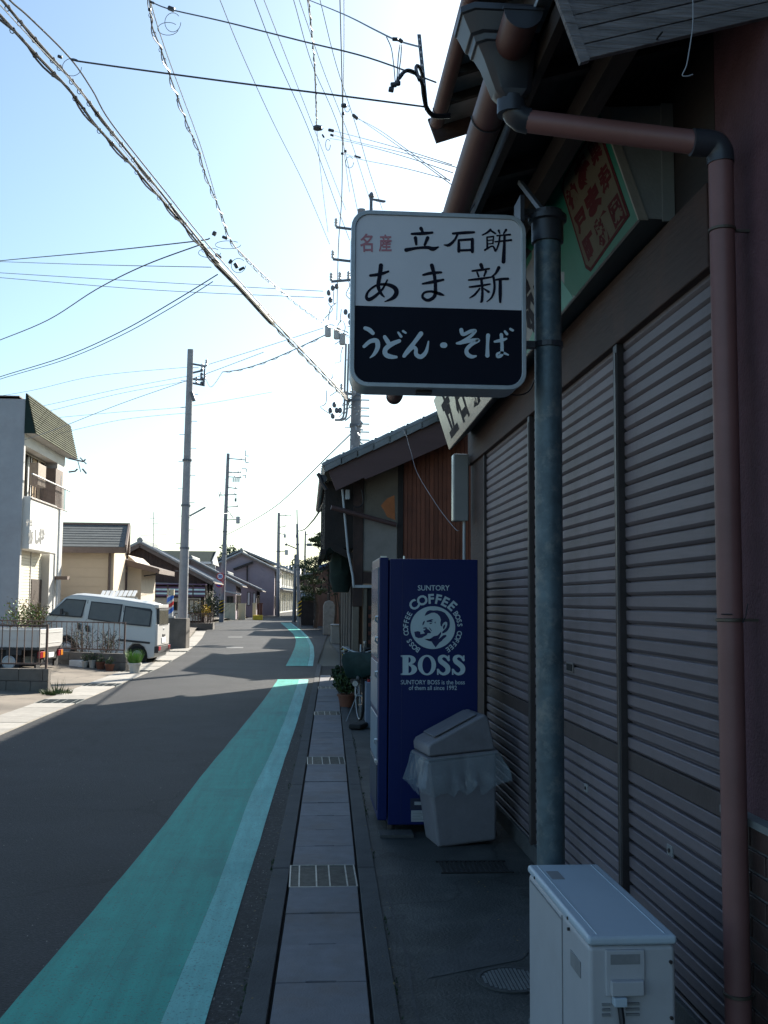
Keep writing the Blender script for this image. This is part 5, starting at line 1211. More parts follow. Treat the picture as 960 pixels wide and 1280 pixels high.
right_house('wooden_house', 'low dark house between the grey bin shed and the stone pillar', 38, 46, 2.2, 3.0, 4.6, 'tan_wall', 5)
# grey box shed, stone pillar
a = P(414, 803, 37); b = P(428, 783, 37)
mb = MB(); mb.box(a.x, a.x + .6, 37, 38, 0, b.z + .02); bs = build(mb, 'storage_box', 'panel_grey', label='squat grey storage box on the pavement before the stone pillar', cat='box', bevel=.02)
mb = MB(); mb.box(a.x - .02, a.x + .62, 36.98, 38.02, b.z + .021, b.z + .06); build(mb, 'lid', 'panel_grey', bs)
sp = P(411, 790, 46.5); mb = MB(); pts = [(sp.x - .26, 0), (sp.x + .26, 0), (sp.x + .26, 1.30), (sp.x + .18, 1.47), (sp.x, 1.53), (sp.x - .18, 1.47), (sp.x - .26, 1.30)]
mb.prism([(x, 46.5, z) for x, z in pts], (0, .45, 0)); spo = build(mb, 'stone_pillar', 'stone', label='round-topped pale stone gate pillar at the edge of the pavement', cat='pillar', bevel=.03)
# roofed gate near the streetlight pole
gt = thing('garden_gate', 'dark roofed garden gate under the pine beside the streetlight pole', 'gate', (.3, 66, 0))
mb = MB(); a = P(378, 783, 64); b = P(392, 760, 64); mb.box(a.x, b.x, 64, 64.2, 0, 1.5); build(mb, 'gate_panel', 'dark_gate', gt)
mb = MB(); a = P(375, 757, 63.6); slope(mb, (a.x, 63.5, 1.62), (b.x + .1, 63.5, 1.62), (b.x + .1, 64.2, 1.95), (a.x, 64.2, 1.95), .06, .3, .05); build(mb, 'gate_roof', 'roof_tile', gt)
for x_ in (a.x + .1, b.x - .1):
    mb = MB(); mb.box(x_ - .07, x_ + .07, 64.02, 64.18, 0, 1.7); build(mb, 'gate_post', 'dark_wood', gt)
# clipped pine in cloud layers
def pine(name, label, x, y, Y, pads, tr, seed):
    b_ = P(x, y, Y); t_ = thing(name, label, 'pine tree', (b_.x, Y, 0)); rg = random.Random(seed)
    top = P(*pads[0][:2], Y); mb = MB(); pts = [(b_.x, Y, 0), (b_.x + .1, Y, top.z * .35), (b_.x - .15, Y, top.z * .7), tuple(top)]; mb.tube(catmull(pts, 4), tr, 8, rs=[tr * (1 - .8 * i / 12) for i in range(13)]); tk = build(mb, 'trunk', 'bark', t_, smooth=True)
    for (px, py, r) in pads:
        c_ = P(px, py, Y + rg.uniform(-.6, .6)); mb = MB(); mb.tube([(b_.x + .0, Y, c_.z - .25), (c_.x, c_.y, c_.z - .05)], .035, 5); build(mb, 'branch', 'bark', t_)
        mb = MB(); leaves(mb, c_, r, 420, .055, .30, rg.randint(0, 999), .15); build(mb, 'foliage_pad', 'pine_leaf', t_)
    return t_
pine('clipped_pine', 'cloud-pruned pine with flat layered pads above the garden gate', 394, 783, 58,
     [(396, 700, .65), (384, 703, .5), (379, 708, .45), (392, 713, .6), (399, 709, .5), (385, 722, .6), (394, 727, .6), (380, 735, .55), (389, 741, .7), (384, 748, .5), (397, 738, .6)], .13, 2)
pine('clipped_pine', 'taller pine branches sticking out beyond the slatted bay', 416, 790, 40,
     [(402, 673, .35), (394, 675, .28), (400, 681, .30), (407, 668, .4), (412, 679, .45)], .05, 5)

# ================================================================== left-hand side
# white two-storey building with a green mansard skirt
FX = -9.0
wb = thing('white_building', 'white two-storey shop building with green shingled mansard skirt and upper window rail', 'building', (FX - 3, 35, 0))
def FP(x, y, d=0.0): p = PX(x, y, FX); p.x += d; return p
yn, yf = FP(27, 650).y, FP(79, 650).y
ztop = FP(30, 497).z
mb = MB(); mb.box(-17, FX - .505, yn, yf, 0, ztop); mb.box(-17, FX - .004, yn - .03, yn - .001, 0, ztop); build(mb, 'wall', 'grey_render', wb)
mb = MB(); mb.box(-17, FX - .2, yn - .04, yn + 1.2, ztop, ztop + .10); mb.box(-17.0, FX - .2, yn - .04, yf, ztop + .0, ztop + .06); build(mb, 'coping', 'fascia_brown', wb)
# street face: piers and panels around the openings
zs0, zs1 = FP(27, 686).z, FP(27, 621).z      # sign band
zw0, zw1 = FP(30, 610).z, FP(30, 560).z      # upper window
ym = FP(69, 650).y
for (a, b, z0, z1, nm) in ((yn, yn + .16, 0, ztop, 'front_pier'), (ym + .05, yf, 0, ztop, 'far_pier'), (yn + .16, ym + .05, zw1 + .1, ztop, 'head_wall')):
    mb = MB(); mb.box(FX - .5, FX, a, b, z0, z1); build(mb, nm, 'white_render', wb, bevel=.02)
mb = MB(); mb.box(FX - .3, FX + .22, yn + .15, PX(70, 690, FX + .22).y, zs0, zs1 + .05); sgn_ = build(mb, 'sign_panel', 'white_panel', wb, bevel=.02)
def fpm(x, y, d): p = PX(x, y, FX + .222); p.x += d; return p
mb = MB(); text_fit(mb, '仕出', (32.5, 649, 40.5, 658), fpm, .003, .03); build(mb, 'lettering', 'glyph_grey', sgn_)
mb = MB(); text_fit(mb, 'かし松', (35.5, 661, 56.5, 681), fpm, .003, .09); build(mb, 'lettering', 'glyph_grey', sgn_)
# ground-floor shutter and door
yd = FP(62, 720).y
mb = MB(); mb.box(FX - .34, FX - .30, yn + .16, yd, 0.1, zs0); sh_ = build(mb, 'roller_shutter', 'shutter_cream', wb)
m0 = MB(); m0.box(FX - .30, FX - .285, yn + .18, yd, .25, .25 + .085); s0 = build(m0, 'slat', 'shutter_cream', sh_, bevel=.006, seg=1)
k = 1
while .25 + k * .1 < zs0 - .1: inst(s0, sh_, (0, 0, k * .1)); k += 1
for y in (FP(48, 720).y,):
    mb = MB(); mb.box(FX - .29, FX - .26, y, y + .06, .1, zs0); build(mb, 'shutter_post', 'rail_steel', sh_)
mb = MB(); mb.box(FX - .32, FX - .26, FP(50, 720).y, yd, 0.1, FP(52, 724).z); build(mb, 'door', 'window_frame', wb)
mb = MB(); mb.box(FX - .34, FX - .02, yd, ym + .06, 0, zs0); build(mb, 'door_pier', 'white_render', wb)
mb = MB(); mb.tube([(FX + .08, ym + .25, 0.1), (FX + .08, ym + .25, ztop - 1.9)], .04, 8); build(mb, 'downpipe', 'pvc_pale', wb, smooth=True)
mb = MB(); mb.box(FX + .0, FX + .45, ym + .2, ym + .6, 2.2, 2.32); build(mb, 'door_hood', 'fascia_brown', wb)
# upper window with curtains, unit, planter and rail
wy0, wy1 = yn + .2, FP(67, 600).y
mb = MB(); mb.box(FX - .5, FX - .45, wy0, ym + .05, zw0 - .3, zw1 + .1); build(mb, 'window_back', 'window_dark', wb)
for i, (f0, f1, mt) in enumerate(((.02, .12, 'curtain'), (.14, .24, 'curtain'), (.27, .40, 'curtain_tan'), (.44, .56, 'window_dark'), (.50, .62, 'curtain'), (.66, .92, 'curtain_tan'))):
    mb = MB(); mb.box(FX - .44 + i * .004, FX - .42 + i * .004, wy0 + (wy1 - wy0) * f0, wy0 + (wy1 - wy0) * f1, zw0 - .1, zw1 + .05); build(mb, 'curtain', mt, wb)
window(wb, (FX - .36, wy0), (FX - .36, wy1), zw0 - .2, zw1 + .08, (1, 0), mat='van_glass', frame='window_frame', fr=.07, mull=3)
for c_ in wb.children:
    if c_.name.startswith('window') and not c_.name.startswith('window_b'):
        for d_ in list(c_.children): bpy.data.objects.remove(d_)
mb = MB(); mb.box(FX - .3, FX + .1, FP(66, 600).y, FP(75, 600).y, FP(70, 634).z, FP(66, 585).z); build(mb, 'side_screen', 'fascia_brown', wb)
p0, p1 = FP(41, 582), FP(50, 614)
mb = MB(); mb.box(FX - .1, FX + .18, p0.y, p1.y, p1.z + .1, p0.z + .1); build(mb, 'old_cooler', 'ac_old', wb, bevel=.02)
zr_ = FP(30, 592).z; ye = FP(80, 613).y
rl = MB(); rl.tube([(FX + .25, yn + .1, zr_), (FX + .25, ye - .1, zr_)], .028, 8); rail = build(rl, 'rail', 'rail_steel', wb, smooth=True)
mb = MB(); mb.tube([(FX + .25, yn + .1, zr_ - .78), (FX + .25, ye - .5, zr_ - .78)], .02, 6); build(mb, 'lower_rail', 'fence_iron', rail)
y = yn + .15
b0 = MB(); b0.tube([(FX + .25, y, zr_ - .78), (FX + .25, y, zr_)], .010, 6); b0 = build(b0, 'baluster', 'fence_iron', rail)
for k in range(1, int((ye - .6 - y) / .16)): inst(b0, rail, (0, k * .16, 0))
# mansard skirt
a, b = FP(32.8, 494), FP(87.5, 536)
zt = a.z + .05; ztop2 = zt; zb_ = FP(41.5, 543.4, 0).z - .12; out_ = .34
ya, yb = yn - .05, FP(86, 540).y
mb = MB(); mb.prism([(FX + .004, ya, zt), (FX + .03, ya, zt), (FX + out_, ya, zb_), (FX + .004, ya, zb_)], (0, yb - ya, 0)); ms = build(mb, 'mansard_skirt', 'white_render', wb)
n_ = 15
for i in range(n_):
    t0_, t1_ = i / n_, (i + 1) / n_; x0, x1 = FX + .03 + (out_ - .03) * t0_, FX + .03 + (out_ - .03) * t1_; z0, z1 = zt + (zb_ - zt) * t0_, zt + (zb_ - zt) * t1_
    mb = MB(); mb.prism([(x0 + .012, ya - .01, z0), (x1 + .045, ya - .01, z1), (x1 + .02, ya - .01, z1 - .005), (x0, ya - .01, z0)], (0, yb - ya + .02, 0)); build(mb, 'shingle_course', 'mansard_green', ms)
mb = MB(); mb.prism([(FX + .001, ya - .03, zt), (FX + .03, ya - .03, zt), (FX + out_, ya - .03, zb_), (FX + .001, ya - .03, zb_)], (0, .025, 0)); build(mb, 'skirt_end', 'roof_green', ms)
mb = MB()
for (x0, y0, x1, y1) in ((86, 573, 107, 577), (86, 590, 97, 589)): mb.tube([P(x0, y0, 37.5), P(x1 - 3, y1, 37.5), P(x1, y1 - 3, 37.5)], .03, 6)
mb.tube([P(97, 575, 37.5), P(101, 590, 37.5)], .015, 5); mb.tube([P(100, 572, 37.5), P(108, 580, 37.5)], .02, 5); mb.tube([P(103, 586, 37.5), P(108, 592, 37.5)], .03, 5); build(mb, 'wire_bracket', 'arm_steel', wb)

# beige house
bh = thing('beige_house', 'low beige house with grey slate roof and brown eaves beside the white building', 'house', (-9, 41, 0))
HY = 40.5
a = P(60, 684, HY); b = P(143, 684, HY); zt_ = a.z; rz0_ = P(100, 657, HY + 2.6).z - .12
mb = MB(); mb.prism([(b.x, HY, 0), (b.x, HY + 2.6, 0), (b.x, HY + 2.6, rz0_), (b.x, HY, zt_)], (-8, 0, 0)); bw = build(mb, 'wall', 'beige_siding', bh)
k = 0; z = .2
m0 = MB(); m0.box(-13.5, b.x - .06, HY - .012, HY - .001, .2, .2 + .34); s0 = build(m0, 'siding_board', 'beige_siding', bw, bevel=.006, seg=1)
for k in range(1, int((zt_ - .25) / .36)): inst(s0, bw, (0, 0, k * .36))
e0, e1 = P(60, 683, HY - .45), P(157, 683, HY - .45); rz0 = P(100, 656, HY + 2.6)
rx = P(161, 656, HY + 2.6).x
mb = MB(); slope(mb, (-17, HY - .45, e0.z - .06), (e1.x, HY - .45, e0.z - .06), (rx, HY + 2.6, rz0.z - .06), (-17, HY + 2.6, rz0.z - .06), .08, .3, 0); r_ = build(mb, 'roof_slope', 'slate_roof', bh)
for i in range(1, 9):
    t_ = i / 9; y_ = HY - .45 + 3.05 * t_; z_ = e0.z + (rz0.z - e0.z) * t_ + .03; x_ = e1.x + (rx - e1.x) * t_; mb = MB(); mb.box(-15, x_ - .15, y_ - .02, y_ + .03, z_ - .06, z_ + .005); build(mb, 'slate_course', 'slate_roof', r_)
mb = MB(); mb.beam((-17, HY - .5, e0.z - .12), (e1.x, HY - .5, e0.z - .12), .05, .22); mb.beam((e1.x + .02, HY - .5, e0.z - .05), (rx + .02, HY + 2.6, rz0.z - .05), .07, .3); mb.beam((rx + .02, HY + 2.62, rz0.z - .0), (rx + .02, HY + 2.62, rz0.z - 1.15), .10, .10); build(mb, 'eaves_board', 'fascia_brown', bh)
mb = MB(); mb.tube([(b.x - .15, HY - .08, 0), (b.x - .15, HY - .08, e0.z - .2)], .05, 8); build(mb, 'downpipe', 'fascia_brown', bh, smooth=True)
mb = MB(); mb.box(-17, rx + .05, HY + 2.5, HY + 2.7, rz0.z, rz0.z + .09); build(mb, 'ridge', 'fascia_brown', bh)
# porch wing
c0, c1 = P(143, 710, 43.5), P(177, 709, 43.5)
mb = MB(); mb.prism([(b.x + .02, 43.5, 0), (c1.x, 43.5, 0), (c1.x, 43.5, c1.z), (b.x + .02, 43.5, c1.z + .5)], (0, 4, 0)); build(mb, 'porch_wall', 'beige_wall', bh)
a0, a1 = P(143, 695, 43.0), P(199, 711, 43.0)
mb = MB(); mb.prism([(a0.x, 43.0, a0.z), (a1.x, 43.0, a1.z), (a1.x, 43.0, a1.z - .20), (a0.x, 43.0, a0.z - .28)], (0, 5, 0)); build(mb, 'porch_roof', 'fascia_brown', bh)
a0, a1 = P(146, 712, 43.2), P(157, 715, 43.2); mb = MB(); mb.box(a0.x, a1.x, 43, 43.49, a1.z, a0.z); build(mb, 'door_hood', 'fascia_brown', bh)
mb = MB(); mb.tube([P(199, 713, 43.0), P(196, 718, 43.2), P(180, 720, 43.4)], .03, 6); build(mb, 'gutter_pipe', 'cable_black', bh)

# wooden houses, from near to far
t1, wx0, wx1, rp, ep, h = gable_house('wooden_house', 'brown plank gabled house with striped awning behind the barber pole', 56, (175, 679), (266, 727), 5.6, 'plank_brown', 'roof_tile', 'roof_tile_sunlit', eaveL=2.6)
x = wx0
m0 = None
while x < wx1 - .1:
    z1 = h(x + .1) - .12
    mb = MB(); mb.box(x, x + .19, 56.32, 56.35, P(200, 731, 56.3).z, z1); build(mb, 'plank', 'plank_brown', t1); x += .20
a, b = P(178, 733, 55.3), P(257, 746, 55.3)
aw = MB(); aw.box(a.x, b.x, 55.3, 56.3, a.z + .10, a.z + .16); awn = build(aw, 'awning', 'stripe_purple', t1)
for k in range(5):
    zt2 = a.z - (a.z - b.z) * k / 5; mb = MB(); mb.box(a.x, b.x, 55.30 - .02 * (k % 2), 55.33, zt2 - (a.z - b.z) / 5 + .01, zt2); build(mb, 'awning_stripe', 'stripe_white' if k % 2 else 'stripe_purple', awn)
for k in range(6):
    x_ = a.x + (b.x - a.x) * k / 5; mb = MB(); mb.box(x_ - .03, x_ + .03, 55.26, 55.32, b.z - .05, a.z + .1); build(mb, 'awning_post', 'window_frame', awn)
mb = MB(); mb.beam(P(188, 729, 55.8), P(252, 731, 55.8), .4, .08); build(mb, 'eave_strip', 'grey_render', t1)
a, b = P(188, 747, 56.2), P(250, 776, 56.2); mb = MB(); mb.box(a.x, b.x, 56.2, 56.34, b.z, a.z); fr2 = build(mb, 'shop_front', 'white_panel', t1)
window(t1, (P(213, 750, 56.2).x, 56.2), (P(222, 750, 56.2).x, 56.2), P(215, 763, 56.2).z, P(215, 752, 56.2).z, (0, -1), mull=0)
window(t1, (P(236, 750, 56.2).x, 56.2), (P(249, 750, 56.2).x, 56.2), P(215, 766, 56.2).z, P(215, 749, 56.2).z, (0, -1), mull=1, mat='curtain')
t2, *_r = gable_house('wooden_house', 'grey low gabled house with bright tiled roof just behind the tall bare pole', 81, (238, 699), (302, 732), 6, 'mauve_wall', 'roof_tile', 'roof_tile_sunlit', eaveL=2.5)
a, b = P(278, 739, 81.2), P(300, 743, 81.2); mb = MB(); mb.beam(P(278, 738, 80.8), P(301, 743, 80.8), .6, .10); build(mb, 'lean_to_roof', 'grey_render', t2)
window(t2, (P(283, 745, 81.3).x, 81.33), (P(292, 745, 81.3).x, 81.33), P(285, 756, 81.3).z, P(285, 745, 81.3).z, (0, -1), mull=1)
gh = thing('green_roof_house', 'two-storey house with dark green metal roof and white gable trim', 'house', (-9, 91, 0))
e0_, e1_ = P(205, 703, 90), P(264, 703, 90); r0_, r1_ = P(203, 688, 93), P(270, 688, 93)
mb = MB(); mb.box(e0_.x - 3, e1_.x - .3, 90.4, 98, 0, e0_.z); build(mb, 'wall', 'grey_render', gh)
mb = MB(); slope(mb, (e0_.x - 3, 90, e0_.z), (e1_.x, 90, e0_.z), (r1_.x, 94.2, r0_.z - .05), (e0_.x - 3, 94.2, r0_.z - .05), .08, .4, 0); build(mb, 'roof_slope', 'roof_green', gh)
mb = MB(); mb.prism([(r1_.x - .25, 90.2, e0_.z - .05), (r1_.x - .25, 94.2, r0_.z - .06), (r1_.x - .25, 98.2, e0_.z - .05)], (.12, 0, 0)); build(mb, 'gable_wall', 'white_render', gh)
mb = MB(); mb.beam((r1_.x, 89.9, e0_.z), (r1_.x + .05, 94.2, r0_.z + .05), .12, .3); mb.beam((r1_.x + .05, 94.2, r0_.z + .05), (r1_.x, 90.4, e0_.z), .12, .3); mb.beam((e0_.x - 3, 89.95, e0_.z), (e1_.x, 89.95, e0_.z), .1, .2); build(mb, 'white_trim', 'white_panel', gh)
t3, wa, wb_, rp, ep, h = gable_house('wooden_house', 'small grey-mauve gabled house with white entrance behind the cream fence', 90, (283, 718), (327, 738), 7, 'mauve_wall', 'roof_tile', 'roof_tile_sunlit', eaveL=2.6)
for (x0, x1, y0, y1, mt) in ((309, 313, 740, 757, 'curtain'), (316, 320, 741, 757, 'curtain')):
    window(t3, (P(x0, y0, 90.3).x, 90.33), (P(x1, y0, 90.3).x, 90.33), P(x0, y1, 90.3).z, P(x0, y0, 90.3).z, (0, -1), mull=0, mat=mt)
t4, *_r = gable_house('plaster_house', 'big mauve plastered house with long bright tiled verge facing down the street', 101, (302, 691), (349, 714), 11, 'mauve_wall', 'roof_tile', 'roof_tile_sunlit', eaveL=3.2, ov=.25)
mb = MB(); mb.beam(P(292, 712, 101.0), P(316, 703, 101.0), .5, .22); mb.beam(P(309, 704, 101.1), P(309, 727, 101.1), .12, .12); build(mb, 'gable_batten', 'dark_wood', t4)
# white fronted row beyond, turned towards the street
rw = thing('white_fronted_house', 'two-storey house with white upper posts and dark openings beyond the mauve gable', 'house', (-3.6, 114, 0), rz=R(-3.4), local=True)
mb = MB(); mb.box(-7, 0, 0, 44, 0, 5.2); rww = build(mb, 'wall', 'white_render', rw)
mb = MB(); slope(mb, (.8, -.5, 5.0), (.8, 44.5, 5.0), (-3.5, 44.5, 6.9), (-3.5, -.5, 6.9), .1, .4, .06); slope(mb, (-7.8, 44.5, 5.0), (-7.8, -.5, 5.0), (-3.5, -.5, 6.9), (-3.5, 44.5, 6.9), .1, .4, .06); build(mb, 'roof', 'roof_tile', rw)
mb = MB(); mb.tube([(-3.5, -.6, 7.0), (-3.5, 44.6, 7.0)], .16, 8); build(mb, 'ridge', 'roof_tile_sunlit', rw)
mb = MB(); slope(mb, (1.1, -.2, 2.6), (1.1, 44, 2.6), (.02, 44, 2.95), (.02, -.2, 2.95), .08, .4, .04); build(mb, 'pent_roof', 'roof_tile_sunlit', rw)
y = 1.0; k = 0
while y < 42:
    w_ = (2.2, 1.6, 3.0)[k % 3]
    mb = MB(); mb.box(.0, .04, y, y + w_, 3.3, 4.9); o1 = build(mb, 'upper_window', 'window_dark', rw)
    mb = MB(); mb.box(.04, .09, y + w_ * .45, y + w_ * .62, 3.3, 4.9); mb.box(.04, .09, y - .05, y + w_ + .05, 3.22, 3.3); build(mb, 'window_frame', 'white_panel', o1)
    mb = MB(); mb.box(.0, .04, y + .3, y + w_ + .6, .2, 2.4); o2 = build(mb, 'door_opening', 'window_dark', rw)
    mb = MB(); mb.box(.04, .09, y + .3 + w_ * .5, y + .42 + w_ * .5, .2, 2.4); build(mb, 'door_frame', 'curtain', o2)
    y += w_ + 1.2; k += 1
mb = MB(); mb.box(.02, .5, .6, 4.2, 2.75, 3.9); build(mb, 'balcony', 'white_panel', rw)
# far greenery and end-of-street houses
mb = MB()
ft = thing('leafy_tree', 'dark rounded treetop behind the mauve gable roof', 'tree', (P(288, 700, 125).x, 125, 0))
c_ = P(285, 697, 125); mb.tube([(c_.x, 125, 0), (c_.x, 125, c_.z)], .25, 8); build(mb, 'trunk', 'bark', ft)
mb = MB(); leaves(mb, P(286, 700, 125), 1.6, 900, .2, 1.2, 3, .2); build(mb, 'crown', 'leaf_dark', ft)
for i, (px_, py_, Y_, r_) in enumerate(((368, 725, 170, 3.2), (378, 728, 180, 3.0))):
    ft = thing('leafy_tree', ('rounded tree closing the far end of the street' if i == 0 else 'second far tree beside the thin streetlight pole'), 'tree', (P(px_, py_, Y_).x, Y_, 0))
    c_ = P(px_, py_, Y_); mb = MB(); mb.tube([(c_.x, Y_, 0), (c_.x, Y_, c_.z)], .3, 8); build(mb, 'trunk', 'bark', ft)
    mb = MB(); leaves(mb, c_, r_, 900, .35, 1.0, 30 + i, .2); build(mb, 'crown', 'leaf_dark', ft)
eh = box_building('far_house', 'pale far house where the street bends out of sight', P(345, 760, 165).x, P(372, 760, 165).x, 165, 172, 5.5, 'tan_wall', 'house')
mb = MB(); slope(mb, (P(343, 760, 165).x, 164.5, 5.4), (P(375, 760, 165).x, 164.5, 5.4), (P(375, 760, 165).x, 169, 7.0), (P(343, 760, 165).x, 169, 7.0), .1, .5, .06); build(mb, 'roof', 'roof_tile', eh)

# cream fences, red gate, yellow kerb step
def fence_panels(name, label, x0, x1, y0p, y1p, Y, mat, n, th=.12, cat='fence'):
    a, b = P(x0, y1p, Y), P(x1, y1p, Y); zt2 = P(x0, y0p, Y).z; t_ = thing(name, label, cat, (a.x, Y, 0)); 
    for k in range(n):
        xa_ = a.x + (b.x - a.x) * k / n; xb_ = a.x + (b.x - a.x) * (k + 1) / n - .02; mb = MB(); mb.box(xa_, xb_, Y, Y + th, 0, zt2); build(mb, 'fence_panel', mat, t_)
    mb = MB(); mb.box(a.x - .02, b.x + .02, Y - .02, Y + th + .02, zt2 + .001, zt2 + .08); build(mb, 'coping', mat, t_); return t_
fence_panels('garden_wall', 'cream garden wall behind the pole with the round road signs', 280, 294.5, 755, 774, 79, 'cream_fence', 2, cat='wall')
fence_panels('garden_wall', 'short cream wall farther along, before the red gate', 297.5, 307, 755.5, 773, 80, 'cream_fence', 1, cat='wall')
fence_panels('garden_wall', 'narrow cream gate pillars beside the yellow step', 315.5, 320, 755, 772, 80.6, 'cream_fence', 1, cat='wall')
fence_panels('red_gate', 'narrow dark red gate panel next to the cream walls', 321.5, 328, 755, 771, 83, 'brick_red', 2, cat='gate')
a, b = P(316, 773, 79.3), P(328, 769, 79.3); mb = MB(); mb.box(a.x, b.x, 79.3, 80.1, 0, b.z); build(mb, 'doorstep', 'yellow', label='bright yellow kerb step in front of the cream gate pillars', cat='step', bevel=.03)

# ------------------------------------------------------------------ walls and fences at the left
def block_wall(name, label, p, q, hgt, th=.12, cat='wall', courses=2, bl=.4):
    p = Vector((p[0], p[1], 0)); q = Vector((q[0], q[1], 0)); d = (q - p); L = d.length; d.normalize(); nrm = Vector((-d.y, d.x, 0)); t_ = thing(name, label, cat, p)
    for r_ in range(courses):
        s = -(bl / 2 if r_ % 2 else 0)
        while s < L - .02:
            a = max(0, s); b = min(L, s + bl) ; mb = MB(); A_ = p + d * a; B_ = p + d * (b - .006); z0 = r_ * hgt / courses; z1 = (r_ + 1) * hgt / courses - .006
            if r_ == 0: z0 = -.02
            mb.hexa([A_ + Vector((0, 0, z0)), B_ + Vector((0, 0, z0)), B_ + nrm * th + Vector((0, 0, z0)), A_ + nrm * th + Vector((0, 0, z0)), A_ + Vector((0, 0, z1)), B_ + Vector((0, 0, z1)), B_ + nrm * th + Vector((0, 0, z1)), A_ + nrm * th + Vector((0, 0, z1))])
            build(mb, 'concrete_block', 'block_wall', t_, bevel=.004, seg=1); s += bl
    return t_
def iron_fence(name, label, p, q, z0, z1, n, rot=0):
    p = Vector((p[0], p[1], 0)); q = Vector((q[0], q[1], 0)); t_ = thing(name, label, 'fence', (q.x, q.y, z0)); up = Vector((0, 0, 1))
    for z in (z0 + .05, z1): mb = MB(); mb.beam(p + up * z, q + up * z, .035, .025); build(mb, 'rail', 'fence_iron', t_)
    mb = MB(); mb.beam(q + up * (z0 - .06), q + up * (z1 + .02), .035, .035); build(mb, 'post', 'fence_iron', t_)
    m = p.lerp(q, .35); mb = MB(); mb.beam(m + up * (z0 - .06), m + up * (z1 + .02), .035, .035); build(mb, 'post', 'fence_iron', t_)
    b_ = None
    for k in range(n):
        s = p.lerp(q, k / n)
        if b_ is None: mb = MB(); mb.tube([s + up * (z0 + .05), s + up * z1], .009, 5); b_ = build(mb, 'bar', 'fence_iron', t_)
        else: inst(b_, t_, s - p)
    return t_
n1 = G(60, 867); n1b = Vector((-8.4, n1.y + .55, 0))
block_wall('block_wall', 'low grey concrete block wall nearest the gutter, under the near iron fence', (n1b.x, n1b.y), (n1.x, n1.y), .40)
iron_fence('iron_fence', 'rusty iron fence on the near block wall, in front of the small truck', (n1b.x, n1b.y + .06), (n1.x - .06, n1.y + .06), .42, 1.09, 34)
n2 = G(157, 839); n2b = Vector((-9.2, n2.y + 3.0, 0))
block_wall('block_wall', 'second low block wall, behind the flower pots and before the van', (n2b.x, n2b.y), (n2.x, n2.y), .37)
iron_fence('iron_fence', 'rusty iron fence on the second block wall, in front of the van', (n2b.x, n2b.y + .06), (n2.x - .05, n2.y + .06), .39, 1.02, 42)
# things set along the second wall
def onlot(px, py): g_ = G(px, py); return Vector((g_.x, g_.y, lot_z(g_.x, g_.y)))
a = G(86, 837); mb = MB(); mb.box(a.x, a.x + .30, a.y, a.y + .16, .004, .20); build(mb, 'foam_box', 'foam_white', label='white foam planter box at the foot of the second block wall', cat='box', bevel=.01)
mb = MB(); a2 = G(96, 837.4); mb.box(a2.x + .02, a2.x + .16, a2.y - .02, a2.y + .14, .004, .17); build(mb, 'foam_box', 'foam_white', label='smaller off-white box beside the foam planter box', cat='box', bevel=.01)
for i, (px_, py_, hp, wp, mt, lb) in enumerate(((106, 837.5, .14, .13, 'pot_white', 'small pale flower pot next to the foam boxes'), (115, 837.5, .17, .15, 'pot_white', 'taller pale flower pot among the pots by the wall'), (125, 838.5, .16, .18, 'terracotta', 'brown clay flower pot with a drooping plant'), (137, 839.5, .15, .20, 'terracotta', 'wide brown flower pot near the end of the second wall'))):
    potted('flower_pot', lb, px_, py_, hp, wp, .10, hp + .08, ['leaf_mid'], cat='flower pot', seed=50 + i, potm=mt, n=90, ls=.02)
potted('grass_pot', 'bright green grassy plant in a pale pot at the corner of the second wall', 168, 842, .22, .26, .30, 0, ['leaf_bright'], cat='potted plant', seed=60, kind='grass', potm='pot_white', n=260)
def shrub(name, label, px, py, Y, r, n, ls, mats, seed, z=None, cat='shrub', sq=1.0):
    c_ = P(px, py, Y); t_ = thing(name, label, cat, (c_.x, Y, 0)); rg = random.Random(seed); mb = MB()
    for k in range(9): twig(mb, Vector((c_.x + rg.uniform(-.3, .3) * r, Y, 0.02)), Vector((rg.uniform(-.35, .35), rg.uniform(-.3, .3), 1)).normalized(), max(.15, c_.z * .8), .007, 2, rg)
    build(mb, 'branches', 'bark', t_)
    for k, mt in enumerate(mats): mb = MB(); leaves(mb, (c_.x, Y, c_.z), r, n, ls, sq, seed + k, .1); build(mb, 'foliage', mt, t_)
    return t_
shrub('garden_shrub', 'thin dry shrub with dark red stems against the second fence', 104, 797, 23.8, .30, 90, .025, ['leaf_dark', 'leaf_mid'], 71)
shrub('garden_shrub', 'low bush between the fence end and the van wheel', 136, 803, 23.4, .30, 110, .025, ['leaf_dark', 'leaf_mid'], 73)
shrub('tall_flowers', 'yellowish tall plants rising behind the near fence at the shutter', 31, 775, 25.5, .55, 420, .035, ['leaf_bright', 'leaf_dry'], 74, cat='plants')
shrub('tall_flowers', 'brown dry plants beside the yellowish ones behind the near fence', 46, 773, 25.8, .42, 260, .035, ['leaf_dry', 'leaf_mid'], 75, cat='plants')
g_ = G(70, 868); mb = MB(); blades(mb, (g_.x, g_.y, .0), .24, 200, .10, .010, .9, 5); blades(mb, (g_.x - .05, g_.y + .25, .0), .08, 18, .28, .006, .4, 6); build(mb, 'weeds', 'leaf_mid', kind='stuff', label='weeds growing at the end of the near block wall', cat='weeds')

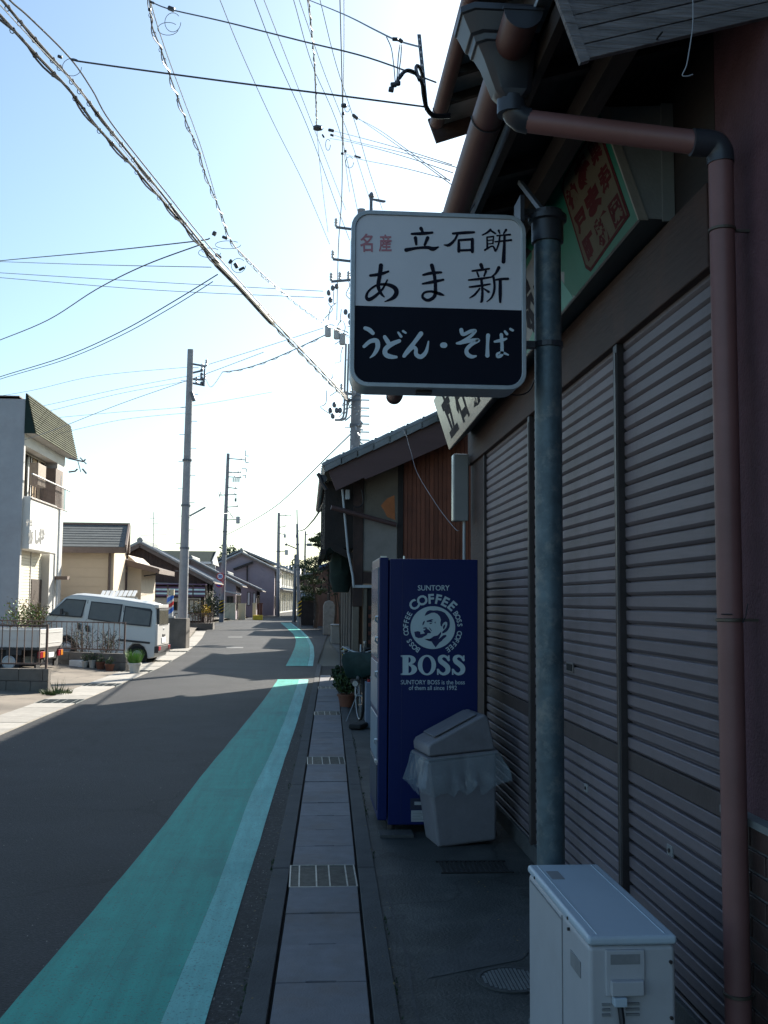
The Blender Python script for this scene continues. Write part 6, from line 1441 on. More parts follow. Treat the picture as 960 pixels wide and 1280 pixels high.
# wall, concrete pole, barber pole
a = G(208, 811); b = G(232, 811)
cw = thing('concrete_wall', 'low dark concrete wall holding the barber pole beside the tall pole', 'wall', (b.x, b.y, 0))
zt_ = P(232, 773, b.y).z
mb = MB(); mb.hexa([(a.x - .9, a.y, -.02), (b.x, b.y, -.02), (b.x + .08, b.y + .35, -.02), (a.x - .9, a.y + .35, -.02), (a.x - .9, a.y, zt_), (b.x, b.y, zt_), (b.x + .08, b.y + .35, zt_), (a.x - .9, a.y + .35, zt_)]); build(mb, 'wall_slab', 'block_wall', cw, bevel=.015)
c_ = P(212, 772, a.y + .15); bz0, bz1 = zt_ + .002, P(212, 736, a.y).z
bp = thing('barber_pole', 'red white and blue striped barber pole on the low concrete wall', 'barber pole', (c_.x, a.y + .17, zt_))
wdt = .10
mb = MB(); mb.box(c_.x - .09, c_.x + .16, a.y + .08, a.y + .26, bz0, bz0 + .06); build(mb, 'base', 'rail_steel', bp, bevel=.01)
mb = MB(); mb.cyl((c_.x, a.y + .17, bz0 + .06), (c_.x, a.y + .17, bz1 - .2), wdt, n=20); cy = build(mb, 'cylinder', 'white_panel', bp, smooth=True)
mb = MB(); mb.box(c_.x - .09, c_.x - .02, a.y + .08, a.y + .14, bz1 - .2, bz1); mb.box(c_.x + .0, c_.x + .12, a.y + .1, a.y + .25, bz1 - .2, bz1 - .02); build(mb, 'cap', 'cream_fence', bp)
def helix(mat, ph, wd):
    mb = MB(); n = 60; r = wdt + .004; H_ = bz1 - .26 - bz0; base = 0
    for turn in range(3):
        pass
    turns = 1.6
    for i in range(n + 1):
        t = i / n; a1 = ph + turns * 2 * math.pi * t; z = bz0 + .06 + H_ * t * .97
        for dz in (0, wd):
            zz = min(bz0 + .06 + H_, z + dz); mb.v.append(Vector((c_.x + r * math.cos(a1), a.y + .17 + r * math.sin(a1), zz)))
    for i in range(n): mb.f.append([2 * i, 2 * i + 2, 2 * i + 3, 2 * i + 1])
    build(mb, 'stripe', mat, cy, smooth=True)
helix('barber_red', 0.4, .12); helix('barber_blue', 0.4 + math.pi, .14)

# planter wall with flowers
a, b = G(235, 789), G(266, 787)
pw = thing('planter_wall', 'dark low planter wall with railing before the striped awning', 'planter', (b.x, b.y, 0)); zt_ = P(250, 779, b.y).z
mb = MB(); mb.box(a.x - 1.2, b.x, b.y, b.y + 1.0, -.02, zt_); build(mb, 'wall_slab', 'block_wall', pw)
mb = MB(); zr2 = P(250, 767, b.y).z
mb.beam((a.x - 1, b.y, zr2), (b.x, b.y, zr2), .04, .04)
for k in range(14): x_ = a.x - 1 + (b.x - a.x + 1) * k / 13; mb.beam((x_, b.y, zt_), (x_, b.y, zr2), .03, .03)
build(mb, 'railing', 'fence_iron', pw)
shrub('flowering_shrub', 'yellow flowering shrub above the dark planter wall', 257, 763, b.y + .5, .30, 160, .05, ['leaf_yellow'], 81)
shrub('garden_shrub', 'brown twiggy shrubs in the dark planter before the shop front', 246, 763, b.y + .6, .55, 260, .05, ['leaf_dry', 'leaf_dark'], 82)
shrub('garden_shrub', 'dark evergreen shrub between the awning and the road signs', 265, 757, b.y + 1.8, .45, 320, .07, ['leaf_dark', 'leaf_dark'], 83, sq=1.8)

# ------------------------------------------------------------------ van
vo = G(192, 829); th_ = R(6); D_ = Vector((-math.cos(th_), math.sin(th_), 0)); N_ = Vector((math.sin(th_), math.cos(th_), 0)); VW = 1.22
van = thing('delivery_van', 'silver-grey boxy minivan parked nose inwards behind the second iron fence', 'van', (vo.x, vo.y, 0))
def S_(px, py):
    d = FW + RT * ((px - 480) / FOC) + UP * ((640 - py) / FOC); t = (vo - CAM).dot(N_) / d.dot(N_); p = CAM + d * t; return ((p - vo).dot(D_), p.z)
def V_(s, w_, z): q = vo + D_ * s + N_ * w_; return Vector((q.x, q.y, z))
sr, zbr = S_(192, 786); sf, zbf = S_(58, 776); _, zrr = S_(192, 758); _, zrf = S_(88, 743.5)
def zbelt(s): return zbr + (zbf - zbr) * (s - sr) / (sf - sr)
def tum(s, z):
    zb = zbelt(s); return .11 * max(0, (z - zb) / .46)
prof = [S_(x, y) for x, y in ((193, 822), (194, 812), (195, 800), (194.8, 786), (194.2, 762), (192.5, 756.8), (186, 754.8), (150, 749.5), (118, 745.5), (96, 743.5), (86, 744), (78, 747.5), (57, 771), (54, 777), (52.5, 790), (52, 806), (55, 811), (66, 812.5))]
arch_f = [S_(x, y) for x, y in ((69, 813), (70, 803), (76, 796), (84, 794), (91, 798), (95, 806), (96, 815))]
arch_r = [S_(x, y) for x, y in ((158, 821), (160, 811), (166, 805), (174, 805), (180, 809), (183, 816), (184, 824))]
poly = prof + arch_f + arch_r
secs = [(0.0, 1), (.03, 1), (VW - .03, -1), (VW, -1)]
mb = MB(); n = len(poly)
def side_pts(w0, sg_): return [V_(s, (w0 + tum(s, z)) if sg_ > 0 else (w0 - tum(s, z)), z) for s, z in poly]
A_ = side_pts(0, 1); B_ = side_pts(VW, -1); cen_ = [V_(s, VW / 2, z + (.045 if z > zbelt(s) + .3 else 0)) for s, z in poly]
mb.v = A_ + cen_ + B_
for i in range(n):
    j = (i + 1) % n; mb.f += [[i, j, n + j, n + i], [n + i, n + j, 2 * n + j, 2 * n + i]]
mb.f += [list(range(n)), list(range(2 * n, 3 * n))]
body = build(mb, 'body', 'van_silver', van, bevel=.03, seg=3)
def vpan(pts, mat, nm, off=.006, th=.012, par=None, far=False):
    mb = MB(); q = []
    for x, y in pts: s, z = S_(x, y); q.append(V_(s, tum(s, z) - off, z))
    mb.prism(q, N_ * th); return build(mb, nm, mat, par or body)
for nm, fr_, gl_ in (('front_window', ((60, 769), (81, 748), (106, 750), (101, 772)), ((62, 767.5), (82, 749.5), (104.5, 751.5), (100, 770.5))),
                     ('middle_window', ((109, 774), (112, 751.5), (151.5, 755.5), (148.5, 779.5)), ((110.5, 772.8), (113, 753), (150, 756.8), (147.3, 778))),
                     ('rear_window', ((152.5, 780), (154.5, 757), (187, 761), (189, 764), (187.5, 783.5)), ((154, 778.8), (156, 758.6), (186, 764.3), (187.5, 765), (186, 781.8)))):
    f_ = vpan(fr_, 'van_trim', nm, .004, .01); vpan(gl_, 'van_glass', 'pane', .009, .006, f_)
for pts in (((100, 779), (100.5, 787), (97.3, 786.6), (97, 778.6)), ((111, 782), (111.4, 790), (107, 789.4), (106.6, 781.5))): vpan(pts, 'van_trim', 'door_handle', .014, .02)
vpan(((148, 798.5), (187.5, 802.5), (187.3, 805), (148, 801)), 'van_trim', 'side_moulding', .012, .014)
for xs in (((107.5, 750), (108.3, 750), (104.5, 812), (103.6, 812)), ((152.8, 756), (153.4, 756), (151.5, 818), (150.8, 818))): vpan(xs, 'track_metal', 'door_gap', .0035, .004)
def vwheel(px, py, r, w0):
    s, z = S_(px, py); c0 = V_(s, w0, z); mb = MB(); k = 28; base = 0; u = D_; v = Vector((0, 0, 1))
    for rr_, ww in ((r * .55, -.01), (r * .9, -.015), (r, .01), (r, .12), (r * .9, .14)):
        for j in range(k): a = 2 * math.pi * j / k; mb.v.append(c0 + u * rr_ * math.cos(a) + v * rr_ * math.sin(a) + N_ * ww)
    for i in range(4):
        for j in range(k): a = i * k + j; b = i * k + (j + 1) % k; mb.f.append([a, b, b + k, a + k])
    wh = build(mb, 'wheel', 'rubber', van, smooth=True); mb = MB()
    for rr_, ww in ((r * .62, -.004), (r * .5, -.012), (r * .42, .012), (r * .2, .0), (.001, -.004)):
        for j in range(k): a = 2 * math.pi * j / k; mb.v.append(c0 + u * rr_ * math.cos(a) + v * rr_ * math.sin(a) + N_ * ww)
    for i in range(4):
        for j in range(k): a = i * k + j; b = i * k + (j + 1) % k; mb.f.append([a, b, b + k, a + k])
    build(mb, 'rim', 'hub_steel', wh, smooth=True)
for w0 in (.03, VW - .15): vwheel(171, 819.5, .225, w0); vwheel(83, 808.5, .225, w0)
mb = MB(); s0, z0 = S_(155, 806); s1, z1 = S_(190, 820); mb.hexa([V_(s, w_, z) for z in (z1 + .04, z0 + .12) for s, w_ in ((s1 + .03, .06), (s0 + .35, .06), (s0 + .35, VW - .06), (s1 + .03, VW - .06))]); build(mb, 'underbody', 'van_trim', van)
mb = MB(); s0, z0 = S_(56, 800); s1, z1 = S_(110, 812); mb.hexa([V_(s, w_, z) for z in (z1 + .04, z0 + .1) for s, w_ in ((s1 + .03, .06), (s0 - .1, .06), (s0 - .1, VW - .06), (s1 + .03, VW - .06))]); build(mb, 'underbody', 'van_trim', van)
# rear face
sR = min(s for s, z in prof); 
def rear(w0, w1, z0, z1, mat, nm, off=.0, th=.03, par=None, bev=.006):
    mb = MB(); s = sR - off; mb.hexa([V_(s, w0, z0), V_(s + th, w0, z0), V_(s + th, w1, z0), V_(s, w1, z0), V_(s, w0, z1), V_(s + th, w0, z1), V_(s + th, w1, z1), V_(s, w1, z1)]); return build(mb, nm, mat, par or body, bevel=bev)
zb = S_(194, 786)[1]; zr_2 = S_(191, 757)[1]
rear(.02, VW - .02, .42, zb + .10, 'van_white', 'tailgate', .03, .06)
rw_ = rear(.14, VW - .14, zb + .02 + .04, zr_2 - .08, 'van_trim', 'tailgate_window', .030, .06); rear(.17, VW - .17, zb + .10, zr_2 - .11, 'van_glass', 'pane', .036, .03, rw_)
rear(.11, VW - .11, zr_2 - .06, zr_2 + .02, 'van_white', 'roof_edge', .02, .1)
rear(.0, VW, .24, .40, 'van_trim', 'bumper', .06, .10)
rear(.02, .22, .30, .40, 'lamp_red', 'tail_lamp', .07, .05); rear(VW - .22, VW - .02, .30, .40, 'lamp_red', 'tail_lamp', .07, .05)
rear(.42, VW - .42, .46, .60, 'sign_plate_white', 'number_plate', .045, .02); rear(.55, .66, .78, .83, 'hub_steel', 'badge', .04, .02); rear(.50, .72, .62, .68, 'van_trim', 'tailgate_handle', .05, .03)
s, z = S_(80, 765); mb = MB(); mb.tube([V_(s, .03, z), V_(s + .02, -.12, z + .02)], .012, 6); mb.hexa([V_(s + a, w_, z + c) for c in (-.06, .08) for a, w_ in ((-.02, -.20), (.03, -.20), (.03, -.10), (-.02, -.10))]); build(mb, 'door_mirror', 'van_trim', body)
# windscreen
s0, z0 = S_(58.5, 769.5); s1, z1 = S_(77, 749); mb = MB(); o = .012
mb.prism([V_(s0 + o, .10, z0), V_(s1 + o, .16, z1), V_(s1 + o, VW - .16, z1), V_(s0 + o, VW - .10, z0)], Vector((0, 0, .004))); build(mb, 'windscreen', 'van_glass', body)
# roof rack ladder-like slats seen over the roof
rk = MB(); 
for i in range(8):
    x_ = 127 + i * 5.6; a_ = P(x_, 745.5, vo.y + 2.6); b_ = P(x_ + 3.5, 738.5, vo.y + 3.1); rk.beam(a_, b_, .09, .02)
rk.beam(P(125, 746, vo.y + 2.6), P(172, 748, vo.y + 2.6), .03, .03); rk.beam(P(130, 738.5, vo.y + 3.1), P(172, 740.5, vo.y + 3.1), .03, .03)
ckt = thing('slatted_canopy', 'white slatted canopy showing just above the van roof', 'canopy', (P(150, 745, vo.y + 2.8).x, vo.y + 2.8, 0)); build(rk, 'slats', 'white_panel', ckt, kind='stuff')
mb = MB(); 
for x_ in (127, 170): q = P(x_, 746, vo.y + 2.6); mb.tube([(q.x, q.y, 0), tuple(q)], .025, 6)
build(mb, 'supports', 'rail_steel', ckt)

# ------------------------------------------------------------------ small truck
tn = P(48, 825, 21.2); th2 = R(7)
tr_ = thing('small_truck', 'white small flatbed truck seen from behind through the near iron fence', 'truck', (tn.x, 21.2, 0), rz=-th2, local=True)
zt_ = P(50, 787, 21.2).z
L_, W2 = 3.0, 1.30
mb = MB(); mb.box(-1.9, 0, 0, W2, .50, .56); bed = build(mb, 'bed_floor', 'van_trim', tr_)
mb = MB(); mb.box(-1.9, -.03, 0, .035, .54, zt_); s_ = build(mb, 'side_gate', 'van_white', tr_, bevel=.008)
mb = MB(); mb.box(-1.9, -.03, -.01, .0, .70, .715); mb.box(-1.9, -.03, -.012, .0, zt_ - .03, zt_ - .005); build(mb, 'pressed_rib', 'van_white', s_)
mb = MB(); mb.box(-1.9, -.03, W2 - .035, W2, .54, zt_); build(mb, 'side_gate', 'van_white', tr_, bevel=.008)
mb = MB(); mb.box(-.03, .005, 0, W2, .54, zt_); tg = build(mb, 'tail_gate', 'van_white', tr_, bevel=.008)
mb = MB(); mb.box(.004, .012, .10, W2 - .1, .62, .635); mb.box(.004, .012, .10, W2 - .1, zt_ - .08, zt_ - .065); build(mb, 'pressed_rib', 'van_white', tg)
for y_ in (.0, W2 - .30):
    mb = MB(); mb.box(-.03, .03, y_ + .02, y_ + .28, .34, .47); lp = build(mb, 'tail_lamp', 'lamp_red', tr_, bevel=.008)
    mb = MB(); mb.box(.028, .034, y_ + .16, y_ + .27, .35, .46); build(mb, 'indicator', 'lamp_amber', lp)
mb = MB(); mb.box(-.02, .02, .50, W2 - .50, .33, .43); build(mb, 'number_plate', 'sign_plate_white', tr_, bevel=.004)
mb = MB(); mb.box(-.06, .0, .3, W2 - .3, .30, .52); mb.box(-2.9, -.1, .3, .42, .36, .5); mb.box(-2.9, -.1, W2 - .42, W2 - .3, .36, .5); build(mb, 'chassis', 'van_trim', tr_)
mb = MB(); mb.box(-.10, -.06, .04, .26, .14, .42); mb.box(-.1, -.06, W2 - .26, W2 - .04, .14, .42); build(mb, 'mudflap', 'rubber', tr_)
for x_ in (-.62, -2.45):
    for y_ in (.05, W2 - .19):
        mb = MB(); mb.lathe((x_, y_, .25), [(.13, .0), (.22, -.01), (.25, .015), (.25, .12), (.22, .14)], 24, 'y'); wh = build(mb, 'wheel', 'rubber', tr_, smooth=True)
        mb = MB(); mb.lathe((x_, y_, .25), [(.14, -.004), (.12, -.012), (.10, .01), (.04, .0), (.001, -.01)], 24, 'y'); build(mb, 'rim', 'hub_steel', wh, smooth=True)
mb = MB(); mb.prism([(-1.95, .02, .45), (-3.1, .02, .45), (-3.15, .02, .95), (-2.85, .02, 1.52), (-2.0, .02, 1.55), (-1.95, .02, 1.4)], (0, W2 - .04, 0)); cb = build(mb, 'cab', 'van_white', tr_, bevel=.04, seg=3)
mb = MB(); mb.box(-1.96, -1.945, .15, W2 - .15, 1.0, 1.42); build(mb, 'rear_window', 'van_glass', cb)
mb = MB(); mb.prism([(-2.1, .012, .98), (-2.9, .012, .98), (-2.72, .012, 1.45), (-2.1, .012, 1.45)], (0, .01, 0)); build(mb, 'side_window', 'van_glass', cb)
mb = MB(); mb.box(-.66, -.35, -.0, .02, .40, .53); build(mb, 'wheel_guard', 'van_trim', tr_)

# ------------------------------------------------------------------ road signs on the second pole
Yp2 = 69.6
for i, (cx, cy, r, mats, nm, lb) in enumerate(((275.2, 720.5, 4.6, ('sign_plate_red', 'sign_plate_white'), 'speed_sign', 'round white road sign with red rim, upper one on the second pole'), (274.2, 729.5, 4.8, ('sign_plate_red', 'sign_plate_blue'), 'parking_ban_sign', 'round blue road sign with red rim and slash, lower one on the second pole'))):
    c_ = P(cx, cy, Yp2); rw__ = r * Yp2 / FOC; t_ = thing(nm, lb, 'road sign', tuple(c_))
    mb = MB(); mb.lathe(c_, [(rw__, 0), (rw__, .02)], 28, 'y'); p_ = build(mb, 'plate', mats[0], t_)
    mb = MB(); mb.lathe(c_ + Vector((0, -.01, 0)), [(rw__ * .76, 0), (rw__ * .76, .012)], 28, 'y'); build(mb, 'face', mats[1], p_)
    if i: mb = MB(); k_ = rw__ * .62; mb.beam(c_ + Vector((-k_, -.02, k_)), c_ + Vector((k_, -.02, -k_)), .05, .008, up=(0, 1, 0)); build(mb, 'slash', 'sign_plate_red', p_)
    else:
        mb = MB(); text_fit(mb, '30', (cx - 2.4, cy - 1.9, cx + 2.4, cy + 1.9), lambda x, y, d: P(x, y, Yp2 - .02), 0, .03); build(mb, 'lettering', 'sign_plate_blue', p_)

# ================================================================== utility poles
def upole(label, px0, py0, px1, py1, Y, r, arms, mat='pole_concrete', steps=True, name='utility_pole', group=None, extra=None, guard=False):
    b_ = P(px0, py0, Y); t_ = P(px1, py1, Y); b_.z = -.02; b_.y = Y; t_.y = Y
    th = thing(name, label, 'utility pole', tuple(b_), group=group)
    mb = MB(); mb.tube([b_, t_], 0, 16, True, [r, r * .62]); sh_ = build(mb, 'shaft', mat, th, smooth=True)
    if steps:
        zz = 2.0; k = 0
        mb = MB()
        while zz < t_.z - .5:
            f = (zz - b_.z) / (t_.z - b_.z); c = b_.lerp(t_, f); mb.tube([c, c + Vector(((-1) ** k * (r + .12), 0, 0))], .010, 5); zz += .45; k += 1
        build(mb, 'climbing_steps', 'arm_steel', sh_, kind='stuff')
    for z in (3.2, 4.6, 6.1):
        if z < t_.z: f = (z - b_.z) / (t_.z - b_.z); c = b_.lerp(t_, f); mb = MB(); mb.lathe(c, [(r * .95, -.03), (r * .98, -.03), (r * .98, .03), (r * .95, .03)], 14); build(mb, 'steel_band', 'arm_steel', sh_)
    for (ax, ay, bx_, by_, ins) in arms:    # arm in photo pixels, with insulators at fractions along it
        p, q = P(ax, ay, Y - .12), P(bx_, by_, Y - .12)
        if (q - p).length < .01: continue
        w_ = max(.055, .9 * Y / FOC); mb = MB(); mb.beam(p, q, w_, w_); am = build(mb, 'crossarm', 'arm_steel', th)
        for f in ins:
            c = p.lerp(q, f); mb = MB(); mb.lathe(c, [(.03, .02), (.045, .06), (.03, .09), (.05, .13), (.03, .16), (.045, .2), (.02, .24)], 8); build(mb, 'insulator', 'porcelain', am, smooth=True)
    if guard:
        mb = MB(); mb.lathe((b_.x, Y, 0), [(r * 1.04, .6), (r * 1.04, 1.5)], 16); g_ = build(mb, 'warning_sleeve', 'rubber', th, smooth=True)
        for k in range(4): mb = MB(); mb.tube([(b_.x - r * .98, Y - r * .6, .66 + k * .22), (b_.x, Y - r * 1.08, .74 + k * .22), (b_.x + r * .98, Y - r * .6, .82 + k * .22)], .03, 5); build(mb, 'yellow_stripe', 'yellow', g_)
    return th, sh_
def box_on(th, px, py, wpx, hpx, Y, nm='transformer', mat='transformer_grey', cyl=True):
    c = P(px, py, Y - .2); r_ = wpx / 2 * Y / FOC; h_ = hpx * Y / FOC; mb = MB()
    if cyl: mb.lathe(c, [(r_ * .85, -h_ / 2), (r_, -h_ * .42), (r_, h_ * .38), (r_ * 1.06, h_ * .40), (r_ * 1.06, h_ * .46), (r_ * .5, h_ / 2)], 16)
    else: mb.box(c.x - r_, c.x + r_, c.y - r_, c.y + r_, c.z - h_ / 2, c.z + h_ / 2)
    return build(mb, nm, mat, th, smooth=cyl)
p1, _ = upole('tall bare concrete pole rising from the low wall by the barber pole', 227, 806, 238.3, 437, 34.2, .165,
      [(241, 455, 258, 458, (1,)), (241, 466, 254, 463, (.9,)), (241, 474, 256, 475, (.7, 1)), (241, 479, 256, 482, (.3, .9))], mat='pole_pale')
mb = MB(); mb.beam(P(256, 457, 34), P(255, 482, 34), .05, .05)
for y_ in (463, 468, 473, 479): mb.lathe(P(252, y_, 34), [(.02, -.05), (.05, -.02), (.05, .03), (.02, .06)], 8)
build(mb, 'insulator_rack', 'arm_steel', p1)
mb = MB(); mb.beam(P(237, 645, 34), P(257, 634, 34), .07, .05); build(mb, 'bracket_arm', 'pole_pale', p1)
mb = MB(); mb.tube([P(239, 490, 33.9), P(243, 501, 33.9)], .07, 8); build(mb, 'cable_clamp', 'arm_steel', p1)
p2, _ = upole('concrete pole carrying the two round road signs', 276.8, 776, 285.3, 567, 70.3, .17,
      [(286, 573, 307, 575, (.75, 1)), (285, 590, 301, 591, (.8, 1)), (285, 596, 302, 597, (.5, .9)), (284, 609, 297, 611, (.8,)), (274, 619, 296, 618, (.0, .1, .9)), (283, 634, 298, 633, (.9,)), (282, 650, 302, 649, ())], guard=True)
mb = MB()
for (a, b, c, d) in ((307, 563, 307, 578), (307, 570, 311, 570), (307, 578, 311, 578), (302, 586, 308, 586), (308, 586, 308, 590), (303, 594, 307, 594), (307, 594, 307, 598), (274, 614, 274, 622), (284, 637, 292, 648), (295, 618, 295, 624)): mb.beam(P(a, b, 70), P(c, d, 70), .05, .05)
build(mb, 'bracket_frames', 'arm_steel', p2)
box_on(p2, 297.5, 650, 5, 9, 70.2); box_on(p2, 294.5, 625, 2.5, 4, 70.2, 'cable_box', 'arm_steel', False)
for k in range(4): box_on(p2, 291.5 + 2.4 * k, 600, 1.4, 5, 70.2, 'cutout_switch', 'arm_steel', False)
p3, _ = upole('middle distance pole with a small transformer before the white fronted house', 347, 771, 348.6, 641, 98, .20,
      [(349, 644, 363, 645, (.6, 1)), (349, 659, 357, 658, (1,)), (349, 667, 356, 668, (1,)), (349, 690, 356, 689, ())])
box_on(p3, 358, 690.5, 4.5, 6.5, 98); box_on(p3, 356, 670, 3, 4.5, 98, 'transformer')
p4, _ = upole('striped-guard streetlight pole on the shaded right pavement', 374, 785, 371.5, 655, 57.4, .105, [(371, 666, 370, 672, ())], mat='pole_concrete', steps=False, guard=True)
mb = MB(); mb.tube([P(371.5, 655, 57.4), P(371.2, 637, 57.4)], .035, 6); build(mb, 'mast', 'arm_steel', p4)
mb = MB(); mb.tube([P(371, 686, 57.3), P(358, 680.5, 57.3)], .035, 6); mb.beam(P(359, 680, 57.3), P(356.5, 681.5, 57.3), .16, .12); build(mb, 'street_light', 'arm_steel', p4)
p5, _ = upole('thin dark pole just behind the striped-guard pole', 367.5, 776, 369.5, 693, 74, .14, [], mat='arm_steel', steps=False)
p6, _ = upole('thin far pole with small lamp, left of the pine pads', 380, 765, 381.8, 664, 110, .14, [(381.8, 668, 385, 668, ())], mat='pole_concrete', steps=False)
mb = MB(); mb.beam(P(383.5, 681, 110), P(390, 681, 110), .5, .3); mb.beam(P(381.5, 681, 110), P(384, 681, 110), .1, .1); build(mb, 'lamp_head', 'arm_steel', p6)
# the big pole behind the projecting sign
BYY = 26.8
p7, s7 = upole('big cable-laden concrete pole rising behind the projecting sign', 437, 800, 452, 262, BYY, .17,
      [(452, 288, 420, 284, (1,)), (450, 328, 416, 324, (1,)), (450, 349, 414, 352, (.4, .7, 1)), (450, 494, 427, 491, (1, .3)), (470, 250, 480, 252, ()), (450, 500, 432, 500, (1,))], mat='pole_concrete')
mb = MB(); mb.tube([P(464, 246, BYY), P(463.5, 292, BYY)], .045, 6); mb.tube([P(464, 258, BYY), P(460, 292, BYY)], .03, 6); mb.lathe(P(464.5, 245, BYY), [(.04, -.06), (.08, -.02), (.08, .03), (.03, .1)], 8); mb.tube([P(464, 249, BYY), P(482, 252, BYY)], .03, 6); build(mb, 'top_mast', 'arm_steel', p7)
for (x_, y_) in ((410, 414), (421, 417), (428, 424)): box_on(p7, x_, y_, 8, 14, BYY)
mb = MB()
for x_ in (430.5, 434): mb.tube(catmull([tuple(P(a, b, BYY - .2)) for a, b in ((x_ + 2, 430), (x_ + .5, 480), (x_ - .5, 515), (x_ - 4, 524), (x_ - 12, 525))], 5), .03, 6)
build(mb, 'conduit', 'pole_pale', p7, smooth=True)
mb = MB(); rgc = random.Random(4)
for k in range(16):
    x0, y0 = rgc.uniform(408, 447), rgc.uniform(350, 520); pts = [tuple(P(x0 + rgc.uniform(-9, 9) * i / 3, y0 + 7 * i + rgc.uniform(-5, 5), BYY - .3 + rgc.uniform(-.2, .2))) for i in range(5)]
    mb.tube(catmull(pts, 4), .011, 5, False)
for k in range(14):
    x0, y0 = 444 + rgc.uniform(-7, 8), 505 + k * 4; mb.tube([P(x0, y0, BYY - .25), P(x0 + rgc.uniform(-6, 6), y0 + rgc.uniform(0, 5), BYY - .3)], .02, 5)
build(mb, 'cable_loops', 'cable_light', p7, kind='stuff')
mb = MB()
for (x_, y_) in ((413, 375), (411, 366), (416, 360), (421, 358), (418, 506), (413, 513), (421, 513), (416, 520), (425, 513), (437, 395), (438, 403), (432, 390)): mb.lathe(P(x_, y_, BYY - .3), [(.03, -.07), (.055, -.03), (.055, .03), (.03, .07)], 8)
build(mb, 'small_insulators', 'arm_steel', p7, kind='stuff')
mb = MB()
for k in range(7): zz = P(450, 490 + 10 * k, BYY).z; c = P(449.5, 490 + 10 * k, BYY); mb.tube([c + Vector((-.26, 0, 0)), c + Vector((.26, 0, 0))], .018, 5)
build(mb, 'step_bolts', 'arm_steel', s7, kind='stuff')

# ================================================================== overhead wires
def wpts(pts, Y0, Y1, n=6):
    d = [0]
    for (a, b), (c, e) in zip(pts, pts[1:]): d.append(d[-1] + math.hypot(c - a, e - b))
    P3 = []
    for (x, y), s in zip(pts, d): t = s / d[-1]; Yv = 1 / ((1 - t) / Y0 + t / Y1); P3.append(tuple(P(x, y, Yv)))
    return [Vector(p) for p in catmull(P3, n)]
def wire(label, pts, Y0, Y1, r, mat='cable_grey', group=None, name='overhead_cable', wrap=None, clips=0, ret=False):
    q = wpts(pts, Y0, Y1); mb = MB(); mb.tube(q, r, 6); o = build(mb, name, mat, origin=tuple(q[0]), label=label, cat='cable', group=group, smooth=True)
    if wrap:
        L = [0]
        for a, b in zip(q, q[1:]): L.append(L[-1] + (b - a).length)
        tot = L[-1]; n = int(tot / wrap[1] * 8); pp = []; k = 0
        for i in range(n + 1):
            s = tot * i / n
            while k < len(L) - 2 and L[k + 1] < s: k += 1
            c = q[k].lerp(q[k + 1], (s - L[k]) / max(1e-6, L[k + 1] - L[k])); a = 2 * math.pi * s / wrap[1]
            pp.append(c + Vector((math.cos(a) * wrap[0], 0, -wrap[0] + math.sin(a) * wrap[0])))
        m2 = MB(); m2.tube(pp, wrap[2], 5, False); build(m2, 'wrapped_cable', wrap[3], o, smooth=True)
    if clips:
        m2 = MB(); rg = random.Random(len(pts) * 7 + int(Y1 * 3))
        for k in range(clips):
            c = q[int((k + .5 + rg.uniform(-.3, .3)) * (len(q) - 1) / clips)]; m2.tube([c + Vector((math.cos(a) * .022, 0, -.012 + math.sin(a) * .028)) for a in [i * math.pi / 4 for i in range(8)]], .004, 5)
        build(m2, 'hanger_rings', 'cable_grey', o, kind='stuff')
    return (o, q) if ret else o
gm = 'bundled telephone cables crossing the street'
_, q_main = wire('thick black lashed cable, lowest of the big diagonal bundle', [(-150, -140), (-60, -45), (0, 19), (44, 67), (88, 114), (119, 156), (151, 191), (192, 238), (233, 286), (265, 324), (300, 360), (338, 402), (372, 437), (408, 474), (437, 503)], 6.6, 26.6, .014, group=gm, wrap=(.018, .9, .010, 'cable_grey'), clips=26, ret=True)
wire('second thick cable running just above the lowest of the bundle', [(-120, -135), (-50, -58), (0, -3), (25, 27), (61, 68), (86, 96), (107, 122), (136, 160), (161, 191), (200, 239), (238, 287), (275, 330), (345, 404), (395, 456), (437, 501)], 6.7, 26.6, .013, group=gm, clips=26, wrap=(.012, 1.3, .007, 'cable_grey'))
wire('slim support wire along the top edge of the diagonal bundle', [(-110, -130), (-30, -45), (12, 0), (37, 22), (87, 72), (115, 112), (140, 155), (207, 240), (250, 294), (300, 352), (360, 418), (437, 499)], 6.8, 26.6, .008, 'cable_grey', group=gm)
wire('thin bright strand hanging between the diagonal bundle cables', [(-60, -60), (0, 6), (50, 60), (95, 108), (150, 182), (205, 250), (262, 322)], 6.9, 16, .005, 'cable_light', group=gm)
def pxof(p): v = p - CAM; return 480 + FOC * v.dot(RT) / v.dot(FW)
qs = [p for p in q_main if 263 < pxof(p) < 345]; mb = MB(); mb.tube(qs, 0, 8, True, [.018] + [.042] * (len(qs) - 2) + [.02]); build(mb, 'cable_splice', 'cable_grey', origin=tuple(qs[0]), label='dark swollen splice sleeve on the lowest cable of the diagonal bundle', cat='cable splice', smooth=True)
gs = 'twisted power cables'
wire('twisted power cable descending steeply from the frame top to the transformers', [(176, -60), (187, 0), (190, 32), (201, 61), (216, 105), (236, 160), (248, 187), (257, 219), (277, 268), (287, 298), (303, 318), (350, 362), (400, 400), (436, 420)], 10.0, 26.6, .009, group=gs, wrap=(.022, .5, .007, 'cable_light'), clips=20)
wire('light neutral wire beside the twisted power cable', [(180, -60), (188, 0), (206, 60), (228, 120), (250, 180), (268, 240), (282, 288), (302, 318), (330, 348), (372, 378), (436, 417)], 10.1, 26.6, .006, 'cable_light', group=gs)
gl = 'high power lines fanning down the street'
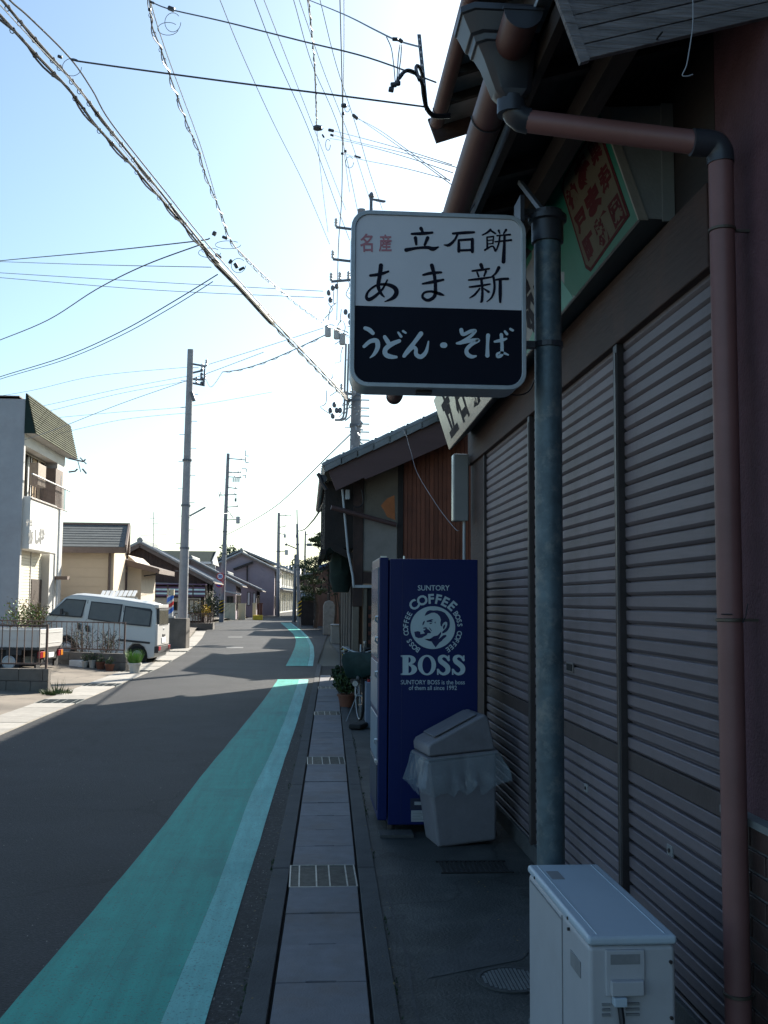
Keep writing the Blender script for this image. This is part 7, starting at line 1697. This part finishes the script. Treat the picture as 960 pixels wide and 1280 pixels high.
hv = [[(262, -30), (275, 0), (300, 62), (340, 150), (380, 230), (412, 305)], [(306, -30), (318, 0), (345, 70), (385, 160), (420, 255), (437, 300)], [(318, -30), (330, 0), (365, 90), (400, 180), (432, 262)], [(355, -30), (367, 0), (390, 80), (425, 165), (448, 268)], [(362, -30), (374, 0), (405, 90), (440, 180), (466, 262)],
      [(390, -30), (400, 0), (420, 80), (446, 160), (462, 215), (478, 262)], [(377, -30), (384, 0), (392, 70), (396, 160), (402, 225), (410, 290)]]
HVL = ('leftmost thin power line of the fan running high along the street', 'second thin power line from the left of the high fan', 'pale third power line of the high fan above the sign', 'fourth power line of the high fan, reaching the sign corner', 'pale power line passing just left of the mast above the sign', 'rightmost power line of the high fan, crossing the mast above the sign', 'pale slack power line ending left of the upper crossarm')
for k, h_ in enumerate(hv): wire(HVL[k], h_, 17.5 + k * .2, 28.5, .008 if k < 6 else .007, 'cable_grey' if k % 2 else 'cable_light', group=gl)
wire('near-vertical dark cable dropping in line with the cross arms', [(424, -40), (425, 0), (427, 80), (428, 130), (428, 190), (427, 250), (423, 310), (421, 400)], 16, 26.6, .010, group=gl)
wire('parallel light cable close beside the near-vertical dark one', [(429, -40), (430, 0), (430, 60), (429, 128), (430, 186), (437, 240)], 16.2, 26.6, .008, 'cable_light', group=gl)
wire('short dashed-looking spiral wire above the left clamp cluster', [(382, -30), (386, 0), (394, 90), (396, 158)], 17, 24, .012, 'cable_light', group=gl, wrap=(.02, .5, .008, 'cable_grey'))
gd = 'service drops to the shop eaves'
wire('service drop from the clamp top middle to the splice by the bracket', [(386, 0), (430, 18), (470, 38), (495, 50), (526, 59)], 15, 6.6, .007, group=gd)
wire('service drop running from the steep twisted cable to the upper shop gutter', [(190, 3), (214, 12), (280, 27), (380, 52), (460, 72), (545, 103)], 10.4, 7.2, .007, group=gd)
wire('lowest service drop crossing from the diagonal bundle to the shop eaves', [(95, 76), (108, 78), (180, 88), (300, 104), (420, 119), (535, 134)], 8.2, 7.4, .007, group=gd)
gr_ = 'wires from the clamp clusters to the houses'
for lb, pts in (('upper wire going from the right clamp cluster to the shop roof', [(442, 146), (470, 160), (510, 188), (562, 226)]), ('finer twin beside the upper cluster wire', [(448, 148), (500, 184), (566, 232)]),
                ('middle wire from the left clamp cluster to the shop roof', [(415, 168), (440, 176), (500, 190), (570, 209)]), ('second middle wire just below its twin', [(412, 173), (440, 178), (500, 194), (566, 216)]), ('topmost faint wire of the left cluster pair', [(415, 163), (480, 180), (565, 206)]), ('lowest wire from the ring clamp to the shop roof', [(432, 192), (450, 199), (500, 209), (562, 225)])):
    wire(lb, pts, 23, 8.4, .0045, 'cable_grey', group=gr_)
gw = 'wires crossing to the left houses'
for lb, pts, r in (('upper long wire sloping up from the frame edge to the twisted cable', [(-40, 332), (0, 326), (120, 315), (240, 302), (262, 298)], .011), ('flat faint wire below the upper long one', [(-40, 325), (0, 327), (120, 331), (264, 334)], .008), ('curving drop wire rising to the clamp cluster', [(-40, 440), (0, 425), (60, 400), (120, 362), (180, 332), (250, 306)], .011),
                   ('long faint wire, upper of the pair reaching the big pole', [(-40, 338), (0, 341), (200, 353), (404, 364)], .009), ('long faint wire, lower of the pair reaching the big pole', [(-40, 343), (0, 347), (200, 363), (405, 372)], .009),
                   ('double drooping wire, upper strand', [(-40, 486), (0, 471), (80, 446), (150, 415), (215, 378), (272, 343)], .010), ('double drooping wire, lower strand', [(-40, 490), (0, 474), (80, 450), (150, 420), (215, 384), (266, 352)], .008)):
    wire(lb, pts, 30, 17 if 'big pole' not in lb else 28, r, 'cable_grey' if 'faint' not in lb else 'cable_light', group=gw)
gp = 'wires of the tall bare pole'
wire('main wire from the big pole transformers to the tall bare pole', [(408, 418), (370, 436), (330, 453), (300, 462), (278, 465)], 28, 33.8, .014, group=gp, wrap=(.02, .8, .010, 'cable_light'))
for lb, pts in (('faint wire leaving the tall bare pole rack upward', [(256, 457), (330, 434), (404, 410)]), ('faint wire passing the tall pole at mid height', [(-20, 565), (60, 540), (150, 505), (250, 470), (330, 440)]), ('drop wire hanging from the rack, loose curl', [(256, 470), (262, 483), (268, 480), (278, 465)])):
    wire(lb, pts, 34, 30, .009, 'cable_light', group=gp)
for k, (pts) in enumerate(([(-20, 498), (40, 488), (120, 470), (234, 459)], [(-20, 522), (60, 506), (150, 486), (236, 470)], [(-20, 532), (60, 514), (150, 492), (236, 476)], [(60, 523), (150, 515), (236, 508), (340, 490)], [(-20, 560), (60, 545), (150, 525), (236, 516)])):
    wire(('uppermost of the faint wires reaching the tall bare pole rack', 'second faint wire below the rack of the tall bare pole', 'third faint wire below the rack of the tall bare pole', 'faint nearly level wire passing behind the tall bare pole', 'lowest faint wire coming from the mansard roof to the tall bare pole')[k], pts, 38, 34, .007, 'cable_light', group='faint wires to the tall bare pole')
wire('long diagonal wire from the big pole down past the second pole', [(443, 538), (400, 580), (370, 610), (340, 636), (300, 660), (284, 668)], 27.6, 69, .018, group=gp)
wire('thin wire from the tall pole arm towards the far houses', [(238, 645), (290, 641), (340, 634)], 34, 60, .012, 'cable_light', group=gp)
wire('thick drooping cable between the streetlight pole and the slatted bay', [(372, 664), (380, 662), (390, 652), (398, 641), (405, 628)], 57, 17, .022, group=gp)
# clamp clusters and splices
def cluster(label, boxes, loops, Y, name='cable_clamp', cat='cable clamp'):
    c = P(*boxes[0][:2], Y); t_ = thing(name, label, cat, tuple(c))
    for (x, y, w_, h_, an) in boxes:
        p = P(x, y, Y); k = Y / FOC; d = Vector((math.cos(R(an)), 0, -math.sin(R(an)))); mb = MB(); mb.tube([p - d * w_ * k / 2, p - d * w_ * k * .42, p + d * w_ * k * .42, p + d * w_ * k / 2], 0, 10, True, [h_ * k * .3, h_ * k / 2, h_ * k / 2, h_ * k * .3]); build(mb, 'clamp_body', 'cable_grey', t_, smooth=True)
    for (x, y, rx_, ry_) in loops:
        mb = MB(); mb.tube([P(x + rx_ * math.cos(a), y + ry_ * math.sin(a), Y) for a in [i * math.pi / 9 for i in range(17)]], .4 * Y / FOC, 5); build(mb, 'cable_loop', 'cable_grey', t_, smooth=True)
    return t_
cluster('dark clamp group on the vertical cables, with hanging ring below', [(430, 132, 3.5, 8, 90), (429, 142, 4, 4, 0), (444, 146, 9, 4.5, 40)], [(434, 136, 3, 4)], 17)
cluster('dark clamp pair with loop, farther of the upper clusters', [(397, 160, 3.5, 12, 90), (414, 163, 8, 4, 10), (415, 169, 5, 3, 20), (404, 170, 5, 2.5, 60)], [(401, 160, 3, 3), (410, 181, 3, 7)], 20)
cluster('small clamp with large cable ring below it', [(428, 192, 4, 3, 0), (432, 189, 2.5, 4, 90), (447, 196, 9, 2.5, 15)], [(437, 203, 5, 7)], 20)
cluster('clamp near the frame top with tangled loop of cable', [(214, 11, 9, 6, 20), (190, 3, 7, 3, 20), (187, 12, 4, 4, 0)], [(216, 28, 10, 12), (210, 36, 13, 8)], 10.4)
cluster('small clamp with curl where the lowest drop leaves the bundle', [(75, 71, 6, 4, 20), (92, 75, 8, 2.5, 10)], [(90, 84, 12, 11)], 8.2)
cluster('loose splice kit and dark coupler where the two cable runs cross', [(268, 292, 5, 6, 30), (281, 297, 7, 4, 20), (273, 320, 9, 4, 35), (288, 327, 6, 4, 120), (295, 332, 7, 5, 60), (302, 336, 8, 3.5, 150)], [(298, 332, 9, 9), (262, 316, 14, 6), (285, 306, 16, 5)], 15.5)
sp_ = cluster('pair of dark round cable end caps hanging by the slotted bracket', [(492, 106, 8, 7, -10), (489, 112, 7, 7, 10), (497, 104, 5, 8, 90)], [], 6.3, 'cable_end_cap', 'cable cap')
cluster('pale double wire splice on the drop beside the slotted bracket', [(494, 49, 8, 5, 0), (501, 51, 6, 5, 40)], [], 6.6, 'cable_splice', 'cable splice')
for k, pts in enumerate(([(483, 46), (489, 60), (492, 80), (494, 102)], [(500, 56), (498, 70), (497, 85), (496, 102)], [(502, 56), (501, 72), (499, 88), (498, 102)])): wire(('left jumper wire bowing out from the splice to the end caps', 'middle jumper wire between splice and end caps', 'right jumper wire between splice and end caps, nearest the bracket')[k], pts, 6.6, 6.3, .0035, 'cable_grey', group='jumper wires by the slotted bracket')
for k, pts in enumerate(([(497, 100), (505, 90), (515, 89), (522, 95), (529, 108), (531, 122), (534, 134), (541, 143), (552, 144), (562, 143)], [(499, 98), (508, 88), (520, 92), (527, 104), (529, 120), (533, 136), (543, 146), (562, 146)], [(524, 100), (520, 86), (522, 82), (526, 88), (530, 104)])):
    wire(('thick outer black cable tail arching from the end caps round the upper gutter end', 'inner black cable tail running under the outer one', 'small black cable loop standing beside the slotted bracket')[k], pts, 6.5, 7.0, .012, 'cable_black', group='cable tails at the upper gutter end')
br_ = thing('slotted_bracket', 'slotted steel angle standing up beside the upper gutter end', 'bracket', tuple(P(535, 135, 6.9)))
a, b = P(533, 138, 6.9), P(523.5, 43, 6.9); mb = MB(); mb.beam(a, b, .022, .006, up=(0, 1, 0)); u_ = (b - a).normalized(); mb.beam(a + Vector((.012, .012, 0)), b + Vector((.012, .012, 0)), .006, .024, up=(0, 1, 0)); bb_ = build(mb, 'angle_bar', 'arm_steel', br_)
for k in range(9):
    c = a.lerp(b, .25 + k * .085); mb = MB(); mb.box(c.x - .006, c.x + .006, c.y - .0055, c.y - .003, c.z - .008, c.z + .008); build(mb, 'slot_hole', 'sign_white', bb_)
# house aerial
tv = thing('tv_aerial', 'thin television aerial above the brown plank gabled house', 'aerial', tuple(P(192, 686, 56)))
mb = MB(); mb.tube([P(192, 688, 56), P(192, 640, 56)], .02, 5)
for y_, w_ in ((669, 16), (655, 6), (648, 5)): mb.tube([P(192 - w_, y_, 56), P(192 + w_, y_ - .5, 56)], .012, 4)
build(mb, 'aerial_frame', 'cable_light', tv)

# fallen leaves, grit and moss along the kerbs
rl_ = random.Random(12)
mb = MB()
for k in range(330):
    Y = rl_.uniform(3.6, 14); e = rl_.choice((GLc(Y) - .11, GRc(Y) + .12, 1.30, .98)); x = e + rl_.gauss(0, .03); s_ = rl_.uniform(.003, .008)
    a = rl_.uniform(0, 6.28); z = .0085 if x < GRc(Y) + .1 and x > GLc(Y) - .1 else .0045
    z += .006 if (GLc(Y) - .11 < x < GRc(Y) + .11) else 0
    u = Vector((math.cos(a), math.sin(a), rl_.uniform(-.2, .2))) * s_; v = Vector((-math.sin(a), math.cos(a), rl_.uniform(-.2, .3))) * s_ * .6
    c = Vector((x, Y, z + .002)); mb.add([c - u, c + v, c + u, c - v], [(0, 1, 2, 3)])
build(mb, 'fallen_leaves', 'leaf_dry', kind='stuff', label='small dry leaves and grit scattered along the gutter kerbs', cat='leaf litter')
mb = MB()
for k in range(420):
    Y = rl_.uniform(3.6, 12); s2 = rl_.choice((0, 1)); x = (GLc(Y) - .112 if s2 else GRc(Y) + .113) + rl_.gauss(0, .006)
    if noise.noise(Vector((x * 3, Y * 1.8, 0))) < .05: continue
    c = Vector((x, Y, .005)); h_ = rl_.uniform(.006, .02); a = rl_.uniform(0, 6.28)
    mb.add([c + Vector((.004, 0, 0)), c - Vector((.004, 0, 0)), c + Vector((math.cos(a) * .006, math.sin(a) * .006, h_))], [(0, 1, 2)])
build(mb, 'moss', 'leaf_dark', kind='stuff', label='thin moss and tiny weeds growing in the kerb joints', cat='moss')

mb = MB()
for k in range(900):
    Y = 3.4 + 9 * rl_.random() ** 1.6; x = rl_.uniform(-4.2, GLc(Y) - .12); s_ = rl_.uniform(.0015, .0042)
    if k % 3 == 0: x = GLc(Y) - .13 - abs(rl_.gauss(0, .12))
    a = rl_.uniform(0, 6.28); c = Vector((x, Y, .010)); u = Vector((math.cos(a), math.sin(a), 0)) * s_; v = Vector((-math.sin(a), math.cos(a), 0)) * s_
    mb.add([c + u, c + v, c - u, c - v, c + Vector((0, 0, s_ * .9))], [(0, 1, 4), (1, 2, 4), (2, 3, 4), (3, 0, 4)])
build(mb, 'road_grit', 'lid_light', kind='stuff', label='pale grit and small stones scattered over the dark asphalt', cat='grit')
